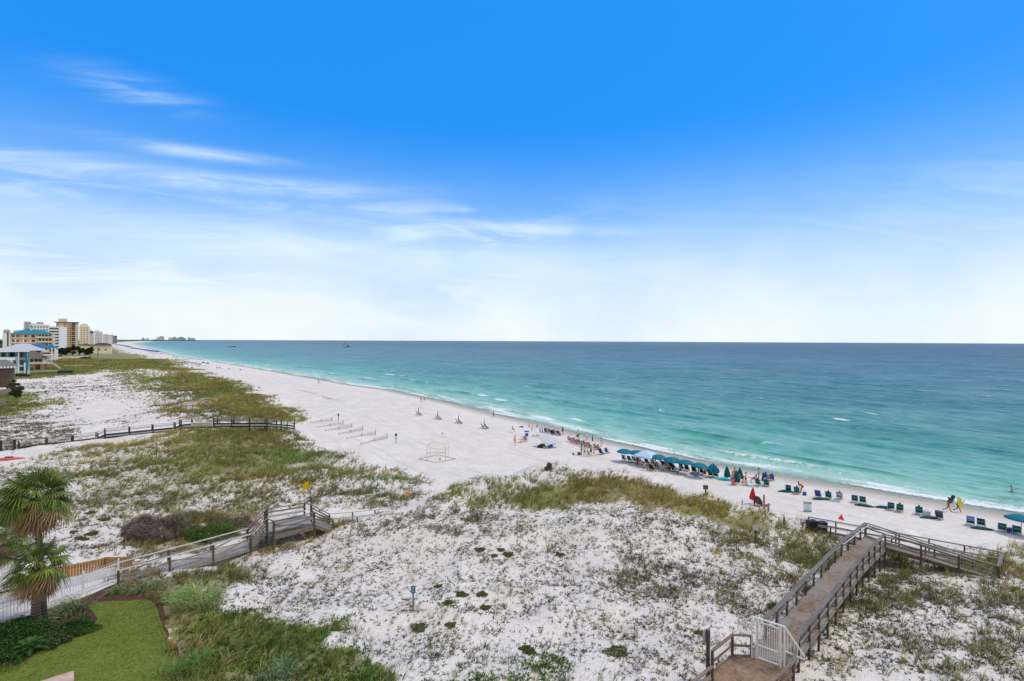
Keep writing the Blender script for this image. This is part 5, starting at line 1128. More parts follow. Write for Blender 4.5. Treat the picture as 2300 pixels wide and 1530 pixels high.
def canopy_mesh(r, h, n=8, sag=0.06, rings=6, scallop=0.05):
    mb = MB(); vs = []; apex = mb.bm.verts.new((0, 0, h))
    for i in range(1, rings + 1):
        t_ = i / rings; row = []
        for k in range(n * 2):
            a = math.pi * k / n; rr_k = r * t_ * (1 if k % 2 == 0 else 1 - scallop); z = h * (1 - t_ ** 1.9) - (0 if k % 2 == 0 else sag * t_ * 0.4); row.append(mb.bm.verts.new((math.cos(a) * rr_k, math.sin(a) * rr_k, z)))
        vs.append(row)
    m = n * 2
    for k in range(m): mb.bm.faces.new((apex, vs[0][k], vs[0][(k+1) % m]))
    for a, b in zip(vs, vs[1:]):
        for k in range(m): mb.bm.faces.new((a[k], b[k], b[(k+1) % m], a[(k+1) % m]))
    low = [mb.bm.verts.new(v.co + Vector((0, 0, -0.10))) for v in vs[-1]]
    for k in range(m): mb.bm.faces.new((vs[-1][k], low[k], low[(k+1) % m], vs[-1][(k+1) % m]))
    return mb
M_pole = flat('pale_pole', (0.60, 0.56, 0.50), 0.5)
def mk_umb(m, r=1.28, h=0.42, H=2.05):
    u = bpy.data.objects.new('beach_umbrella', None); COL.objects.link(u)
    MB().tube([(0, 0, -0.3), (0, 0, H + 0.05)], 0.03, 8).build('pole', M_pole, u)
    c = canopy_mesh(r, h).build('canopy', m, u, smooth=True); c.location = (0, 0, H - h)
    rb = MB()
    for k in range(8): a = math.pi * k / 4; rb.beam((0, 0, H - 0.08), (math.cos(a) * r * .95, math.sin(a) * r * .95, H - h - 0.02), 0.012, 0.012)
    rb.build('ribs', M_pole, u); return u
def mk_closed(m, r=0.16, H=1.95, L=1.25, n=8):
    u = bpy.data.objects.new('closed_umbrella', None); COL.objects.link(u)
    MB().tube([(0, 0, -0.3), (0, 0, H + 0.06)], 0.025, 8).build('pole', M_pole, u)
    mb = MB(); rows = []
    for t_, rr in ((0, 0.02), (0.25, r * 0.45), (0.6, r * 0.85), (0.9, r), (1.0, r * 0.9)):
        rows.append([mb.bm.verts.new((math.cos(math.pi * k / n) * rr * (1 if k % 2 else 0.62), math.sin(math.pi * k / n) * rr * (1 if k % 2 else 0.62), H - L * t_)) for k in range(2 * n)])
    for a, b in zip(rows, rows[1:]):
        for k in range(2 * n): mb.bm.faces.new((a[k], a[(k+1) % (2*n)], b[(k+1) % (2*n)], b[k]))
    mb.bm.faces.new(rows[0]); mb.bm.faces.new(rows[-1]); mb.build('canopy', m, u); return u
UP = dict(open=mk_umb(M_teal), shut=mk_closed(M_teald), half=mk_closed(M_teal, 0.95, 2.0, 1.25), mid=mk_closed(M_teald, 0.42, 2.0, 1.55), dark=mk_closed(M_dk, 0.09, 1.9, 1.3), red=mk_closed(flat('red_umbrella_canvas', (0.60, 0.02, 0.03), 0.7), 0.34, 2.0, 1.5), navy=mk_closed(flat('navy_canvas', (0.02, 0.035, 0.12), 0.7), 0.12, 1.9, 1.3), blue=mk_closed(M_blu, 0.13, 1.9, 1.3))
# the umbrella's canopy dropped on the sand
def mk_lying():
    u = bpy.data.objects.new('folded_umbrella', None); COL.objects.link(u)
    MB().tube([(-0.95, 0, 0.09), (-0.35, 0.02, 0.12), (0.3, -0.02, 0.12), (0.72, 0, 0.10), (1.0, 0, 0.06)], [0.06, 0.20, 0.17, 0.10, 0.03], 10).build('canopy', M_teald, u)
    MB().tube([(-1.3, 0.0, 0.06), (1.1, 0, 0.05)], 0.025, 6).build('pole', M_pole, u)
    MB().beam((-0.9, 0.1, 0.12), (0.2, 0.14, 0.15), 0.22, 0.04).build('strap_cloth', M_teal, u); return u
UP['lying'] = mk_lying()
def umb(px, py, kind, label, rz=0, group='teal beach umbrellas in the row by the water', sc=1.0):
    p = G(px, py); cat = {'open': 'beach umbrella', 'lying': 'folded umbrella'}.get(kind, 'closed umbrella')
    o = inst(UP[kind], 'umb_' + kind, p, rz, label, cat, group); o.scale = (sc,) * 3
    if kind != 'lying': o.rotation_euler.x = R(random.uniform(-5, 5)); o.rotation_euler.y = R(random.uniform(-5, 5))
    return o
# --- nearest chairs on the right, each pair with an umbrella lying on the sand
N = 'teal chairs and folded umbrellas on the near beach'
chair(1771,1105,'teal','empty teal chair left of the person bending over in a red shirt',group=N)
chair(1790,1110,'teal','teal chair holding a seated person, right beside the person in red',group=N)
chair(1838,1119,'teal','teal chair with a purple towel over its back',group=N)
chair(1861,1121,'teal','teal chair between the purple towel chair and the seated person in light blue',group=N)
chair(1886,1122,'grey','light chair under the seated person in light blue',group=N)
chair(1920,1129,'teal','left empty chair of the pair above the ramp end',group=N)
chair(1938,1132,'teal','right empty chair of the pair above the ramp end',group=N)
chair(2001,1146,'teal','left chair of the pair behind the boardwalk corner',group=N)
chair(2021,1150,'teal','right chair of the pair behind the boardwalk corner, someone seated',group=N)
chair(2064,1156,'teal','teal chair nearest the walkers carrying boards, someone seated',group=N)
chair(2110,1167,'teal','chair covered in a dark patterned towel with legs stretched out',group=N)
chair(2180,1180,'teal','teal chair with a blue patterned towel over its back',group=N)
chair(2204,1184,'teal','empty teal chair right of the blue patterned towel chair',group=N)
chair(2251,1195,'teal','teal chair left of the open umbrella at the right edge',group=N)
chair(2284,1201,'teal','teal chair under the open umbrella at the right edge',group=N)
for px, py, rz, lb in ((1766,1106,-8,'left of the person in red'), (1845,1123,-6,'in front of the purple towel chair'), (1941,1138,-22,'in front of the pair above the ramp end'), (1984,1142,-8,'left of the pair behind the boardwalk corner'), (2087,1165,-2,'between two occupied chairs behind the long ramp'), (2207,1190,-20,'below the empty chair near the right edge')):
    umb(px, py, 'lying', 'folded teal umbrella lying on the sand ' + lb, rz, N)
umb(2294,1203,'open','open teal umbrella cut off by the right edge')
def towel(chair_o, m, label, cat='towel', w=0.62):
    r = empty('towel', chair_o.location, label, cat); r.rotation_euler = chair_o.rotation_euler
    MB().beam((0, -0.44, 1.04), (0, -0.34, 0.55), w, 0.03, up=Vector((0, 1, 0.4))).beam((0, -0.36, 1.02), (0, -0.28, 0.78), w, 0.03, up=Vector((0, 1, 0.4))).beam((0, -0.45, 1.045), (0, -0.34, 1.03), w, 0.03).build('cloth', m, r); return r
M_pat, t, b = newmat('patterned_towel'); vo = t.node('ShaderNodeTexVoronoi'); vo.inputs['Scale'].default_value = 9; t.put(vo.inputs['Vector'], t.node('ShaderNodeTexCoord').outputs['Object']); t.put(b.inputs['Base Color'], t.ramp(vo.outputs['Distance'], [(0.25, (0.40, 0.60, 0.85)), (0.5, (0.02, 0.12, 0.48))]))
M_pat2, t, b = newmat('dark_towel'); vo = t.node('ShaderNodeTexVoronoi'); vo.inputs['Scale'].default_value = 8; t.put(vo.inputs['Vector'], t.node('ShaderNodeTexCoord').outputs['Object']); t.put(b.inputs['Base Color'], t.ramp(vo.outputs['Distance'], [(0.3, (0.25, 0.27, 0.32)), (0.45, (0.02, 0.03, 0.07))]))
chs = {o['label']: o for o in COL.objects if o.get('category') == 'beach chair'}
def cfind(s): return next(o for l, o in chs.items() if s in l)
towel(cfind('a purple towel over'), cmat(CL['purple']), 'purple towel draped over a teal chair back')
towel(cfind('a blue patterned towel over'), M_pat, 'blue and white patterned towel draped over a teal chair back')
towel(cfind('dark patterned towel with legs'), M_pat2, 'dark patterned towel draped over a chair back', w=0.66)
def on_chair(o, lab, cl, sk=0, hat=None, pose='chair', sc=1.0, hair=(0.03, 0.02, 0.015)):
    h = math.degrees(o.rotation_euler.z); a = o.rotation_euler.z; off_ = Vector((-math.sin(a), math.cos(a), 0)) * 0.17 * sc
    d = pose_meshes(pose); root = person(o.location + off_, h, pose, lab, cl, sk, hair, sc, hat)
    for ch in root.children: ch.location.z = 0.36 / sc
    return root
on_chair(cfind('right beside the person in red'), 'seated person in a dark top with grey hair next to the person in red', {'shirt': 'grey', 'shorts': 'lblue'}, 2)
on_chair(cfind('between the purple'), 'person with bare legs seated in the chair right of the purple towel', {'trunks': 'yellow', 'top': 'yellow'}, 0)
on_chair(cfind('under the seated person in light blue'), 'seated person in a loose light blue shirt and dark hat', {'shirt': 'lblue', 'shorts': 'grey'}, 1, 'grey')
on_chair(cfind('corner, someone seated'), 'sunburnt person seated in the right chair behind the boardwalk corner', {'trunks': 'red', 'top': 'red'}, 1)
on_chair(cfind('nearest the walkers'), 'person seated in the chair nearest the board carriers', {'shirt': 'teal', 'shorts': 'green'}, 2)
on_chair(cfind('dark patterned towel with legs'), 'person stretched out in the towel covered chair with bare legs forward', {'shirt': 'navy', 'trunks': 'navy'}, 2, pose='lounge')
person(G(1803,1108), SEA + 70, 'bend', 'person in a red shirt bending over towards a blue bag', {'shirt': 'red', 'shorts': 'red'}, 1, (0.08, 0.06, 0.04))
p = G(1807, 1113); MB().box((0, 0, 0.22), (0.36, 0.22, 0.40)).tube([(-0.12, 0, 0.42), (-0.1, 0, 0.56), (0.1, 0, 0.56), (0.12, 0, 0.42)], 0.015, 5).build('beach_bag', M_blu, None, loc=p, label='blue beach bag on the sand under the bending person', cat='bag')
p = G(2081, 1161); MB().box((0, 0, 0.34), (0.55, 0.40, 0.62)).tube([(-0.2, 0, 0.64), (-0.2, 0, 0.8), (0.2, 0, 0.8), (0.2, 0, 0.64)], 0.02, 5).build('beach_bag', flat('pale_mauve_canvas', (0.50, 0.48, 0.55), 0.8, 0.2, 0.1), None, loc=p, label='large pale tote bag on the sand between two occupied chairs', cat='bag')
p = G(2268, 1196); MB().box((0, 0, 0.2), (0.5, 0.34, 0.40)).box((0, 0, 0.42), (0.52, 0.36, 0.05)).build('cooler', flat('purple_plastic', (0.09, 0.06, 0.25), 0.5), None, loc=p, label='small purple cooler between the two chairs at the right edge', cat='cooler')
p = G(2277, 1200); MB().sphere((0, 0, 0.12), 0.28, (1.2, 0.9, 0.5)).build('towel', M_pat, None, loc=p, label='crumpled blue towel on the sand beside the purple cooler', cat='towel')
# walkers with boards
w1 = person(G(2130,1150), face(0.85, -0.3), 'carry', 'shirtless person striding at the water edge with a dark bodyboard on the head', {'shorts': 'maroon'}, 3)
w2 = person(G(2152,1151), face(0.85, -0.3), 'carry', 'person striding at the water edge holding a yellow board against the shoulder', {'shorts': 'black', 'shirt': 'black'}, 3)
def bodyboard(loc, m, label, tilt, L=1.05, W=0.52):
    r = empty('bodyboard', loc, label, 'bodyboard'); mb = MB(); pts = []
    for k in range(24):
        a = 2 * math.pi * k / 24; c_, s_ = math.cos(a), math.sin(a); pts.append((abs(c_) ** 0.7 * math.copysign(1, c_) * W / 2, 0, abs(s_) ** 0.6 * math.copysign(1, s_) * L / 2))
    mb.poly(pts, 0.07); mb.build('deck', m, r); r.rotation_euler = tilt; return r
bodyboard(w1.location + Vector((0.28, -0.08, 1.50)), flat('dark_foam', (0.035, 0.03, 0.045), 0.6), 'dark bodyboard carried slanting over the first walker', (0.1, 0.55, 0.2))
bodyboard(w2.location + Vector((-0.02, -0.22, 1.15)), flat('yellow_foam', (0.62, 0.60, 0.03), 0.6), 'yellow board held against the second walker', (0.15, -0.45, 0.1), 1.25)
p = atz(2273, 1106, 0.0); person(p, 200, 'float', 'swimmer with raised arm chest deep in the water at the right', {'trunks': 'navy'}, 0, lift=-0.75)
# --- middle cluster of closed umbrellas
T = 'teal beach umbrellas in the row by the water'
umb(1601,1073,'half','half folded teal umbrella hanging like a tent over two chairs', 20)
chair(1596,1071,'teal','left chair under the half folded umbrella'); chair(1608,1073,'teal','right chair under the half folded umbrella')
umb(1634,1079,'mid','closed teal umbrella standing right of the half folded one'); umb(1654,1090,'mid','closed teal umbrella nearest the viewer in the group of swimmers'); umb(1663,1082,'mid','closed teal umbrella behind the boy in black shorts'); umb(1713,1093,'shut','slim closed navy teal umbrella between two occupied chairs')
person(G(1645,1089), SEA + 160, 'stand', 'woman in a purple and pink swimsuit with bare legs beside the closed umbrellas', {'trunks': 'purple', 'top': 'blue'}, 0)
person(G(1650,1079), SEA + 40, 'stand2', 'dark haired person behind the woman in the purple swimsuit', {'top': 'navy', 'trunks': 'navy'}, 0)
person(G(1675,1090), SEA + 100, 'stand2', 'shirtless boy in black shorts standing in profile beside the closed umbrellas', {'shorts': 'black'}, 2)
person(G(1668,1090), SEA - 60, 'sand', 'pink skinned person sitting on the sand at the feet of the boy', {'trunks': 'pink', 'top': 'pink'}, 2)
p = G(1661,1085); person(p, SEA + 180, 'sand', 'person in a pale green sun hat sitting behind the umbrellas', {'shirt': 'teal', 'shorts': 'black'}, 0, hat='green')
p = G(1704,1079); person(p, SEA - 70, 'stand2', 'person in a white shirt and cap standing over the reclining people', {'shirt': 'lblue', 'shorts': 'grey'}, 1, hat='navy')
person(G(1693,1084), SEA + 60, 'recline', 'tanned person reclining on the sand with knees up', {'trunks': 'black', 'top': 'black'}, 1)
o = chair(1703,1091,'teal','teal chair left of the slim closed umbrella'); on_chair(o, 'person in the chair left of the slim closed umbrella', {'shirt': 'navy', 'shorts': 'white'}, 0)
o = chair(1722,1093,'teal','teal chair right of the slim closed umbrella'); on_chair(o, 'person in the chair right of the slim closed umbrella with bare knees up', {'shirt': 'teal', 'trunks': 'teal'}, 2)
o = chair(1720,1077,'blue','blue chair behind the slim closed umbrella'); on_chair(o, 'dark haired person in the blue chair behind the slim umbrella', {'shirt': 'navy'}, 1)
o = chair(1734,1080,'blue','bright blue chair rightmost of its group'); on_chair(o, 'person in a patterned blue top in the rightmost blue chair', {'shirt': 'lblue', 'shorts': 'blue'}, 1)
person(G(1727,1083), SEA + 10, 'stand', 'small child in red between the two blue chairs', {'trunks': 'red', 'top': 'red'}, 1, sc=0.62)
def flatcloth(px, py, sz, m, label, rz=0, name='towel', cat='towel'):
    p = G(px, py); r = random.Random(int(px * 7)); mb = MB(); n = 8; g = [[mb.bm.verts.new(((i / n - .5) * sz[0], (j / n - .5) * sz[1], 0.03 + 0.05 * r.random())) for j in range(n + 1)] for i in range(n + 1)]
    for i in range(n):
        for j in range(n): mb.bm.faces.new((g[i][j], g[i+1][j], g[i+1][j+1], g[i][j+1]))
    o = mb.build(name, m, None, smooth=True, loc=p, label=label, cat=cat); o.rotation_euler = (0, 0, R(rz)); return o
flatcloth(1622,1076,(1.9,1.2),flat('aqua_towel',(0.02,0.40,0.42),0.9),'aqua towel on the sand right of the half folded umbrella',10)
flatcloth(1635,1079,(1.5,1.0),flat('sky_blue_towel',(0.06,0.32,0.58),0.9),'sky blue towel on the sand below the closed umbrella',0)
flatcloth(1685,1092,(1.9,0.8),flat('pale_teal_towel',(0.18,0.42,0.45),0.9),'pale teal towel right of the boy in black shorts',-15)
flatcloth(1872,1126,(1.3,0.6),flat('pale_teal_towel',(0.18,0.42,0.45),0.9),'pale teal towel in front of the person in light blue',-25)
bodyboard(G(1648,1090) + Vector((0, 0, 0.42)), flat('orange_blue_foam', (0.60, 0.16, 0.14), 0.6), 'orange and blue bodyboard leaning in front of the woman', (0.15, 0, 0.3), 0.9, 0.6)
p = G(1715, 1094); MB().tube([(0, 0, 0), (0, 0, 0.34)], [0.13, 0.17], 12).build('bucket', flat('turquoise_plastic', (0.02, 0.42, 0.55), 0.4), None, loc=p, label='turquoise bucket between the two occupied teal chairs', cat='bucket')
# --- row of open umbrellas with chairs beneath
row = [(1403,1038,'leftmost open teal umbrella of the row'), (1429,1041,'second open teal umbrella from the left, beside the pale blue canopy'), (1479,1052,'open teal umbrella right of the pale blue canopy'), (1510,1058,'open teal umbrella in the middle of the row over dark chairs'), (1538,1065,'open teal umbrella third from the right of the row'), (1570,1073,'open teal umbrella left of the half folded one')]
for i, (px, py, lb) in enumerate(row): umb(px, py, 'open', lb, 11 * i)
chl = [(1402,1035,'teal'),(1414,1037,'teal'),(1425,1038,'teal'),(1436,1046,'dark'),(1434,1040,'dark'),(1447,1050,'green'),(1453,1043,'dark'),(1464,1057,'dark'),(1466,1045,'grey'),(1477,1053,'blue'),(1491,1049,'dark'),(1500,1051,'grey'),(1508,1052,'dark'),(1514,1059,'dark'),(1531,1055,'dark'),(1543,1058,'dark'),(1559,1062,'dark'),(1576,1065,'dark'),(1522,1066,'green'),(1489,1059,'grey'),(1497,1057,'grey')]
on_ = {3: ('navy', 0), 6: ('grey', 1), 8: ('white', 2), 9: ('lblue', 0), 12: ('red', 1), 13: ('navy', 0), 16: ('maroon', 1)}
cn = dict(teal='teal', dark='dark', green='sea green', grey='light grey', blue='blue')
wh = ['left under the first open umbrella','between the first two open umbrellas','under the second open umbrella','at the front left of the pale blue canopy','behind the left leg of the pale blue canopy','at the front of the pale blue canopy','in the middle under the pale blue canopy','nearest the viewer below the pale blue canopy','at the back right of the pale blue canopy','by the pole of the third open umbrella','at the right under the third open umbrella','in the gap right of the third open umbrella','left under the middle umbrella of the row','nearest the viewer under the middle umbrella','left under the fourth open umbrella','right under the fourth open umbrella','left under the fifth open umbrella','right under the fifth open umbrella','standing alone on the sand in front of the row','folded low in front of the third umbrella','folded low in front of the fourth umbrella']
for i, (px, py, k) in enumerate(chl):
    o = chair(px, py, k, cn[k] + ' beach chair ' + wh[i])
    if i in on_: on_chair(o, 'person in %s seated in the chair %s' % (on_[i][0] if on_[i][0] != 'lblue' else 'light blue', wh[i]), {'shirt': on_[i][0], 'shorts': 'navy'}, on_[i][1])
flatcloth(1561,1066,(1.4,0.9),cmat(CL['navy']),'navy towel on the sand below the fifth umbrella'); flatcloth(1569,1068,(1.3,0.8),flat('teal_towel',(0.03,0.22,0.32),0.9),'teal towel on the sand right of the navy towel',20)
person(G(1570,1069), SEA + 90, 'sand', 'person in a patterned blue top sitting on the sand under the rightmost open umbrella', {'shirt': 'lblue', 'shorts': 'navy'}, 0)
for px, py, po, lb, cl_, sk_ in ((1437,1052,'stand2','person in a navy shirt standing at the front left of the pale blue canopy',{'shirt':'navy','shorts':'grey'},0),(1445,1057,'sand','child in light blue sitting in front of the pale blue canopy',{'shirt':'lblue','shorts':'navy'},1),(1472,1060,'stand','person in black standing below the third open umbrella',{'shirt':'black','shorts':'black'},1),(1483,1047,'stand2','person in white standing behind the third open umbrella',{'shirt':'white','shorts':'lblue'},0),(1503,1060,'sand','person in maroon sitting on the sand before the middle umbrella',{'shirt':'maroon','shorts':'black'},1),(1528,1062,'sand','person in grey sitting between the middle and fourth umbrellas',{'shirt':'grey','shorts':'navy'},2),(1583,1069,'sand','person in red sitting at the right end of the open umbrellas',{'shirt':'red','shorts':'black'},0)):
    person(G(px, py), SEA + px % 90 - 45, po, lb, cl_, sk_)
def popup(name, corners, H, peak, m, label, leg=M_alu, valance=0.22, cat='canopy tent'):
    c = sum(corners, Vector()) / 4; c.z = min(hz(v.x, v.y) for v in corners); root = empty(name, c, label, cat)
    loc = [Vector((v.x - c.x, v.y - c.y, 0)) for v in corners]
    for v in loc: g = hz(v.x + c.x, v.y + c.y) - c.z; MB().tube([(v.x, v.y, g - 0.05), (v.x * 0.99, v.y * 0.99, H)], 0.025, 6).build('leg', leg, root)
    mb = MB(); ap = mb.bm.verts.new((0, 0, H + peak)); t_ = [mb.bm.verts.new(v + Vector((0, 0, H))) for v in loc]; l_ = [mb.bm.verts.new(v * 1.01 + Vector((0, 0, H - valance))) for v in loc]
    md = [mb.bm.verts.new((v + Vector((0, 0, H))) * 0.5 + Vector((0, 0, (H + peak) * 0.5 + 0.07))) if False else mb.bm.verts.new(Vector((v.x * 0.5, v.y * 0.5, H + peak * 0.62))) for v in loc]
    for k in range(4):
        j = (k + 1) % 4; mb.bm.faces.new((ap, md[k], md[j])); mb.bm.faces.new((md[k], t_[k], t_[j], md[j])); mb.bm.faces.new((t_[k], l_[k], l_[j], t_[j]))
    mb.build('canopy', m, root); return root
c0 = G(1452, 1047); ux = Vector((0.73, -0.68, 0)) * 1.45; uy = Vector((0.68, 0.73, 0)) * 1.45
popup('canopy_tent', [c0 - ux - uy, c0 + ux - uy, c0 + ux + uy, c0 - ux + uy], 1.75, 0.75, flat('pale_blue_canvas', (0.42, 0.60, 0.80), 0.8, 0.2, 0.05), 'pale blue pop up canopy with peaked top among the teal umbrellas')
t0, t1, t2 = G(1204, 1003), G(1230, 1009), G(1260, 1006); t3 = t0 + (t2 - t1)
tr_ = empty('canopy_tent', (t0 + t2) / 2, 'large pale grey sloping canopy tent standing alone on the open beach', 'canopy tent')
cs_ = [(t0, 1.85), (t1, 0.80), (t2, 1.05), (t3, 2.05)]; q0 = (t0 + t2) / 2
mb = MB(); ring = [mb.bm.verts.new(p_ - q0 + Vector((0, 0, h_))) for p_, h_ in cs_]; low = [mb.bm.verts.new(p_ - q0 + Vector((0, 0, h_ - .12))) for p_, h_ in cs_]; ap = mb.bm.verts.new((0, 0, 1.78))
for k in range(4): mb.bm.faces.new((ap, ring[k], ring[(k+1) % 4])); mb.bm.faces.new((ring[k], low[k], low[(k+1) % 4], ring[(k+1) % 4]))
mb.build('canopy', flat('pale_grey_canvas', (0.48, 0.50, 0.60), 0.8, 0.2, 0.04), tr_)
for p_, h_ in cs_: MB().tube([p_ - q0 + Vector((0, 0, -.1)), p_ - q0 + Vector((0, 0, h_))], 0.025, 6).build('leg', M_alu, tr_)
# things under the grey tent
for i, (px, py, m, lb) in enumerate(((1213,1006,M_dk,'dark folded chair under the left of the grey tent'), (1218,1003,flat('olive_canvas',(0.14,0.15,0.06),0.8),'olive bag under the grey tent'), (1235,1007,M_blu,'blue cooler by the front leg of the grey tent'), (1238,1003,M_dk,'black bag at the back of the grey tent'))):
    p = G(px, py); MB().box((0, 0, 0.22), (0.85 if i < 2 else 0.5, 0.5, 0.42), 0.4 * i).box((0, 0, 0.45), (0.5, 0.3, 0.10), 0.4 * i).build('beach_bag' if i != 2 else 'cooler', m, None, loc=p, label=lb, cat='bag' if i != 2 else 'cooler')
person(G(1244,1002), SEA + 30, 'recline', 'person lying in the shade at the right side of the grey tent', {'trunks': 'red'}, 1)
# --- middle groups
PP = [(1156.5,1000,'stand','woman in a pink swimsuit standing alone left of the red chair',{'trunks':'pink','top':'white'},2,1.0,SEA+90),
(1153,971,'recline','person in pink reclining on the sand far from the others',{'trunks':'pink','top':'pink'},2,1.0,SEA+20),
(1189,960,'crouch','child in red bending at the water edge, left of two',{'trunks':'red','top':'red'},2,.7,SEA+80),(1205,960,'crouch','child in dark red crouching at the water edge, right of two',{'trunks':'maroon','top':'red'},1,.7,SEA-80),
(1264,977,'stand','person in navy standing at the right end of the crowded row',{'shirt':'navy','shorts':'navy'},0,1.0,SEA),
(1300,985,'walk','person in a white shirt and dark shorts walking near the water with a bag',{'shirt':'white','shorts':'black'},1,1.05,SEA+180),(1318,989,'walk','person in white following the bag carrier up from the water',{'shirt':'white','shorts':'white'},1,.95,SEA+180),
(1306,1022,'hips','woman in a brown swimsuit standing leftmost in the close group',{'trunks':'maroon','top':'maroon'},1,1.0,SEA+150),(1313,1025,'stand2','person in a white top and black shorts standing in the close group',{'shirt':'white','shorts':'black'},1,.95,SEA+60),
(1327,1026,'hips','broad person in a teal shirt standing at the front of the close group',{'shirt':'teal','shorts':'black'},0,1.1,SEA+40),(1319,1023,'stand','child in pale green shorts between the adults of the close group',{'shorts':'green'},2,.65,SEA),(1322,1025,'sand','child in grey sitting at the feet of the close group',{'shirt':'grey','shorts':'grey'},0,.7,SEA),
(1333,1023,'sand','child sitting right of the person in the teal shirt',{'shirt':'grey','shorts':'white'},2,.8,SEA-90),(1351,1003,'stand','person in white shorts and a blue top standing alone by the water',{'shirt':'lblue','shorts':'white'},0,.9,SEA),
(945.8,903,'stand','tanned person standing at the far water edge, left of two',{'shorts':'maroon'},1,1.0,SEA),(953.3,903,'walk','person walking at the far water edge, right of two',{'trunks':'navy','top':'navy'},1,.95,SEA+90),(1108.4,939,'walk','dark clad person walking alone at the water edge',{'shirt':'black','shorts':'black'},1,1.0,SEA+100),(716,863,'walk','tiny figure walking where the beach meets the far surf',{'shorts':'maroon'},1,1.0,SEA+90)]
for px, py, po, lb, cl_, sk_, sc_, hd in PP: person(G(px, py), hd, po, lb, cl_, sk_, sc=sc_)
p = G(1296,982) ; MB().box((0, 0, 0.48), (0.34, 0.2, 0.38)).tube([(-0.1,0,0.66),(0,0,0.86),(0.1,0,0.66)],0.012,5).build('beach_bag', M_dk, None, loc=G(1300,985) + Vector((-0.30,0.1,0.0)), label='black bag carried by the person in the white shirt', cat='bag')
seat_cols = ['red','white','orange','red','lblue','grey','teal','red','orange']
lw = ['far left end','second place','third place','fourth place','middle','sixth place','seventh place','eighth place','right end']
for i in range(9):
    px = 1279 + i * 5.6; py = 992 + i * 1.7 + (i % 2) * 2.2
    o = chair(px, py, ['grey','red','grey','red','blue','grey','green','red','grey'][i], 'low chair at the %s of the line of seated bathers' % lw[i], group='low chairs in the line of seated bathers')
    on_chair(o, 'bather in %s seated at the %s of the line' % ({'lblue': 'light blue'}.get(seat_cols[i], seat_cols[i]), lw[i]), {'shirt': seat_cols[i], 'trunks': seat_cols[(i+3) % 9]}, i % 3)
for (px, py, k, c_, lb) in ((1337,1010,'red','pink','left of the pair behind the child'),(1344,1011,'grey','purple','right of the pair behind the child'),(1350,1021,'dark','orange','low on the right of the close group'),(1363,1019,'blue','lblue','rightmost of the close group')):
    o = chair(px, py, k, '%s chair %s' % (cn.get(k, k), lb), group='low chairs around the close group'); on_chair(o, 'seated person in %s %s' % ({'lblue': 'light blue'}.get(c_, c_), lb), {'shirt': c_, 'shorts': 'navy'}, 1)
rw = ['leftmost','second','third','fourth','fifth','sixth','rightmost']
for i in range(7): 
    o = chair(1226 + i * 4.9, 972 + i * 1.1 + (i % 2), ['dark', 'grey', 'green'][i % 3], '%s chair in the crowded row behind the grey tent' % rw[i], group='chairs in the crowded row behind the grey tent', jit=35)
    on_chair(o, 'person in the %s chair of the row behind the grey tent' % rw[i], {'shirt': ['black','red','grey','green','maroon','black','white'][i], 'shorts': ['navy','grey','black'][i % 3]}, i % 4)
o = chair(1181,991,'red','red chair with someone in it left of the grey tent'); 
person(G(1175,994), SEA + 120, 'recline', 'person in blue shorts lying beside the red chair', {'shorts': 'lblue'}, 0)
flatcloth(1166,994,(1.0,0.6),flat('lime_towel',(0.50,0.60,0.08),0.9),'small lime green towel left of the red chair')
blc = empty('canopy_chair', G(1183,983), 'blue canopied chair behind the red chair', 'beach chair')
MB().box((0, 0, 0.34), (0.6, 0.5, 0.05)).box((0, -0.25, 0.62), (0.6, 0.05, 0.6)).build('seat', M_blu, blc); MB().box((0, 0.05, 1.22), (0.95, 0.75, 0.05)).box((0, 0.42, 1.1), (0.95, 0.04, 0.25)).build('canopy', M_blu, blc)
for x in (-.28, .28):
    for y in (-.24, .24): MB().tube([(x, y, 0), (x * 1.4, y * 1.3, 1.2)], 0.015, 5).build('leg', M_alu, blc)
umb(1194,973,'dark','closed dark umbrella standing alone behind the blue canopied chair',0,'closed umbrellas among the far bathers'); umb(1214,979,'blue','closed blue umbrella, left of two behind the grey tent',0,'closed umbrellas among the far bathers'); umb(1219,979,'blue','closed blue umbrella, right of two behind the grey tent',0,'closed umbrellas among the far bathers'); umb(1331,998,'navy','closed navy umbrella standing right of the line of seated bathers',0,'closed umbrellas among the far bathers')
tt = G(1198,981); mb = MB(); mb.poly([(-.4,-.3,0),(.4,-.3,0),(0,0,.55)]).poly([(.4,-.3,0),(.4,.3,0),(0,0,.55)]).poly([(.4,.3,0),(-.4,.3,0),(0,0,.55)]).poly([(-.4,.3,0),(-.4,-.3,0),(0,0,.55)]).build('toy_tent', flat('aqua_nylon',(0.25,0.50,0.50),0.7), None, loc=tt, label='small aqua pyramid toy tent left of the grey tent', cat='toy tent')
p = G(1206, 981); MB().sphere((0,0,.2),.28,(1.1,1,.75)).sphere((.35,0,.3),.13).build('toy_ball', flat('red_plastic',(0.60,0.10,0.08),0.4), None, loc=p, label='round red beach toy at the left corner of the grey tent', cat='toy')
p = G(1171, 960); MB().box((0,0,.1),(.9,.35,.18),.2).box((.1,0,.22),(.4,.3,.08)).build('beach_bag', M_dk, None, loc=p, label='black bag left on the sand near the water, by the crouching children', cat='bag')
ct = empty('beach_cart', G(1294,1022), 'empty metal beach cart left of the close group', 'cart')
MB().tube([(-.7,-.3,.35),(.6,-.3,.35),(.6,.3,.35),(-.7,.3,.35),(-.7,-.3,.35)],.02,5).tube([(-.7,0,.35),(-1.15,0,.6)],.02,5).build('frame', M_alu, ct)
for x in (-.45, .45):
    for y in (-.32, .32): w_ = MB(); w_.tube([(x,y-.03,.14),(x,y+.03,.14)],.14,10).build('wheel', M_dk, ct)
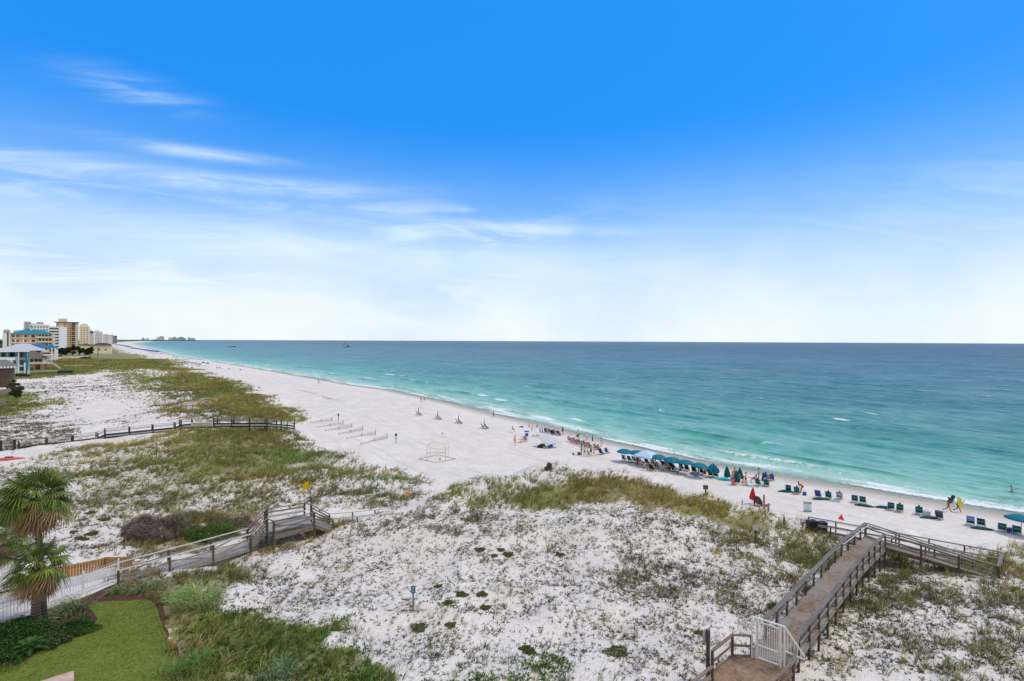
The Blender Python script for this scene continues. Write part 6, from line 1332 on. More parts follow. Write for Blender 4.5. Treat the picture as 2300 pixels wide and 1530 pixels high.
MB().box((.5,0,.28),(.5,.5,.3)).build('crate', M_dk, ct)
# chair pairs with closed umbrellas up the beach
for i, (a, b_, u) in enumerate((((937.5,932),(944,934),(939.5,932)), ((981,941),(988,943),(983,941)), ((1027,950),(1034.5,952),(1029,950)), ((1084.5,962),(1093,963.5),(1087,962)))):
    w_ = ['farthest','second farthest','third','nearest'][i]
    chair(*a, 'dark', 'left dark chair of the %s lone pair up the beach' % w_, SEA - 25, 'dark chair pairs with closed umbrellas'); chair(*b_, 'dark', 'right dark chair of the %s lone pair up the beach' % w_, SEA - 25, 'dark chair pairs with closed umbrellas'); umb(*u, 'dark', 'closed dark umbrella between the %s lone pair of chairs' % w_, 0, 'dark chair pairs with closed umbrellas', 1.05)
# ------------------------------------------------------------------ posts, nets, signs on the beach and dunes
M_rope = flat('dark_rope', (0.12, 0.11, 0.10), 0.9); M_yel = flat('yellow_tape', (0.55, 0.48, 0.12), 0.7)
def hgt(px_base, py_base, py_top): p = G(px_base, py_base); return p, (py_base - py_top) / FPX * p.y
fr = [(145,358,340,330),(205,398,438,362),(282,430,518,388),(395,460,613,418),(470,498,727,452),(597,550,832,485)]
fw = ['farthest','second farthest','third','fourth','second nearest','nearest']
M_mesh = flat('weathered_slats', (0.34, 0.31, 0.28), 0.9, 0.2, 0.15)
for i, (x0, y0, x1, y1) in enumerate(fr):
    a = G(660 + x0 / 3.966, 860 + y0 / 3.966); b_ = G(660 + x1 / 3.966, 860 + y1 / 3.966 + 3); root = empty('sand_fence', a, '%s of the low slatted sand fences beside the dune' % fw[i], 'sand fence', 'low slatted sand fences'); d = b_ - a; L = d.length
    n = max(2, round(L / 4))
    for k in range(n + 1): h = 0.25 + 0.75 * (k / n); MB().box(d * (k / n) + Vector((0, 0, h / 2 - .1)), (0.06, 0.06, h + 0.3)).build('post', W_post, root)
    mb = MB(); m_ = int(L / 0.16)
    for k in range(m_):
        t_ = (k + .5) / m_; h = (0.12 + 0.72 * t_) * (0.85 + 0.15 * math.sin(k)); mb.box(d * t_ + Vector((0, 0, h / 2)), (0.05, 0.02, h), math.atan2(d.y, d.x))
    for z in (0.9, 0.5): mb.beam(Vector((0, 0, 0.12 * z)), d + Vector((0, 0, 0.85 * z)), 0.015, 0.03)
    mb.build('slats', M_mesh, root)
def signpost(px, pyb, pyt, w, h, m_post, m_board, label, face_=(0, -1), pw=0.1, back=False):
    p, H = hgt(px, pyb, pyt); r = empty('sign_post', p, label, 'sign post', rz=math.atan2(face_[1], face_[0]) + math.pi / 2)
    MB().box((0, 0, H / 2 - 0.15), (pw, pw, H + 0.3)).build('post', m_post, r)
    if w: MB().box((0, (-1 if not back else 1) * (pw / 2 + 0.012), H - h / 2 + 0.02), (w, 0.022, h)).build('panel', m_board, r)
    return r, H
M_sgb = flat('sign_blue', (0.02, 0.14, 0.22), 0.5); M_sgg = flat('sign_grey', (0.30, 0.36, 0.40), 0.5, 0.4, 0.06); W_pale = wood('pale_post', (0.20, 0.18, 0.12), (0.36, 0.33, 0.24), (0.38, 0.36, 0.28), 0.4)
r, H = signpost(928, 1371, 1316, 0.26, 0.42, W_pale, M_sgb, 'pale wooden post with a small dark blue notice standing alone on the near dune', (0.1, -1), 0.10)
for i in range(3): script_line(r, 3, H - 0.07 - 0.11 * i, 0.07, M_wht, -0.077)
signpost(1697, 1217, 1179, 0.42, 0.42, W_post, flat('pale_sign', (0.50, 0.53, 0.58), 0.5, 0.3, 0.1), 'weathered post with a pale square board in the grass of the near dune', (-0.3, -1))
signpost(1584.5, 1112, 1090, 0.48, 0.42, W_dark, flat('grey_sign_back', (0.12, 0.11, 0.11), 0.7), 'dark post with a square board at the dune edge below the umbrellas', (-0.2, -1))
signpost(889.5, 995, 974, 0.40, 0.45, W_dark, flat('dark_board', (0.05, 0.05, 0.05), 0.7), 'dark post with a small board right of the sand fences', (0, -1))
signpost(760, 945, 929, 0.35, 0.5, W_dark, flat('dark_board', (0.05, 0.05, 0.05), 0.7), 'dark post with a small board beyond the farthest sand fence', (0, -1))
signpost(993.6, 984, 971.5, 0.35, 0.35, M_alu, flat('pale_board', (0.5, 0.5, 0.5), 0.7), 'thin pale post with a small board behind the net court', (0, -1), 0.05)
# the near sign whose back is seen beside the platform
zp = hz(*PZ(1590, 1500, 4.2)[:2]); pp_ = PZ(1590, 1528, zp); r = empty('sign_post', pp_, 'dark brown post with a grey board seen from behind, left of the near platform', 'sign post', rz=0.5)
Ht = (CAMZ - (1416 - 767) / FPX * pp_.y) - zp
MB().box((0, 0, Ht / 2 - .1), (0.13, 0.13, Ht + .2)).build('post', W_post, r); MB().box((0.0, 0.09, Ht - 0.28), (0.50, 0.025, 0.62)).build('panel', M_sgg, r)
for px, a, b_, w_, m, lb in ((1761,1179,1161,.09,W_dark,'short dark post at the end of the grassy ridge left of the ramp'), (1706.5,1151,1142,.07,W_dark,'short dark stake in the grass below the red umbrella'), (1667,1134,1124,.07,W_dark,'dark stake on the crest left of the red umbrella'), (1716,1143,1112,.16,W_rail,'tall pale post right of the covered lounge chair'), (1726,1150,1131,.12,W_rail,'shorter pale post at the foot of the tall pale post'), (823,938,929,.05,M_alu,'thin pale stake on the open beach right of the farthest fence'), (661,957,944,.14,W_dark,'dark post at the beach end of the upper boardwalk'), (351,1030,1012,.07,W_dark,'dark stake in the grass of the middle left dune'), (350,815,812,.2,W_dark,'dark stake on the far left beach')):
    p, H = hgt(px, a, b_); MB().box((0, 0, H / 2 - .15), (w_, w_, H + .3)).tube([(0, 0, H - 0.02), (0, 0, H + 0.02)], [w_ * .6, w_ * .5], 8).build('stake', m, None, loc=p, label=lb, cat='post')
# net court
pts = {k: G(px, py) for k, (px, py) in dict(fl=(959,1037), rl=(966,1026), fr=(1000.4,1036), rr=(1007.5,1027)).items()}; c_ = pts['fl']; nt_ = empty('net_court', c_, 'four thin poles with a yellow edged net standing on the open beach', 'sports net')
Hn = 33 / FPX * c_.y
for k, v in pts.items(): MB().tube([v - c_ - Vector((0, 0, .2)), v - c_ + Vector((0, 0, Hn))], 0.025, 6).build('pole', flat('dark_pole', (0.25, 0.24, 0.22), 0.6) if k[0] == 'f' else M_yel, nt_)
def net(a, b_, z0, z1, m, nm='net', stp=0.45):
    mb = MB(); d = b_ - a; n = max(2, int(d.length / stp))
    for k in range(n + 1): p = a + d * k / n; mb.beam(p + Vector((0, 0, z0)), p + Vector((0, 0, z1)), 0.008, 0.008, up=Vector((1, 0, 0)))
    for k in range(5): z = z0 + (z1 - z0) * k / 4; w = 0.05 if k in (0, 4) else 0.008; mb.beam(a + Vector((0, 0, z)), b_ + Vector((0, 0, z)), 0.012, w)
    mb.build(nm, m, nt_)
P_ = {k: v - c_ for k, v in pts.items()}
net(P_['rl'], P_['rr'], Hn - 0.95, Hn - 0.02, M_yel); net(P_['fl'], P_['rl'], Hn - 0.07, Hn - 0.02, M_yel, stp=5); net(P_['fl'], P_['fr'], Hn - 0.95, Hn - 0.9, M_yel, stp=9)
rp = [G(660 + x / 3.966, 860 + y / 3.966) + Vector((0, 0, .05)) - c_ for x, y in ((1115,680),(1280,643),(1443,680),(1265,714),(1115,680))]
MB().tube(rp, 0.03, 5).build('boundary_rope', M_rope, nt_)
MB().sphere((0, 0, 0.13), 0.13).build('ball', flat('grey_ball', (0.16, 0.16, 0.2), 0.5), None, loc=G(988.3,1033), smooth=True, label='small dark ball lying inside the net court', cat='ball')
# float ring, dark barrel, red umbrella, covered lounge, banner
p = G(915, 1113); rg_ = MB(); n = 22
maj, mnr = 0.34, 0.13
vv = [[rg_.bm.verts.new(((maj + mnr * math.cos(2*math.pi*j/10)) * math.cos(2*math.pi*i/n), (maj + mnr * math.cos(2*math.pi*j/10)) * math.sin(2*math.pi*i/n), mnr * math.sin(2*math.pi*j/10) + .15)) for j in range(10)] for i in range(n)]
for i in range(n):
    for j in range(10): rg_.bm.faces.new((vv[i][j], vv[(i+1) % n][j], vv[(i+1) % n][(j+1) % 10], vv[i][(j+1) % 10]))
o = rg_.build('float_ring', flat('coral_ring', (0.62, 0.28, 0.22), 0.5, 0.3, 0.05), None, smooth=True, loc=p, label='coral pink swim ring lying on the dune at the end of the crossover path', cat='swim ring'); o.rotation_euler = (0.25, 0.1, 0)
p = G(1232, 1056); br_ = empty('trash_barrel', p, 'dark trash barrel half tipped in the grass of the dune crest', 'barrel', rz=0.4); mb = MB()
mb.tube([(0, 0, -.1), (0.05, 0, .3), (0.12, 0, .62), (0.22, 0, .80)], [.30, .33, .31, .22], 12); mb.build('barrel', flat('dark_bag', (0.035, 0.04, 0.035), 0.5, 0.4, 0.3), br_); MB().sphere((-.28, 0, .22), .26, (1, .9, .9)).build('bag', flat('dark_bag', (0.035, 0.04, 0.035), 0.5, 0.4, 0.3), br_)
umb(1689,1131,'red','closed red umbrella on a pale pole at the dune edge',0,None,0.98)
o = chair(1704,1136,'dark','lounge chair under a dark cover beside the red umbrella',SEA-10,None); cv_ = empty('chair_cover', o.location, 'dark cloth cover thrown over the lounge chair by the red umbrella', 'cloth'); cv_.rotation_euler = o.rotation_euler
mb = MB(); mb.tube([(-.42, -.2, .10), (-.36, -.25, .7), (-.1, -.4, 1.06), (.2, -.4, 1.04), (.40, -.25, .65), (.46, -.15, .1)], [.08, .13, .14, .14, .12, .08], 8); mb.build('cloth', flat('charcoal_cloth', (0.05, 0.052, 0.06), 0.9), cv_, smooth=True); MB().beam((0, -.42, .78), (0, -.12, .22), .5, .06, up=Vector((0, 1, .4))).build('lining', flat('dark_red_cloth', (0.30, 0.04, 0.04), 0.9), cv_)
p = G(1722, 1138); MB().sphere((0, 0, .14), .2, (1.6, .8, .7)).sphere((.3, 0, .2), .1).build('float', flat('red_float', (0.62, 0.04, 0.05), 0.5), None, loc=p, label='red rescue float hanging by the shorter pale post', cat='float')
bp_ = G(1814, 1150); Hb = (1150 - 1127) / FPX * bp_.y
M_bb = flat('banner_blue', (0.02, 0.20, 0.34), 0.6); M_lb = flat('banner_light', (0.62, 0.66, 0.70), 0.6, 0.3, 0.05)
rb_ = sign_board('sign', bp_, (-0.25, -1), 0.78, Hb, [(5, Hb * 0.38, 0.16, M_wht), (9, Hb * 0.14, 0.07, M_sgg), (8, 0.02, 0.07, M_sgg), (9, -Hb * 0.10, 0.07, M_sgg), (8, -Hb * 0.24, 0.07, M_bb), (6, -Hb * 0.42, 0.11, M_wht)], M_lb, M_bb, 'free standing white and blue banner sign on the sand left of the ramp', band=[(Hb * 0.38, Hb * 0.2, M_bb), (-Hb * 0.42, Hb * 0.15, M_bb)])
for ch in rb_.children:
    if ch.name.startswith(('panel', 'band', 'lettering')): ch.location.z += Hb / 2
for x in (-.37, .37): MB().box((x, 0.2, Hb / 2 - .1), (.03, .03, Hb + .15)).build('leg', M_alu, rb_)
p = G(1889, 1172); MB().poly([(-.35, 0, .3), (.35, 0, .1), (.1, .1, .75)], .03).build('pennant', flat('red_pennant', (0.55, 0.04, 0.03), 0.6), None, loc=p, label='small red triangular pennant on the sand behind the left ramp', cat='pennant')
dm = canopy_mesh(1.3, 0.55).build('tarp', flat('white_tarp', (0.66, 0.66, 0.66), 0.8, 0.2, 0.05), None, smooth=True, loc=G(2035, 1201), label='white umbrella canopy lying on the sand behind the long ramp', cat='umbrella canopy')
for (px, py, lb) in ((1823,1193,'dark bin left under the beach end of the ramp'), (1845,1196,'dark bin right under the beach end of the ramp')):
    p = G(px, py); MB().box((0, 0, .45), (.75, .5, .8), .1).box((0, 0, .88), (.8, .55, .08), .1).build('storage_bin', flat('black_plastic', (0.02, 0.02, 0.025), 0.5), None, loc=p, label=lb, cat='bin')
# weed line left on the upper beach by the last tide
pts_ = [(672,877),(690,880),(703,883),(718,888),(732,893),(745,897),(760,899)]
WP = []
for i in range(len(pts_) - 1):
    a, b_ = G(*pts_[i]), G(*pts_[i+1])
    for k in range(46): q = lerp(a, b_, random.random()); WP.append((q.x + random.gauss(0, .5), q.y + random.gauss(0, .5), q.z))
blades('seaweed', np.array(WP), 3, (.15, .45), (.02, .04), (1.2, 1.5), [(0.16, 0.14, 0.12)], [1], rad=.2, segs=1, label='dark line of dried seaweed along the upper beach', cat='seaweed')
# ------------------------------------------------------------------ far beach: canopies, umbrellas, bathers
FB = 'blue beach canopies and umbrellas far up the beach'
def Gz(px, py): return atz(px, py, 1.8)
def farumb(px, py, m, label, sc=1.0):
    p = Gz(px, py); u = empty('beach_umbrella', p, label, 'beach umbrella', FB); MB().tube([(0, 0, 0), (0, 0, 2.1 * sc)], .04, 5).build('pole', M_pole, u); o = canopy_mesh(1.35 * sc, .45 * sc, 6, rings=3).build('canopy', m, u, smooth=True); o.location = (0, 0, 1.65 * sc)
M_fb = flat('far_blue_canvas', (0.03, 0.10, 0.26), 0.8)
for i in range(46):
    t_ = i / 45; px = 294 + 62 * t_; py = 783.8 + 10 * t_ + (i % 3) * 0.9; p = Gz(px, py)
    farumb(px, py, [M_fb, M_teald, M_blu][i % 3], 'small %s umbrella in the crowded far row, %s stretch' % (['navy', 'dark teal', 'bright blue'][i % 3], ['far', 'middle', 'near'][min(2, int(t_ * 3))]), 1.45)
for i in range(34):
    t_ = i / 33; px = 254 + 38 * t_; py = 775.5 + 7.5 * t_
    farumb(px, py, [M_fb, M_blu][i % 2], 'tiny %s umbrella in the %s part of the row beyond the blue tent' % (['navy', 'blue'][i % 2], ['far', 'middle', 'near'][min(2, int(t_ * 3))]), 2.2)
def fartent(px, py, wpx, m, label):
    p = Gz(px, py); w = wpx / FPX * p.y / 2 * 0.85; ux_ = Vector((.78, .62, 0)) * w; uy_ = Vector((-.62, .78, 0)) * w
    popup('canopy_tent', [p - ux_ - uy_, p + ux_ - uy_, p + ux_ + uy_, p - ux_ + uy_], 2.1, .7, m, label)
fartent(287,784,9,M_fb,'dark blue canopy tent at the end of the far umbrella row'); fartent(362,797,8,M_blu,'bright blue canopy tent ending the nearer far row'); fartent(389,808,6,flat('aqua_canvas',(0.10,0.40,0.42),0.8),'aqua canopy tent left of two on the far beach'); fartent(396,810,7,flat('aqua_canvas',(0.10,0.40,0.42),0.8),'aqua canopy tent right of two on the far beach')
fartent(457,822,7,M_blu,'royal blue canopy tent, left of the joined pair'); fartent(466,823,7,M_blu,'royal blue canopy tent, right of the joined pair')
for i in range(16):
    t_ = i / 15; px = 405 + 43 * t_; py = 815.5 + 6.5 * t_ + (i % 2) * 1.0; o = inst(PROTO['dark'], 'chair_dark', Gz(px, py), SEA + 10 + 8 * (i % 3), 'dark chair, %s %s of the packed group near the royal blue tents' % (['back', 'front'][i % 2], ['left', 'middle', 'right'][min(2, i * 3 // 16)]), 'beach chair', 'packed dark chairs on the far beach')
    if i % 3 == 0: farumb(px + 1, py + 0.5, M_teald, 'dark teal umbrella over the packed far chairs, number %s from the left' % ['one', 'two', 'three', 'four', 'five', 'six'][i // 3])
fcol = ['black', 'navy', 'red', 'white', 'blue', 'maroon', 'grey']
fp_ = [(350,815),(375,808),(377.5,808),(380,809),(384,809),(403,813),(411,806.5),(418,807.5),(368,797),(371,799),(360,803),(362,805),(359,807),(375,812.5),(414,820),(421,822),(437,820),(447,817)]
for i, (px, py) in enumerate(fp_):
    c1 = fcol[i % 7]; person(Gz(px, py), SEA + 40 * i, ['stand', 'walk', 'stand2'][i % 3], 'distant bather in %s on the far beach' % c1 + [' by the blue tent', ' by the aqua tents', ' in front of the chair group'][0 if px < 373 else 1 if px < 400 else 2], {'shirt': c1, 'shorts': fcol[(i + 3) % 7]}, 1, group='distant bathers')
for px, py in ((485,813),(491,815.5),(505,822),(533,818),(546,819),(570,821.5)):
    person(atz(px, py, 0), SEA, 'stand', 'distant bather wading in the far surf, ' + {485: 'leftmost', 491: 'second from the left', 505: 'third from the left', 533: 'third from the right', 546: 'second from the right', 570: 'rightmost'}[px], {'trunks': 'navy'}, 1, lift=-.5, group='bathers wading in the far surf')
for px, py, lb in ((488,827.5,'leftmost'), (494,828,'second'), (515,831.5,'third'), (541,833,'rightmost')):
    o = inst(PROTO['dark'], 'chair_dark', Gz(px, py), SEA + 5, '%s lone dark chair right of the royal blue tents' % lb, 'beach chair', 'lone dark chairs on the far beach'); o.scale = (1.3,) * 3
# ------------------------------------------------------------------ boats
def boat(px, py, L, label, m_h, m_c, rz, masts, sails=None):
    p = atz(px, py, 0.0); r = empty('boat', p, label, 'boat', rz=rz); mb = MB(); rows = []
    for t_ in range(9):
        u = t_ / 8; x = (u - .5) * L; w = L * .14 * math.sin(math.pi * (0.12 + .80 * (1 - u))) ** .6; z = L * (.07 + .05 * u * u)
        rows.append([mb.bm.verts.new(v) for v in ((x, -w, z), (x, -w * .7, -0.3), (x, w * .7, -0.3), (x, w, z))])
    for a, b_ in zip(rows, rows[1:]):
        for k in range(4): mb.bm.faces.new((a[k], b_[k], b_[(k+1) % 4], a[(k+1) % 4]))
    mb.bm.faces.new(rows[0]); mb.bm.faces.new(rows[-1]); mb.build('hull', m_h, r)
    c_b = MB(); c_b.box((L * .14, 0, L * .15), (L * .30, L * .18, L * .14)).box((L * .18, 0, L * .25), (L * .14, L * .14, L * .07)).build('cabin', m_c, r)
    MB().box((L * .14, L * .0, L * .17), (L * .305, L * .185, L * .03)).build('window', flat('dark_glass', (0.02, 0.03, 0.04), 0.2, 0.5), r)
    for x, h, lean_ in masts: MB().tube([(x * L, 0, L * .05), ((x + lean_) * L, 0, h * L)], L * .008, 5).build('mast', M_alu, r)
    for s_ in (sails or []): MB().poly([(x * L, 0.0, z * L) for x, z in s_], .05).build('sail', flat('mauve_sail', (0.30, 0.24, 0.30), 0.8), r)
boat(521,779.5,17,'dark hulled fishing boat with white cabin and outriggers near the horizon, left of two',flat('dark_hull',(0.02,0.03,0.05),0.4),M_wht,0.35,((-.1,.65,-.5),(-.15,.6,-.25),(.2,.45,0)))
boat(779,780,20,'mauve tour boat with ragged brown sails near the horizon, right of two',flat('mauve_hull',(0.20,0.17,0.22),0.6),flat('mauve_cabin',(0.26,0.22,0.28),0.6),0.2,((-.3,.62,0),(.1,.42,0)),[[(-.45,.35),(-.15,.35),(-.3,.62)],[(.0,.22),(.3,.22),(.1,.42)]])
# ------------------------------------------------------------------ buildings up the coast
M_gl = flat('window_glass', (0.06, 0.08, 0.10), 0.25, 0.5); M_gld = flat('dark_window', (0.035, 0.04, 0.045), 0.3, 0.5); M_tg = flat('teal_window', (0.02, 0.13, 0.16), 0.25, 0.5)
def wall_m(n, c): return flat(n, c, 0.9, 0.1, 0.06, 0.3)
M_cream, M_tanw, M_whw, M_greyw, M_pinkw = wall_m('cream_wall', (0.74, 0.68, 0.54)), wall_m('tan_wall', (0.70, 0.55, 0.35)), wall_m('white_wall', (0.78, 0.78, 0.80)), wall_m('grey_wall', (0.58, 0.58, 0.59)), wall_m('salmon_wall', (0.55, 0.30, 0.22))
M_beige = wall_m('beige_wall', (0.60, 0.45, 0.34)); M_brick = wall_m('brick_wall', (0.34, 0.19, 0.13))
M_rteal = flat('teal_roof', (0.03, 0.19, 0.27), 0.5, 0.3, 0.08); M_rblue = flat('blue_roof', (0.03, 0.13, 0.28), 0.5, 0.3, 0.08); M_rgrey = flat('metal_roof', (0.45, 0.48, 0.52), 0.45, 0.4, 0.06); M_rsh = flat('shingle_roof', (0.13, 0.115, 0.10), 0.9, 0.1, 0.25, 2.0); M_rdk = flat('dark_roof', (0.075, 0.065, 0.07), 0.9, 0.1, 0.2, 1.0)
class House:
    def __init__(s, name, label, pxl, pxr, pyt, Y, zb=None, yaw=None, cat='building', group=None, side=0.0):
        mid_ = (pxl + pxr) / 2; th = math.atan2(mid_ - 1150, FPX); s.rz = -th - R(side); s.Y = Y
        x = (pxl - 1150) / FPX * Y; s.zb = 3.0 if zb is None else zb
        s.cs = math.cos(th); s.w = (pxr - pxl) * Y * s.cs / FPX; s.H = CAMZ - (pyt - 765 + 0.0043 * (1150 - pxl)) / FPX * Y - s.zb
        s.k = Y / FPX; s.root = empty(name, Vector((x, Y, s.zb)), label, cat, group, s.rz)
        s.pxl = pxl
    def u(s, px): return (px - s.pxl) * s.k * s.cs
    def z(s, py): return CAMZ - (py - 765 + 0.0043 * (1150 - s.pxl)) / FPX * s.Y - s.zb
    def box(s, nm, m, u0, u1, y0, y1, z0, z1): return MB().box(((u0+u1)/2, (y0+y1)/2, (z0+z1)/2), (u1-u0, y1-y0, z1-z0)).build(nm, m, s.root)
    def wins(s, m, us, zs, w, h, y=0.0, nm='window', fm=None):
        mb = MB().box((0, 0, 0), (w, 0.12, h)); f = None; src = None
        for u in us:
            for z_ in zs:
                if src is None:
                    src = mb.build(nm, m, s.root); o = src
                else: o = src.copy(); COL.objects.link(o)
                o.location = (u, y - 0.03, z_)
    def side_wins(s, m, ys, zs, w, h, x, nm='window'):
        src = None
        for yy in ys:
            for z_ in zs:
                if src is None: src = MB().box((0, 0, 0), (0.12, w, h)).build(nm, m, s.root); o = src
                else: o = src.copy(); COL.objects.link(o)
                o.location = (x + 0.03, yy, z_)
    def hip(s, m, u0, u1, y0, y1, z0, z1, over=0.6, ridge=None, nm='roof'):
        mb = MB(); a = [(u0-over, y0-over, z0), (u1+over, y0-over, z0), (u1+over, y1+over, z0), (u0-over, y1+over, z0)]; r0, r1 = ridge if ridge else (u0 + (y1-y0)/2, u1 - (y1-y0)/2); ym = (y0+y1)/2
        v = [mb.bm.verts.new(p) for p in a] + [mb.bm.verts.new((r0, ym, z1)), mb.bm.verts.new((r1, ym, z1))]
        for f in ((0,1,5,4), (1,2,5), (2,3,4,5), (3,0,4), (3,2,1,0)): mb.bm.faces.new([v[i] for i in f])
        return mb.build(nm, m, s.root)
def rng_(a, b, n): return [a + (b - a) * (i + .5) / n for i in range(n)]
# tan tower
h = House('apartment_tower', 'tall tan apartment tower with a stack of dark balconies, tallest on the coast', 126, 172, 724, 760, side=8)
w = h.w; D_ = 22; h.box('wall', M_tanw, 0, w, 0, D_, -2, h.H); h.box('parapet', M_cream, w*.10, w*.50, 1, 9, h.H, h.H + 6); h.box('roof', M_rdk, -w*.12, w*1.06, -1.0, D_, h.H + 0.02, h.H + .9)
fl_ = rng_(2, h.H - 1, 12); h.wins(M_gld, [w*.40, w*.46, w*.60], fl_, 1.3, 1.5); h.wins(M_gl, [w*.05, w*.70], fl_, 1.8, 1.6)
h.box('balcony_recess', M_gld, w*.77, w*.95, -.05, .4, 1, h.H - .5)
for z_ in fl_: h.box('balcony', M_pinkw if random.random() < .4 else M_cream, w*.765, w*.955, -1.4, 0, z_ - 1.7, z_ - .9)
h.side_wins(M_gld, [4, 11, 18], fl_, 3.2, 1.8, w)
# broad white block behind the teal roof
h = House('apartment_block', 'broad white apartment block with rows of windows behind the teal roofed building', 66, 112, 729, 640, side=0)
h.box('wall', M_whw, 0, h.w, 0, 45, -2, h.H); h.wins(M_gl, rng_(1, h.w - 1, 6), rng_(3, h.H - 1, 8), 1.6, 1.6); 
h2 = House('apartment_block', 'white apartment wing with long window bands left of the tan tower', 110, 134, 733, 620, side=14); h2.box('wall', M_whw, 0, h2.w, 0, 30, -2, h2.H); h2.wins(M_gl, [h2.w/2], rng_(1, h2.H - 1, 8), h2.w*.9, 1.7)
h = House('apartment_block', 'grey white block rising behind the broad white one at the far left', 53, 90, 722, 850); h.box('wall', M_greyw, 0, h.w*.45, 0, 30, -2, h.H); h.box('wall', M_whw, h.w*.45, h.w*1.3, 2, 30, -2, h.H - 3); h.wins(M_gl, rng_(2, h.w*.42, 3), rng_(20, h.H - 2, 8), 1.6, 1.6); h.box('roof', M_rdk, h.w*.8, h.w*1.2, 4, 14, h.H - 3, h.H - 1)
h = House('apartment_block', 'pale curved top block farthest left behind the teal roof', 6, 24, 742, 700); h.box('wall', M_whw, 0, h.w, 0, 22, -2, h.H); h.box('balcony_recess', M_gld, h.w*.55, h.w*.75, -.1, .3, 2, h.H - 3); MB().tube([(h.w*.5, 0, h.H - 1), (h.w*.5, 22, h.H - 1)], h.w*.42, 14).build('roof', M_whw, h.root)
h = House('apartment_block', 'low pale block just right of the curved top one', 30, 54, 741, 740); h.box('wall', M_whw, 0, h.w, 0, 20, -2, h.H); h.wins(M_gl, rng_(1, h.w - 1, 6), [h.H - 3], 1.5, 1.5)
# teal roofed building
h = House('apartment_building', 'four storey beige building with a broad teal hip roof and cupola', 23, 122, 750, 430, side=3); w = h.w; ze = h.H
h.box('wall', M_beige, 0, w, 0, 18, -2, ze)
for k in range(1, 5): z_ = ze - 4.2 * k + .6; h.box('floor_band', M_cream, -.3, w + .3, -.35, 0, z_ - .35, z_ + .45)
for k in range(4): z_ = ze - 4.2 * k - 2.0; h.wins(M_gl, [w*.07, w*.16, w*.34, w*.50, w*.54], [z_], 1.7, 1.9); h.wins(M_whw, [w*.12, w*.30, w*.46, w*.58], [z_], .9, 3.4, y=-.05, nm='pilaster')
h.box('balcony_recess', M_gld, w*.61, w*.97, -.08, .3, ze - 17, ze - .8)
for k in range(4): z_ = ze - 4.2 * k - 3.1; h.box('balcony', M_cream, w*.60, w*1.03, -2.2, 0, z_ - .2, z_ + .9); h.wins(M_cream, [w*.64, w*.72, w*.80, w*.88, w*.96], [z_ + 1.9], .6, 2.6, y=-.3, nm='pilaster')
for u in (1.0, 1.03): h.box('column', M_whw, w*u - .3, w*u + .3, -2.2, -1.7, -1, ze)
h.hip(M_rteal, -.5, w*.95, -.8, 19, ze, ze + 4.6, ridge=(w*.32, w*.52)); h.hip(M_rteal, w*.52, w*.98, -1.6, 14, ze + .1, ze + 3.6, ridge=(w*.64, w*.76), over=.3)
h.box('cupola', M_whw, w*.44, w*.49, 7, 10, ze + 3.6, ze + 6.4); h.hip(M_rteal, w*.44, w*.49, 7, 10, ze + 6.4, ze + 8.4, over=.6, ridge=(w*.46, w*.47), nm='cupola_roof')
# white buildings right of the tower
for (a, b_, pt, Y, m, lb, wn_) in ((178,200,733,900,M_cream,'cream block with an arched top just right of the tan tower',3), (196,211,743,1000,M_whw,'white block with dark balcony stacks, second right of the tower',4), (212,230,745,1100,M_whw,'white block with narrow window columns, third right of the tower',5), (230,243,751,1400,M_greyw,'plain grey block fourth right of the tower',2), (242,250,752,1500,M_greyw,'narrow grey block left of the salmon one',1), (248,253,752,1560,M_pinkw,'narrow salmon coloured block far along the coast',1), (253,262,754,1700,wall_m('slate_wall', (0.16, 0.20, 0.26)),'dark slate block ending the row of towers',2)):
    h = House('apartment_block', lb, a, b_, pt, Y, side=3); w = h.w; h.box('wall', m, 0, w, 0, 25, -2, h.H); fl_ = rng_(3, h.H - 1, 9)
    if wn_ > 2: h.wins(M_gld, rng_(w*.1, w*.95, wn_), fl_, w*.07, 2.2); h.box('roof', M_greyw, w*.05, w*.6, 3, 12, h.H, h.H + 3)
    elif wn_ == 2: h.wins(M_gld, rng_(w*.5, w*.95, 2), fl_[::2], w*.10, 2.4)
    if 'arched' in lb: MB().tube([(w*.5, 1, h.H), (w*.5, 20, h.H)], w*.40, 16).build('roof', M_cream, h.root)
    if 'stacks' in lb: h.box('balcony_recess', M_gld, w*.28, w*.9, -.2, .3, h.H - 5, h.H - 1)
# low beachfront house with dark roof
h = House('house', 'low cream beach house with a wide dark hip roof beyond the trees', 206, 250, 776, 560, side=5); w = h.w; h.box('wall', M_cream, 0, w, 0, 12, -2, h.H); h.wins(M_gld, [w*.1, w*.4, w*.72], [h.H*.45], 1.8, 1.5); h.hip(M_rdk, -.5, w, -.5, 13, h.H, h.H + 3.0)
h = House('house', 'long dark roofed house half hidden behind the dark trees', 176, 208, 776, 600, side=5); w = h.w; h.box('wall', M_cream, 0, w, 0, 10, -2, h.H); h.wins(M_gl, rng_(1, w, 4), [h.H*.4], 1.5, 1.4); h.hip(M_rdk, 0, w, 0, 11, h.H, h.H + 2.2)
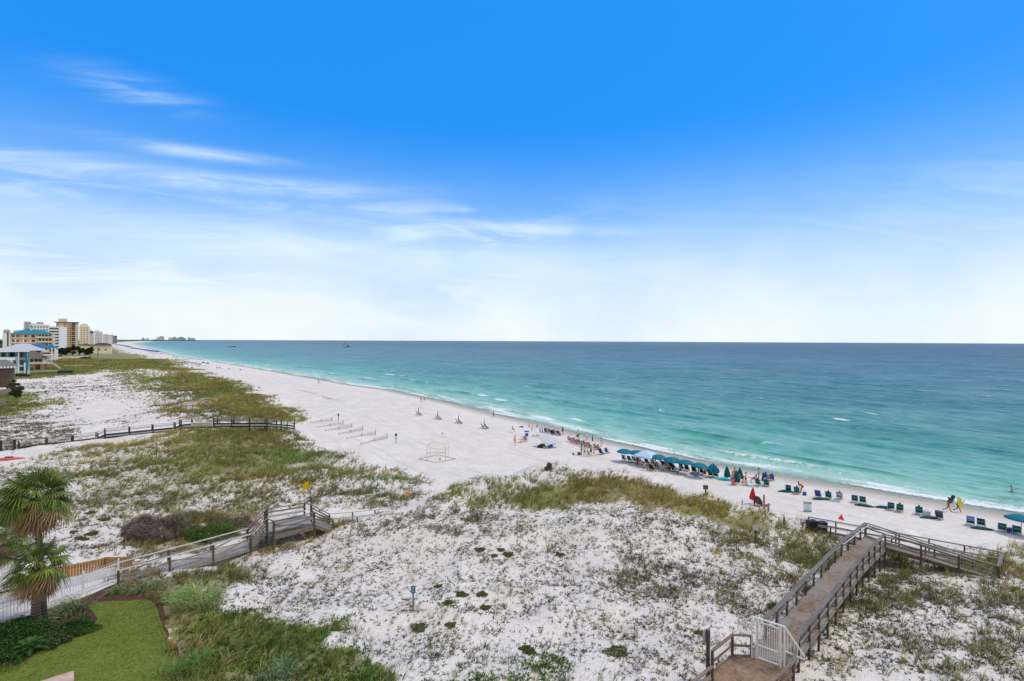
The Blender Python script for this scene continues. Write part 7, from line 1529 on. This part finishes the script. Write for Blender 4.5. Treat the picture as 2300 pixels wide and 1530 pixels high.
# modern white house at the left edge
h = House('house', 'white modern house with pale metal roof and tall teal windows at the left edge', -12, 60, 788, 205, zb=4.0, side=6); w = h.w; H_ = h.H; e = h.u
h.box('wall', M_whw, 0, w, 0, 14, -1, H_); h.box('parapet', M_whw, e(0), e(36), -2.4, 0, 0, h.z(806)); h.box('terrace', M_whw, 0, e(36), -2.6, .2, h.z(809), h.z(804))
h.wins(M_tg, [e(6), e(10.5), e(23), e(28), e(34)], [h.z(797)], 1.5, 2.0); h.wins(M_gld, [e(35.5)], [h.z(815)], .9, 2.0, y=-2.42)
h.wins(M_tg, [e(46.5), e(53.5)], [h.z(797)], 1.6, 2.2); h.wins(M_tg, [e(47), e(54)], [h.z(815)], 1.3, 2.4); h.wins(M_tg, [e(47), e(54)], [h.z(830)], 1.3, 1.8)
h.box('column', M_whw, e(41.5), e(44.5), -.5, 0, 0, H_); h.box('column', M_whw, e(56), e(59.5), -.9, 0, -.5, h.z(816)); h.box('floor_band', flat('teal_trim', (0.01, 0.20, 0.25), 0.6), e(41), e(60), -.4, 0, h.z(806), h.z(803.5)); h.box('floor_band', M_whw, e(44), e(58), -.6, 0, h.z(824), h.z(822)); h.box('column', M_rteal, e(59.5), e(61), -.2, 3, 0, H_)
h.hip(M_rgrey, -1, e(92), -1, 15, H_, h.z(772), over=.8, ridge=(e(42), e(60))); h.box('eave', M_whw, -1.7, e(70), -1.9, -1.7, H_ - .5, H_ - .02)
MB().beam((e(68), -1.2, H_), (e(62), -.5, 0), .25, .25).build('brace_column', M_rteal, h.root)
h = House('house', 'salmon walled house wing seen between the metal roof and the shingled roof', 60, 92, 787, 300, zb=3.4, side=5); h.box('wall', M_pinkw, 0, h.w, 0, 9, -1, h.H); h.box('roof', M_rgrey, -.5, h.w + .5, -.6, 9.5, h.H + .01, h.H + .6); h.wins(M_gl, [h.u(83.5), h.u(88)], [h.z(791)], 1.3, 2.4)
# shingled tan house behind it
h = House('house', 'tan beach house with dark shingle hip roof, raised deck and brick piers', 62, 102, 806, 240, zb=3.2, side=4); w = h.w; H_ = h.H; e = h.u
h.box('wall', M_cream, 0, w, 0, 11, h.z(818), H_); h.box('wall', M_brick, e(76), w, .3, 11, -1, h.z(817.98)); h.wins(M_gld, [e(69), e(73), e(79.5), e(83), e(88.5), e(93)], [h.z(810)], .75, 1.3); h.hip(M_rsh, 0, e(104), 0, 12, H_, h.z(791), over=.7, ridge=(e(66), e(80)))
h.box('deck', M_cream, e(97), e(120), -1, 7, h.z(818), h.z(817)); h.wins(M_whw, rng_(e(98), e(120), 14), [h.z(814.5)], .07, .9, y=-1, nm='baluster'); h.box('deck_rail', M_whw, e(97), e(120), -1.1, -1.0, h.z(812.4), h.z(812))
for u in (e(94), e(99), e(115)): h.box('pier', M_brick, u - .4, u + .4, -1, 0, -1, h.z(818))
h.wins(M_whw, [e(98), e(107), e(112), e(118)], [h.z(804)], .18, h.z(798) - h.z(812), y=1, nm='post'); h.box('deck', M_whw, e(96), e(119), 0, 6, h.z(799), h.z(797.5))
h.box('garage_opening', M_gld, e(80), e(93), .2, .32, 0, h.z(821))
mb = MB(); mb.beam((e(120), -1, h.z(817)), (e(139), -4, h.z(829)), .12, .9); mb.build('stair_rail', M_cream, h.root)
# houses further back
h = House('house', 'white two storey house with bright blue hip roofs behind the metal roofed one', 68, 127, 782, 330, zb=3.5, side=6); w = h.w; H_ = h.H; e = h.u
h.box('wall', M_whw, 0, w, 0, 12, -1, H_); h.wins(M_gld, [e(104)], [h.z(784.5)], .9, .9); h.wins(M_gl, [e(82), e(115), e(121)], [h.z(788)], 1.6, 1.6); h.box('balcony', M_cream, e(98), w, -2, 0, h.z(792), h.z(790.5)); h.box('wall', M_brick, e(95), e(112), -.3, 0, h.z(797), h.z(792.1))
h.hip(M_rblue, 0, e(108), 0, 12, H_, h.z(771), over=.4, ridge=(e(80), e(90))); h.hip(M_rblue, e(103), w, -.6, 10, H_ - .5, h.z(773), over=.4, ridge=(e(110), e(116)))
for u in (e(125.5), e(118)): h.box('column', M_whw, u - .3, u + .3, -2, -1.6, -1, H_)
h = House('pavilion', 'dark roofed timber pavilion low at the left edge', -20, 34, 824, 165, zb=4.2, side=4, cat='pavilion'); w = h.w; H_ = h.H; e = h.u
h.hip(flat('blue_grey_roof', (0.13, 0.16, 0.19), 0.8, 0.2, 0.15, 1.5), 0, w, 0, 7, H_, h.z(809), over=.5, ridge=(w*.3, w*.6)); h.box('wall', wall_m('timber_wall', (0.16, 0.12, 0.09)), .3, w - .3, 1, 6.6, -1, H_ - .9)
for u in rng_(0, w, 7): h.box('post', W_post, u - .1, u + .1, 0, .2, -1, H_)
h.box('rail', W_post, 0, w, -.05, .05, h.z(836), h.z(834.5))
# low walls, fences, dumpster
def wallrun(name, pxa, pya, pxb, pyb, hgt_, m, label, cat, th=.2, z=None, pick=None):
    a = G(pxa, pya) if z is None else atz(pxa, pya, z); b_ = G(pxb, pyb) if z is None else atz(pxb, pyb, z); r = empty(name, a, label, cat); d = b_ - a; mb = MB()
    if pick:
        n = int(d.length / pick)
        for k in range(n): mb.box(d * ((k + .5) / n) + Vector((0, 0, hgt_ / 2)), (pick * .5, .06, hgt_), math.atan2(d.y, d.x))
        mb.build('pickets', m, r); mb = MB()
        for zz_ in (.15, .9): mb.beam(Vector((0, 0, hgt_ * zz_)), d + Vector((0, 0, hgt_ * zz_)), .05, .12)
        mb.build('rail', m, r)
    else: mb.beam(Vector((0, 0, hgt_ / 2 - .3)), d + Vector((0, 0, hgt_ / 2 - .3)), th, hgt_ + .6); mb.build('wall_panel', m, r); MB().beam(Vector((0, 0, hgt_ + .05)), d + Vector((0, 0, hgt_ + .05)), th * 1.3, .1).build('wall_cap', m, r)
wallrun('picket_fence', 61, 839, 134, 836, 1.1, M_whitemet, 'white picket fence in front of the shingled house', 'fence', pick=.35)
wallrun('timber_fence', 120, 817, 238, 815, 1.5, wood('red_brown_fence', (0.14, 0.075, 0.03), (0.24, 0.14, 0.06)), 'long low red brown timber fence on the far dune', 'fence', pick=.5)
wallrun('garden_wall', 120, 804.5, 198, 803, .9, M_cream, 'low cream garden wall in front of the dark trees', 'wall')
wallrun('garden_wall', 150, 797, 205, 799, 1.4, M_greyw, 'grey wall under the dark trees', 'wall')
wallrun('timber_fence', 144, 824, 208, 823, .9, M_cream, 'pale rail fence right of the deck stairs', 'fence', pick=.6)
fz = [(-12, 958), (8, 950), (15, 922), (28, 900)]
wallrun('timber_fence', -30, 925, 14, 912, 2.0, wood('grey_tan_fence', (0.22, 0.16, 0.11), (0.36, 0.28, 0.20)), 'weathered tan board fence at the left edge beside the bushes', 'fence', pick=.3)
wallrun('timber_fence', -30, 900, 24, 884, 1.8, wood('grey_tan_fence', (0.22, 0.16, 0.11), (0.36, 0.28, 0.20)), 'tan board fence behind the bushes at the left edge', 'fence', pick=.3)
p = G(147, 841); dr_ = empty('dumpster', p, 'dark green dumpster on the sand behind the green lawn patch', 'dumpster', rz=.75); mb = MB(); mb.box((0, 0, .9), (5.0, 2, 1.4)).box((0, 0, 1.7), (5.6, 2.2, .2)); mb.build('body', flat('dark_green_paint', (0.02, 0.045, 0.04), 0.6), dr_)
for x in (-2, 2): MB().box((x, 0, .1), (.3, 1.8, .3)).build('skid', M_dk, dr_)
p, H = hgt(220, 811, 780); MB().tube([(0, 0, 0), (0, 0, H)], [.35, .25], 8).box((0, 0, H - 1), (2.0, .15, .15)).build('utility_pole', W_rail, None, loc=p, label='tall pale utility pole rising from the far dune', cat='pole')
# lawn patch by the far houses
P_l = [G(a, b_) for a, b_ in ((72, 845), (134, 843), (134, 837), (100, 836), (66, 840))]
mb = MB(); 
ml = [Vector((v.x, v.y, v.z + .12)) for v in P_l]; mb.poly(ml); o = mb.build('far_lawn', flat('bright_turf', (0.06, 0.16, 0.02), 0.9), None); o['kind'] = 'structure'
# ------------------------------------------------------------------ trees and bushes near the houses
def tree(base, w, h, label, cols, n=5000, lf=.55, seed=0, group=None, lift=.35, cat='tree'):
    r = empty('tree', base, label, cat, group); rg = np.random.default_rng(seed + 100)
    mb = MB(); lobes = []
    for k in range(9):
        a = k * 2.4; q = w * .5 * (.25 + .55 * rg.random()); c_ = Vector((math.cos(a) * q, math.sin(a) * q, h * (lift + .12 + (.80 - lift) * rg.random()))); lobes.append((c_, w * .20 * (.7 + .6 * rg.random())))
        mb.tube([(0, 0, h * .15), Vector((c_.x * .5, c_.y * .5, c_.z * .6)), c_], [w * .03, w * .018, w * .008], 5)
    mb.build('limbs', flat('bark', (0.10, 0.08, 0.06), 0.9), r); MB().tube([(0, 0, -1), (w * .02, 0, h * .2), (0, 0, h * .45)], [w * .045, w * .035, w * .02], 8).build('trunk', flat('bark', (0.10, 0.08, 0.06), 0.9), r)
    per = n // 9; C3 = []
    for c_, q in lobes:
        d = rg.normal(size=(per, 3)); d /= np.linalg.norm(d, axis=1)[:, None]; C3.append(np.array(c_) + d * q * (0.55 + .5 * rg.random((per, 1))) * np.array([1, 1, .72]))
    C3 = np.concatenate(C3); m_ = len(C3); d1 = rg.normal(size=(m_, 3)); d1 /= np.linalg.norm(d1, axis=1)[:, None]; d2 = np.cross(d1, rg.normal(size=(m_, 3))); d2 /= np.linalg.norm(d2, axis=1)[:, None]
    L = lf * (.6 + .8 * rg.random((m_, 1))); V = np.stack([C3 - d1 * L / 2, C3 + d2 * L / 4, C3 + d1 * L / 2, C3 - d2 * L / 4], 1).reshape(-1, 3)
    cc = np.array(cols)[rg.integers(0, len(cols), m_)] * (.7 + .6 * rg.random((m_, 1))); link('crown', fast_mesh('crown', V, np.arange(4 * m_).reshape(-1, 4), mv, colors=np.repeat(cc, 4, 0)), parent=r)
DKG = [(0.025, 0.05, 0.02), (0.04, 0.07, 0.025), (0.018, 0.035, 0.016)]; OLV = [(0.07, 0.09, 0.03), (0.10, 0.11, 0.05), (0.04, 0.06, 0.02)]
for i, (px, pyb, pyt, wp, lb) in enumerate(((138,795,783,16,'leftmost dark tree of the row in front of the tan tower'), (149,795,779,16,'second dark tree of the row, left of the tallest'), (163,795,775.5,18,'tallest dark tree of the row in front of the tan tower'), (178,795,778,17,'fourth dark tree of the row'), (191,795,780,16,'fifth dark tree of the row, beside the hip roofed house'), (203,794,779,13,'rightmost dark tree of the row'))):
    Y = 430.0; x = (px - 1150) / FPX * Y; zt = CAMZ - (pyt - 761) / FPX * Y; tree(Vector((x, Y, 3.6)), wp / FPX * Y * .8, zt - 3.6, lb, DKG, 4500, 1.3, i, 'dark trees in front of the tan tower', .2)
for i, (px, pyb, pyt, wp, lb) in enumerate(((18,842,818,14,'dark palm like tree left beside the pavilion'), (30,842,818,12,'dark tree right beside the pavilion'), (6,858,838,22,'dark bushy tree at the left edge under the pavilion'), (30,877,851,26,'rounded olive tree above the board fence'), (38,895,864,30,'larger olive tree nearest the sandy hollow'), (5,776,765,14,'distant dark tree at the far left behind the roofs'))):
    Y = FPX * 16 / (pyb - 760); x = (px - 1150) / FPX * Y; b0 = Vector((x, Y, hz(x, Y) if i < 5 else 3.5)); zt = CAMZ - (pyt - 760) / FPX * Y; tree(b0, wp / FPX * Y * .8, max(1.5, zt - b0.z), lb, OLV if i in (3, 4) else DKG, 6000, .4 if i < 5 else 1.2, 20 + i, None, .15)
for i, (px, py, r_, hh_, lb) in enumerate(((46,846,2.6,1.2,'dark green hedge left in front of the modern house'), (56,847,2.2,1.0,'dark green hedge right in front of the modern house'), (128,803,5,1.6,'dark clipped shrub before the cream garden wall'), (192,806,4,1.4,'dark shrub at the right end of the garden wall'))):
    mound('shrub', G(px, py), (r_, r_ * .7), hh_, 3000, .35, DKG, (1, 1, 1), lb, stem=False)
# ------------------------------------------------------------------ far skyline on the curving shore
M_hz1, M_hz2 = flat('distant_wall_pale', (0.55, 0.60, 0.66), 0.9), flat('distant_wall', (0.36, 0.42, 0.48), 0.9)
sky_ = [(351,358,758.5,'low left wing of the distant hotel pair'),(357,369,756,'tallest distant hotel block on the curving shore'),(378,388,759,'long distant block right of the tallest hotel'),(388,396,757.5,'stepped distant block with a small tower'),(396,401,759.5,'low distant block between two larger ones'),(401,413,757.5,'broad distant block near the end of the land'),(413,418,760,'low distant annex near the end of the land'),(421,428,758.5,'distant block left of the last one'),(427,438,760,'last distant block at the tip of the land'),(318,325,759.5,'small distant block among the coastal trees'),(327,335,760.5,'faint distant block right of the small one')]
for a, b_, pt, lb in sky_:
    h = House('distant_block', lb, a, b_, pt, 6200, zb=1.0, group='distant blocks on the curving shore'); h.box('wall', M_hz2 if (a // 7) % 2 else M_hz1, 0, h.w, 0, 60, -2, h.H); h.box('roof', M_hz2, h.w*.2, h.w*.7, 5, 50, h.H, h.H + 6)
mb = MB(); rg = random.Random(5); N_ = 220
for k in range(N_):
    px = 240 + 200 * (k / N_); Y = 1900 + 4300 * (k / N_) ** .8; x = (px - 1150) / FPX * Y; hh_ = (rg.uniform(1.2, 3.0) if px < 350 else rg.uniform(.5, 1.6)) / FPX * Y
    mb.sphere((x, Y, 1.0 + hh_ * .3), 1.0, (rg.uniform(.8, 1.8) * Y / 500, Y / 200, hh_), 7)
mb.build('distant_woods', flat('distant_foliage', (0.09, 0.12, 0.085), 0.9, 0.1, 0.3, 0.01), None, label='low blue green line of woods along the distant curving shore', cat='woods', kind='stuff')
# town trees spread inland behind the dunes
mb = MB()
for k in range(160):
    Y = rg.uniform(480, 1800); px = rg.uniform(-200, 235); x = (px - 1150) / FPX * Y; s_ = rg.uniform(5, 10)
    for q in range(2): mb.sphere((x + rg.uniform(-8, 8), Y + rg.uniform(-8, 8), 3 + s_ * .2), s_, (1.2, 1.2, rg.uniform(.45, .75)), 8)
town_ = mb.build('town_trees', flat('town_foliage', (0.045, 0.065, 0.03), 0.9, 0.1, 0.5, 0.25), None, label='dark tree cover between the apartment blocks inland', cat='woods', kind='stuff')
print('N objects', len(bpy.data.objects))
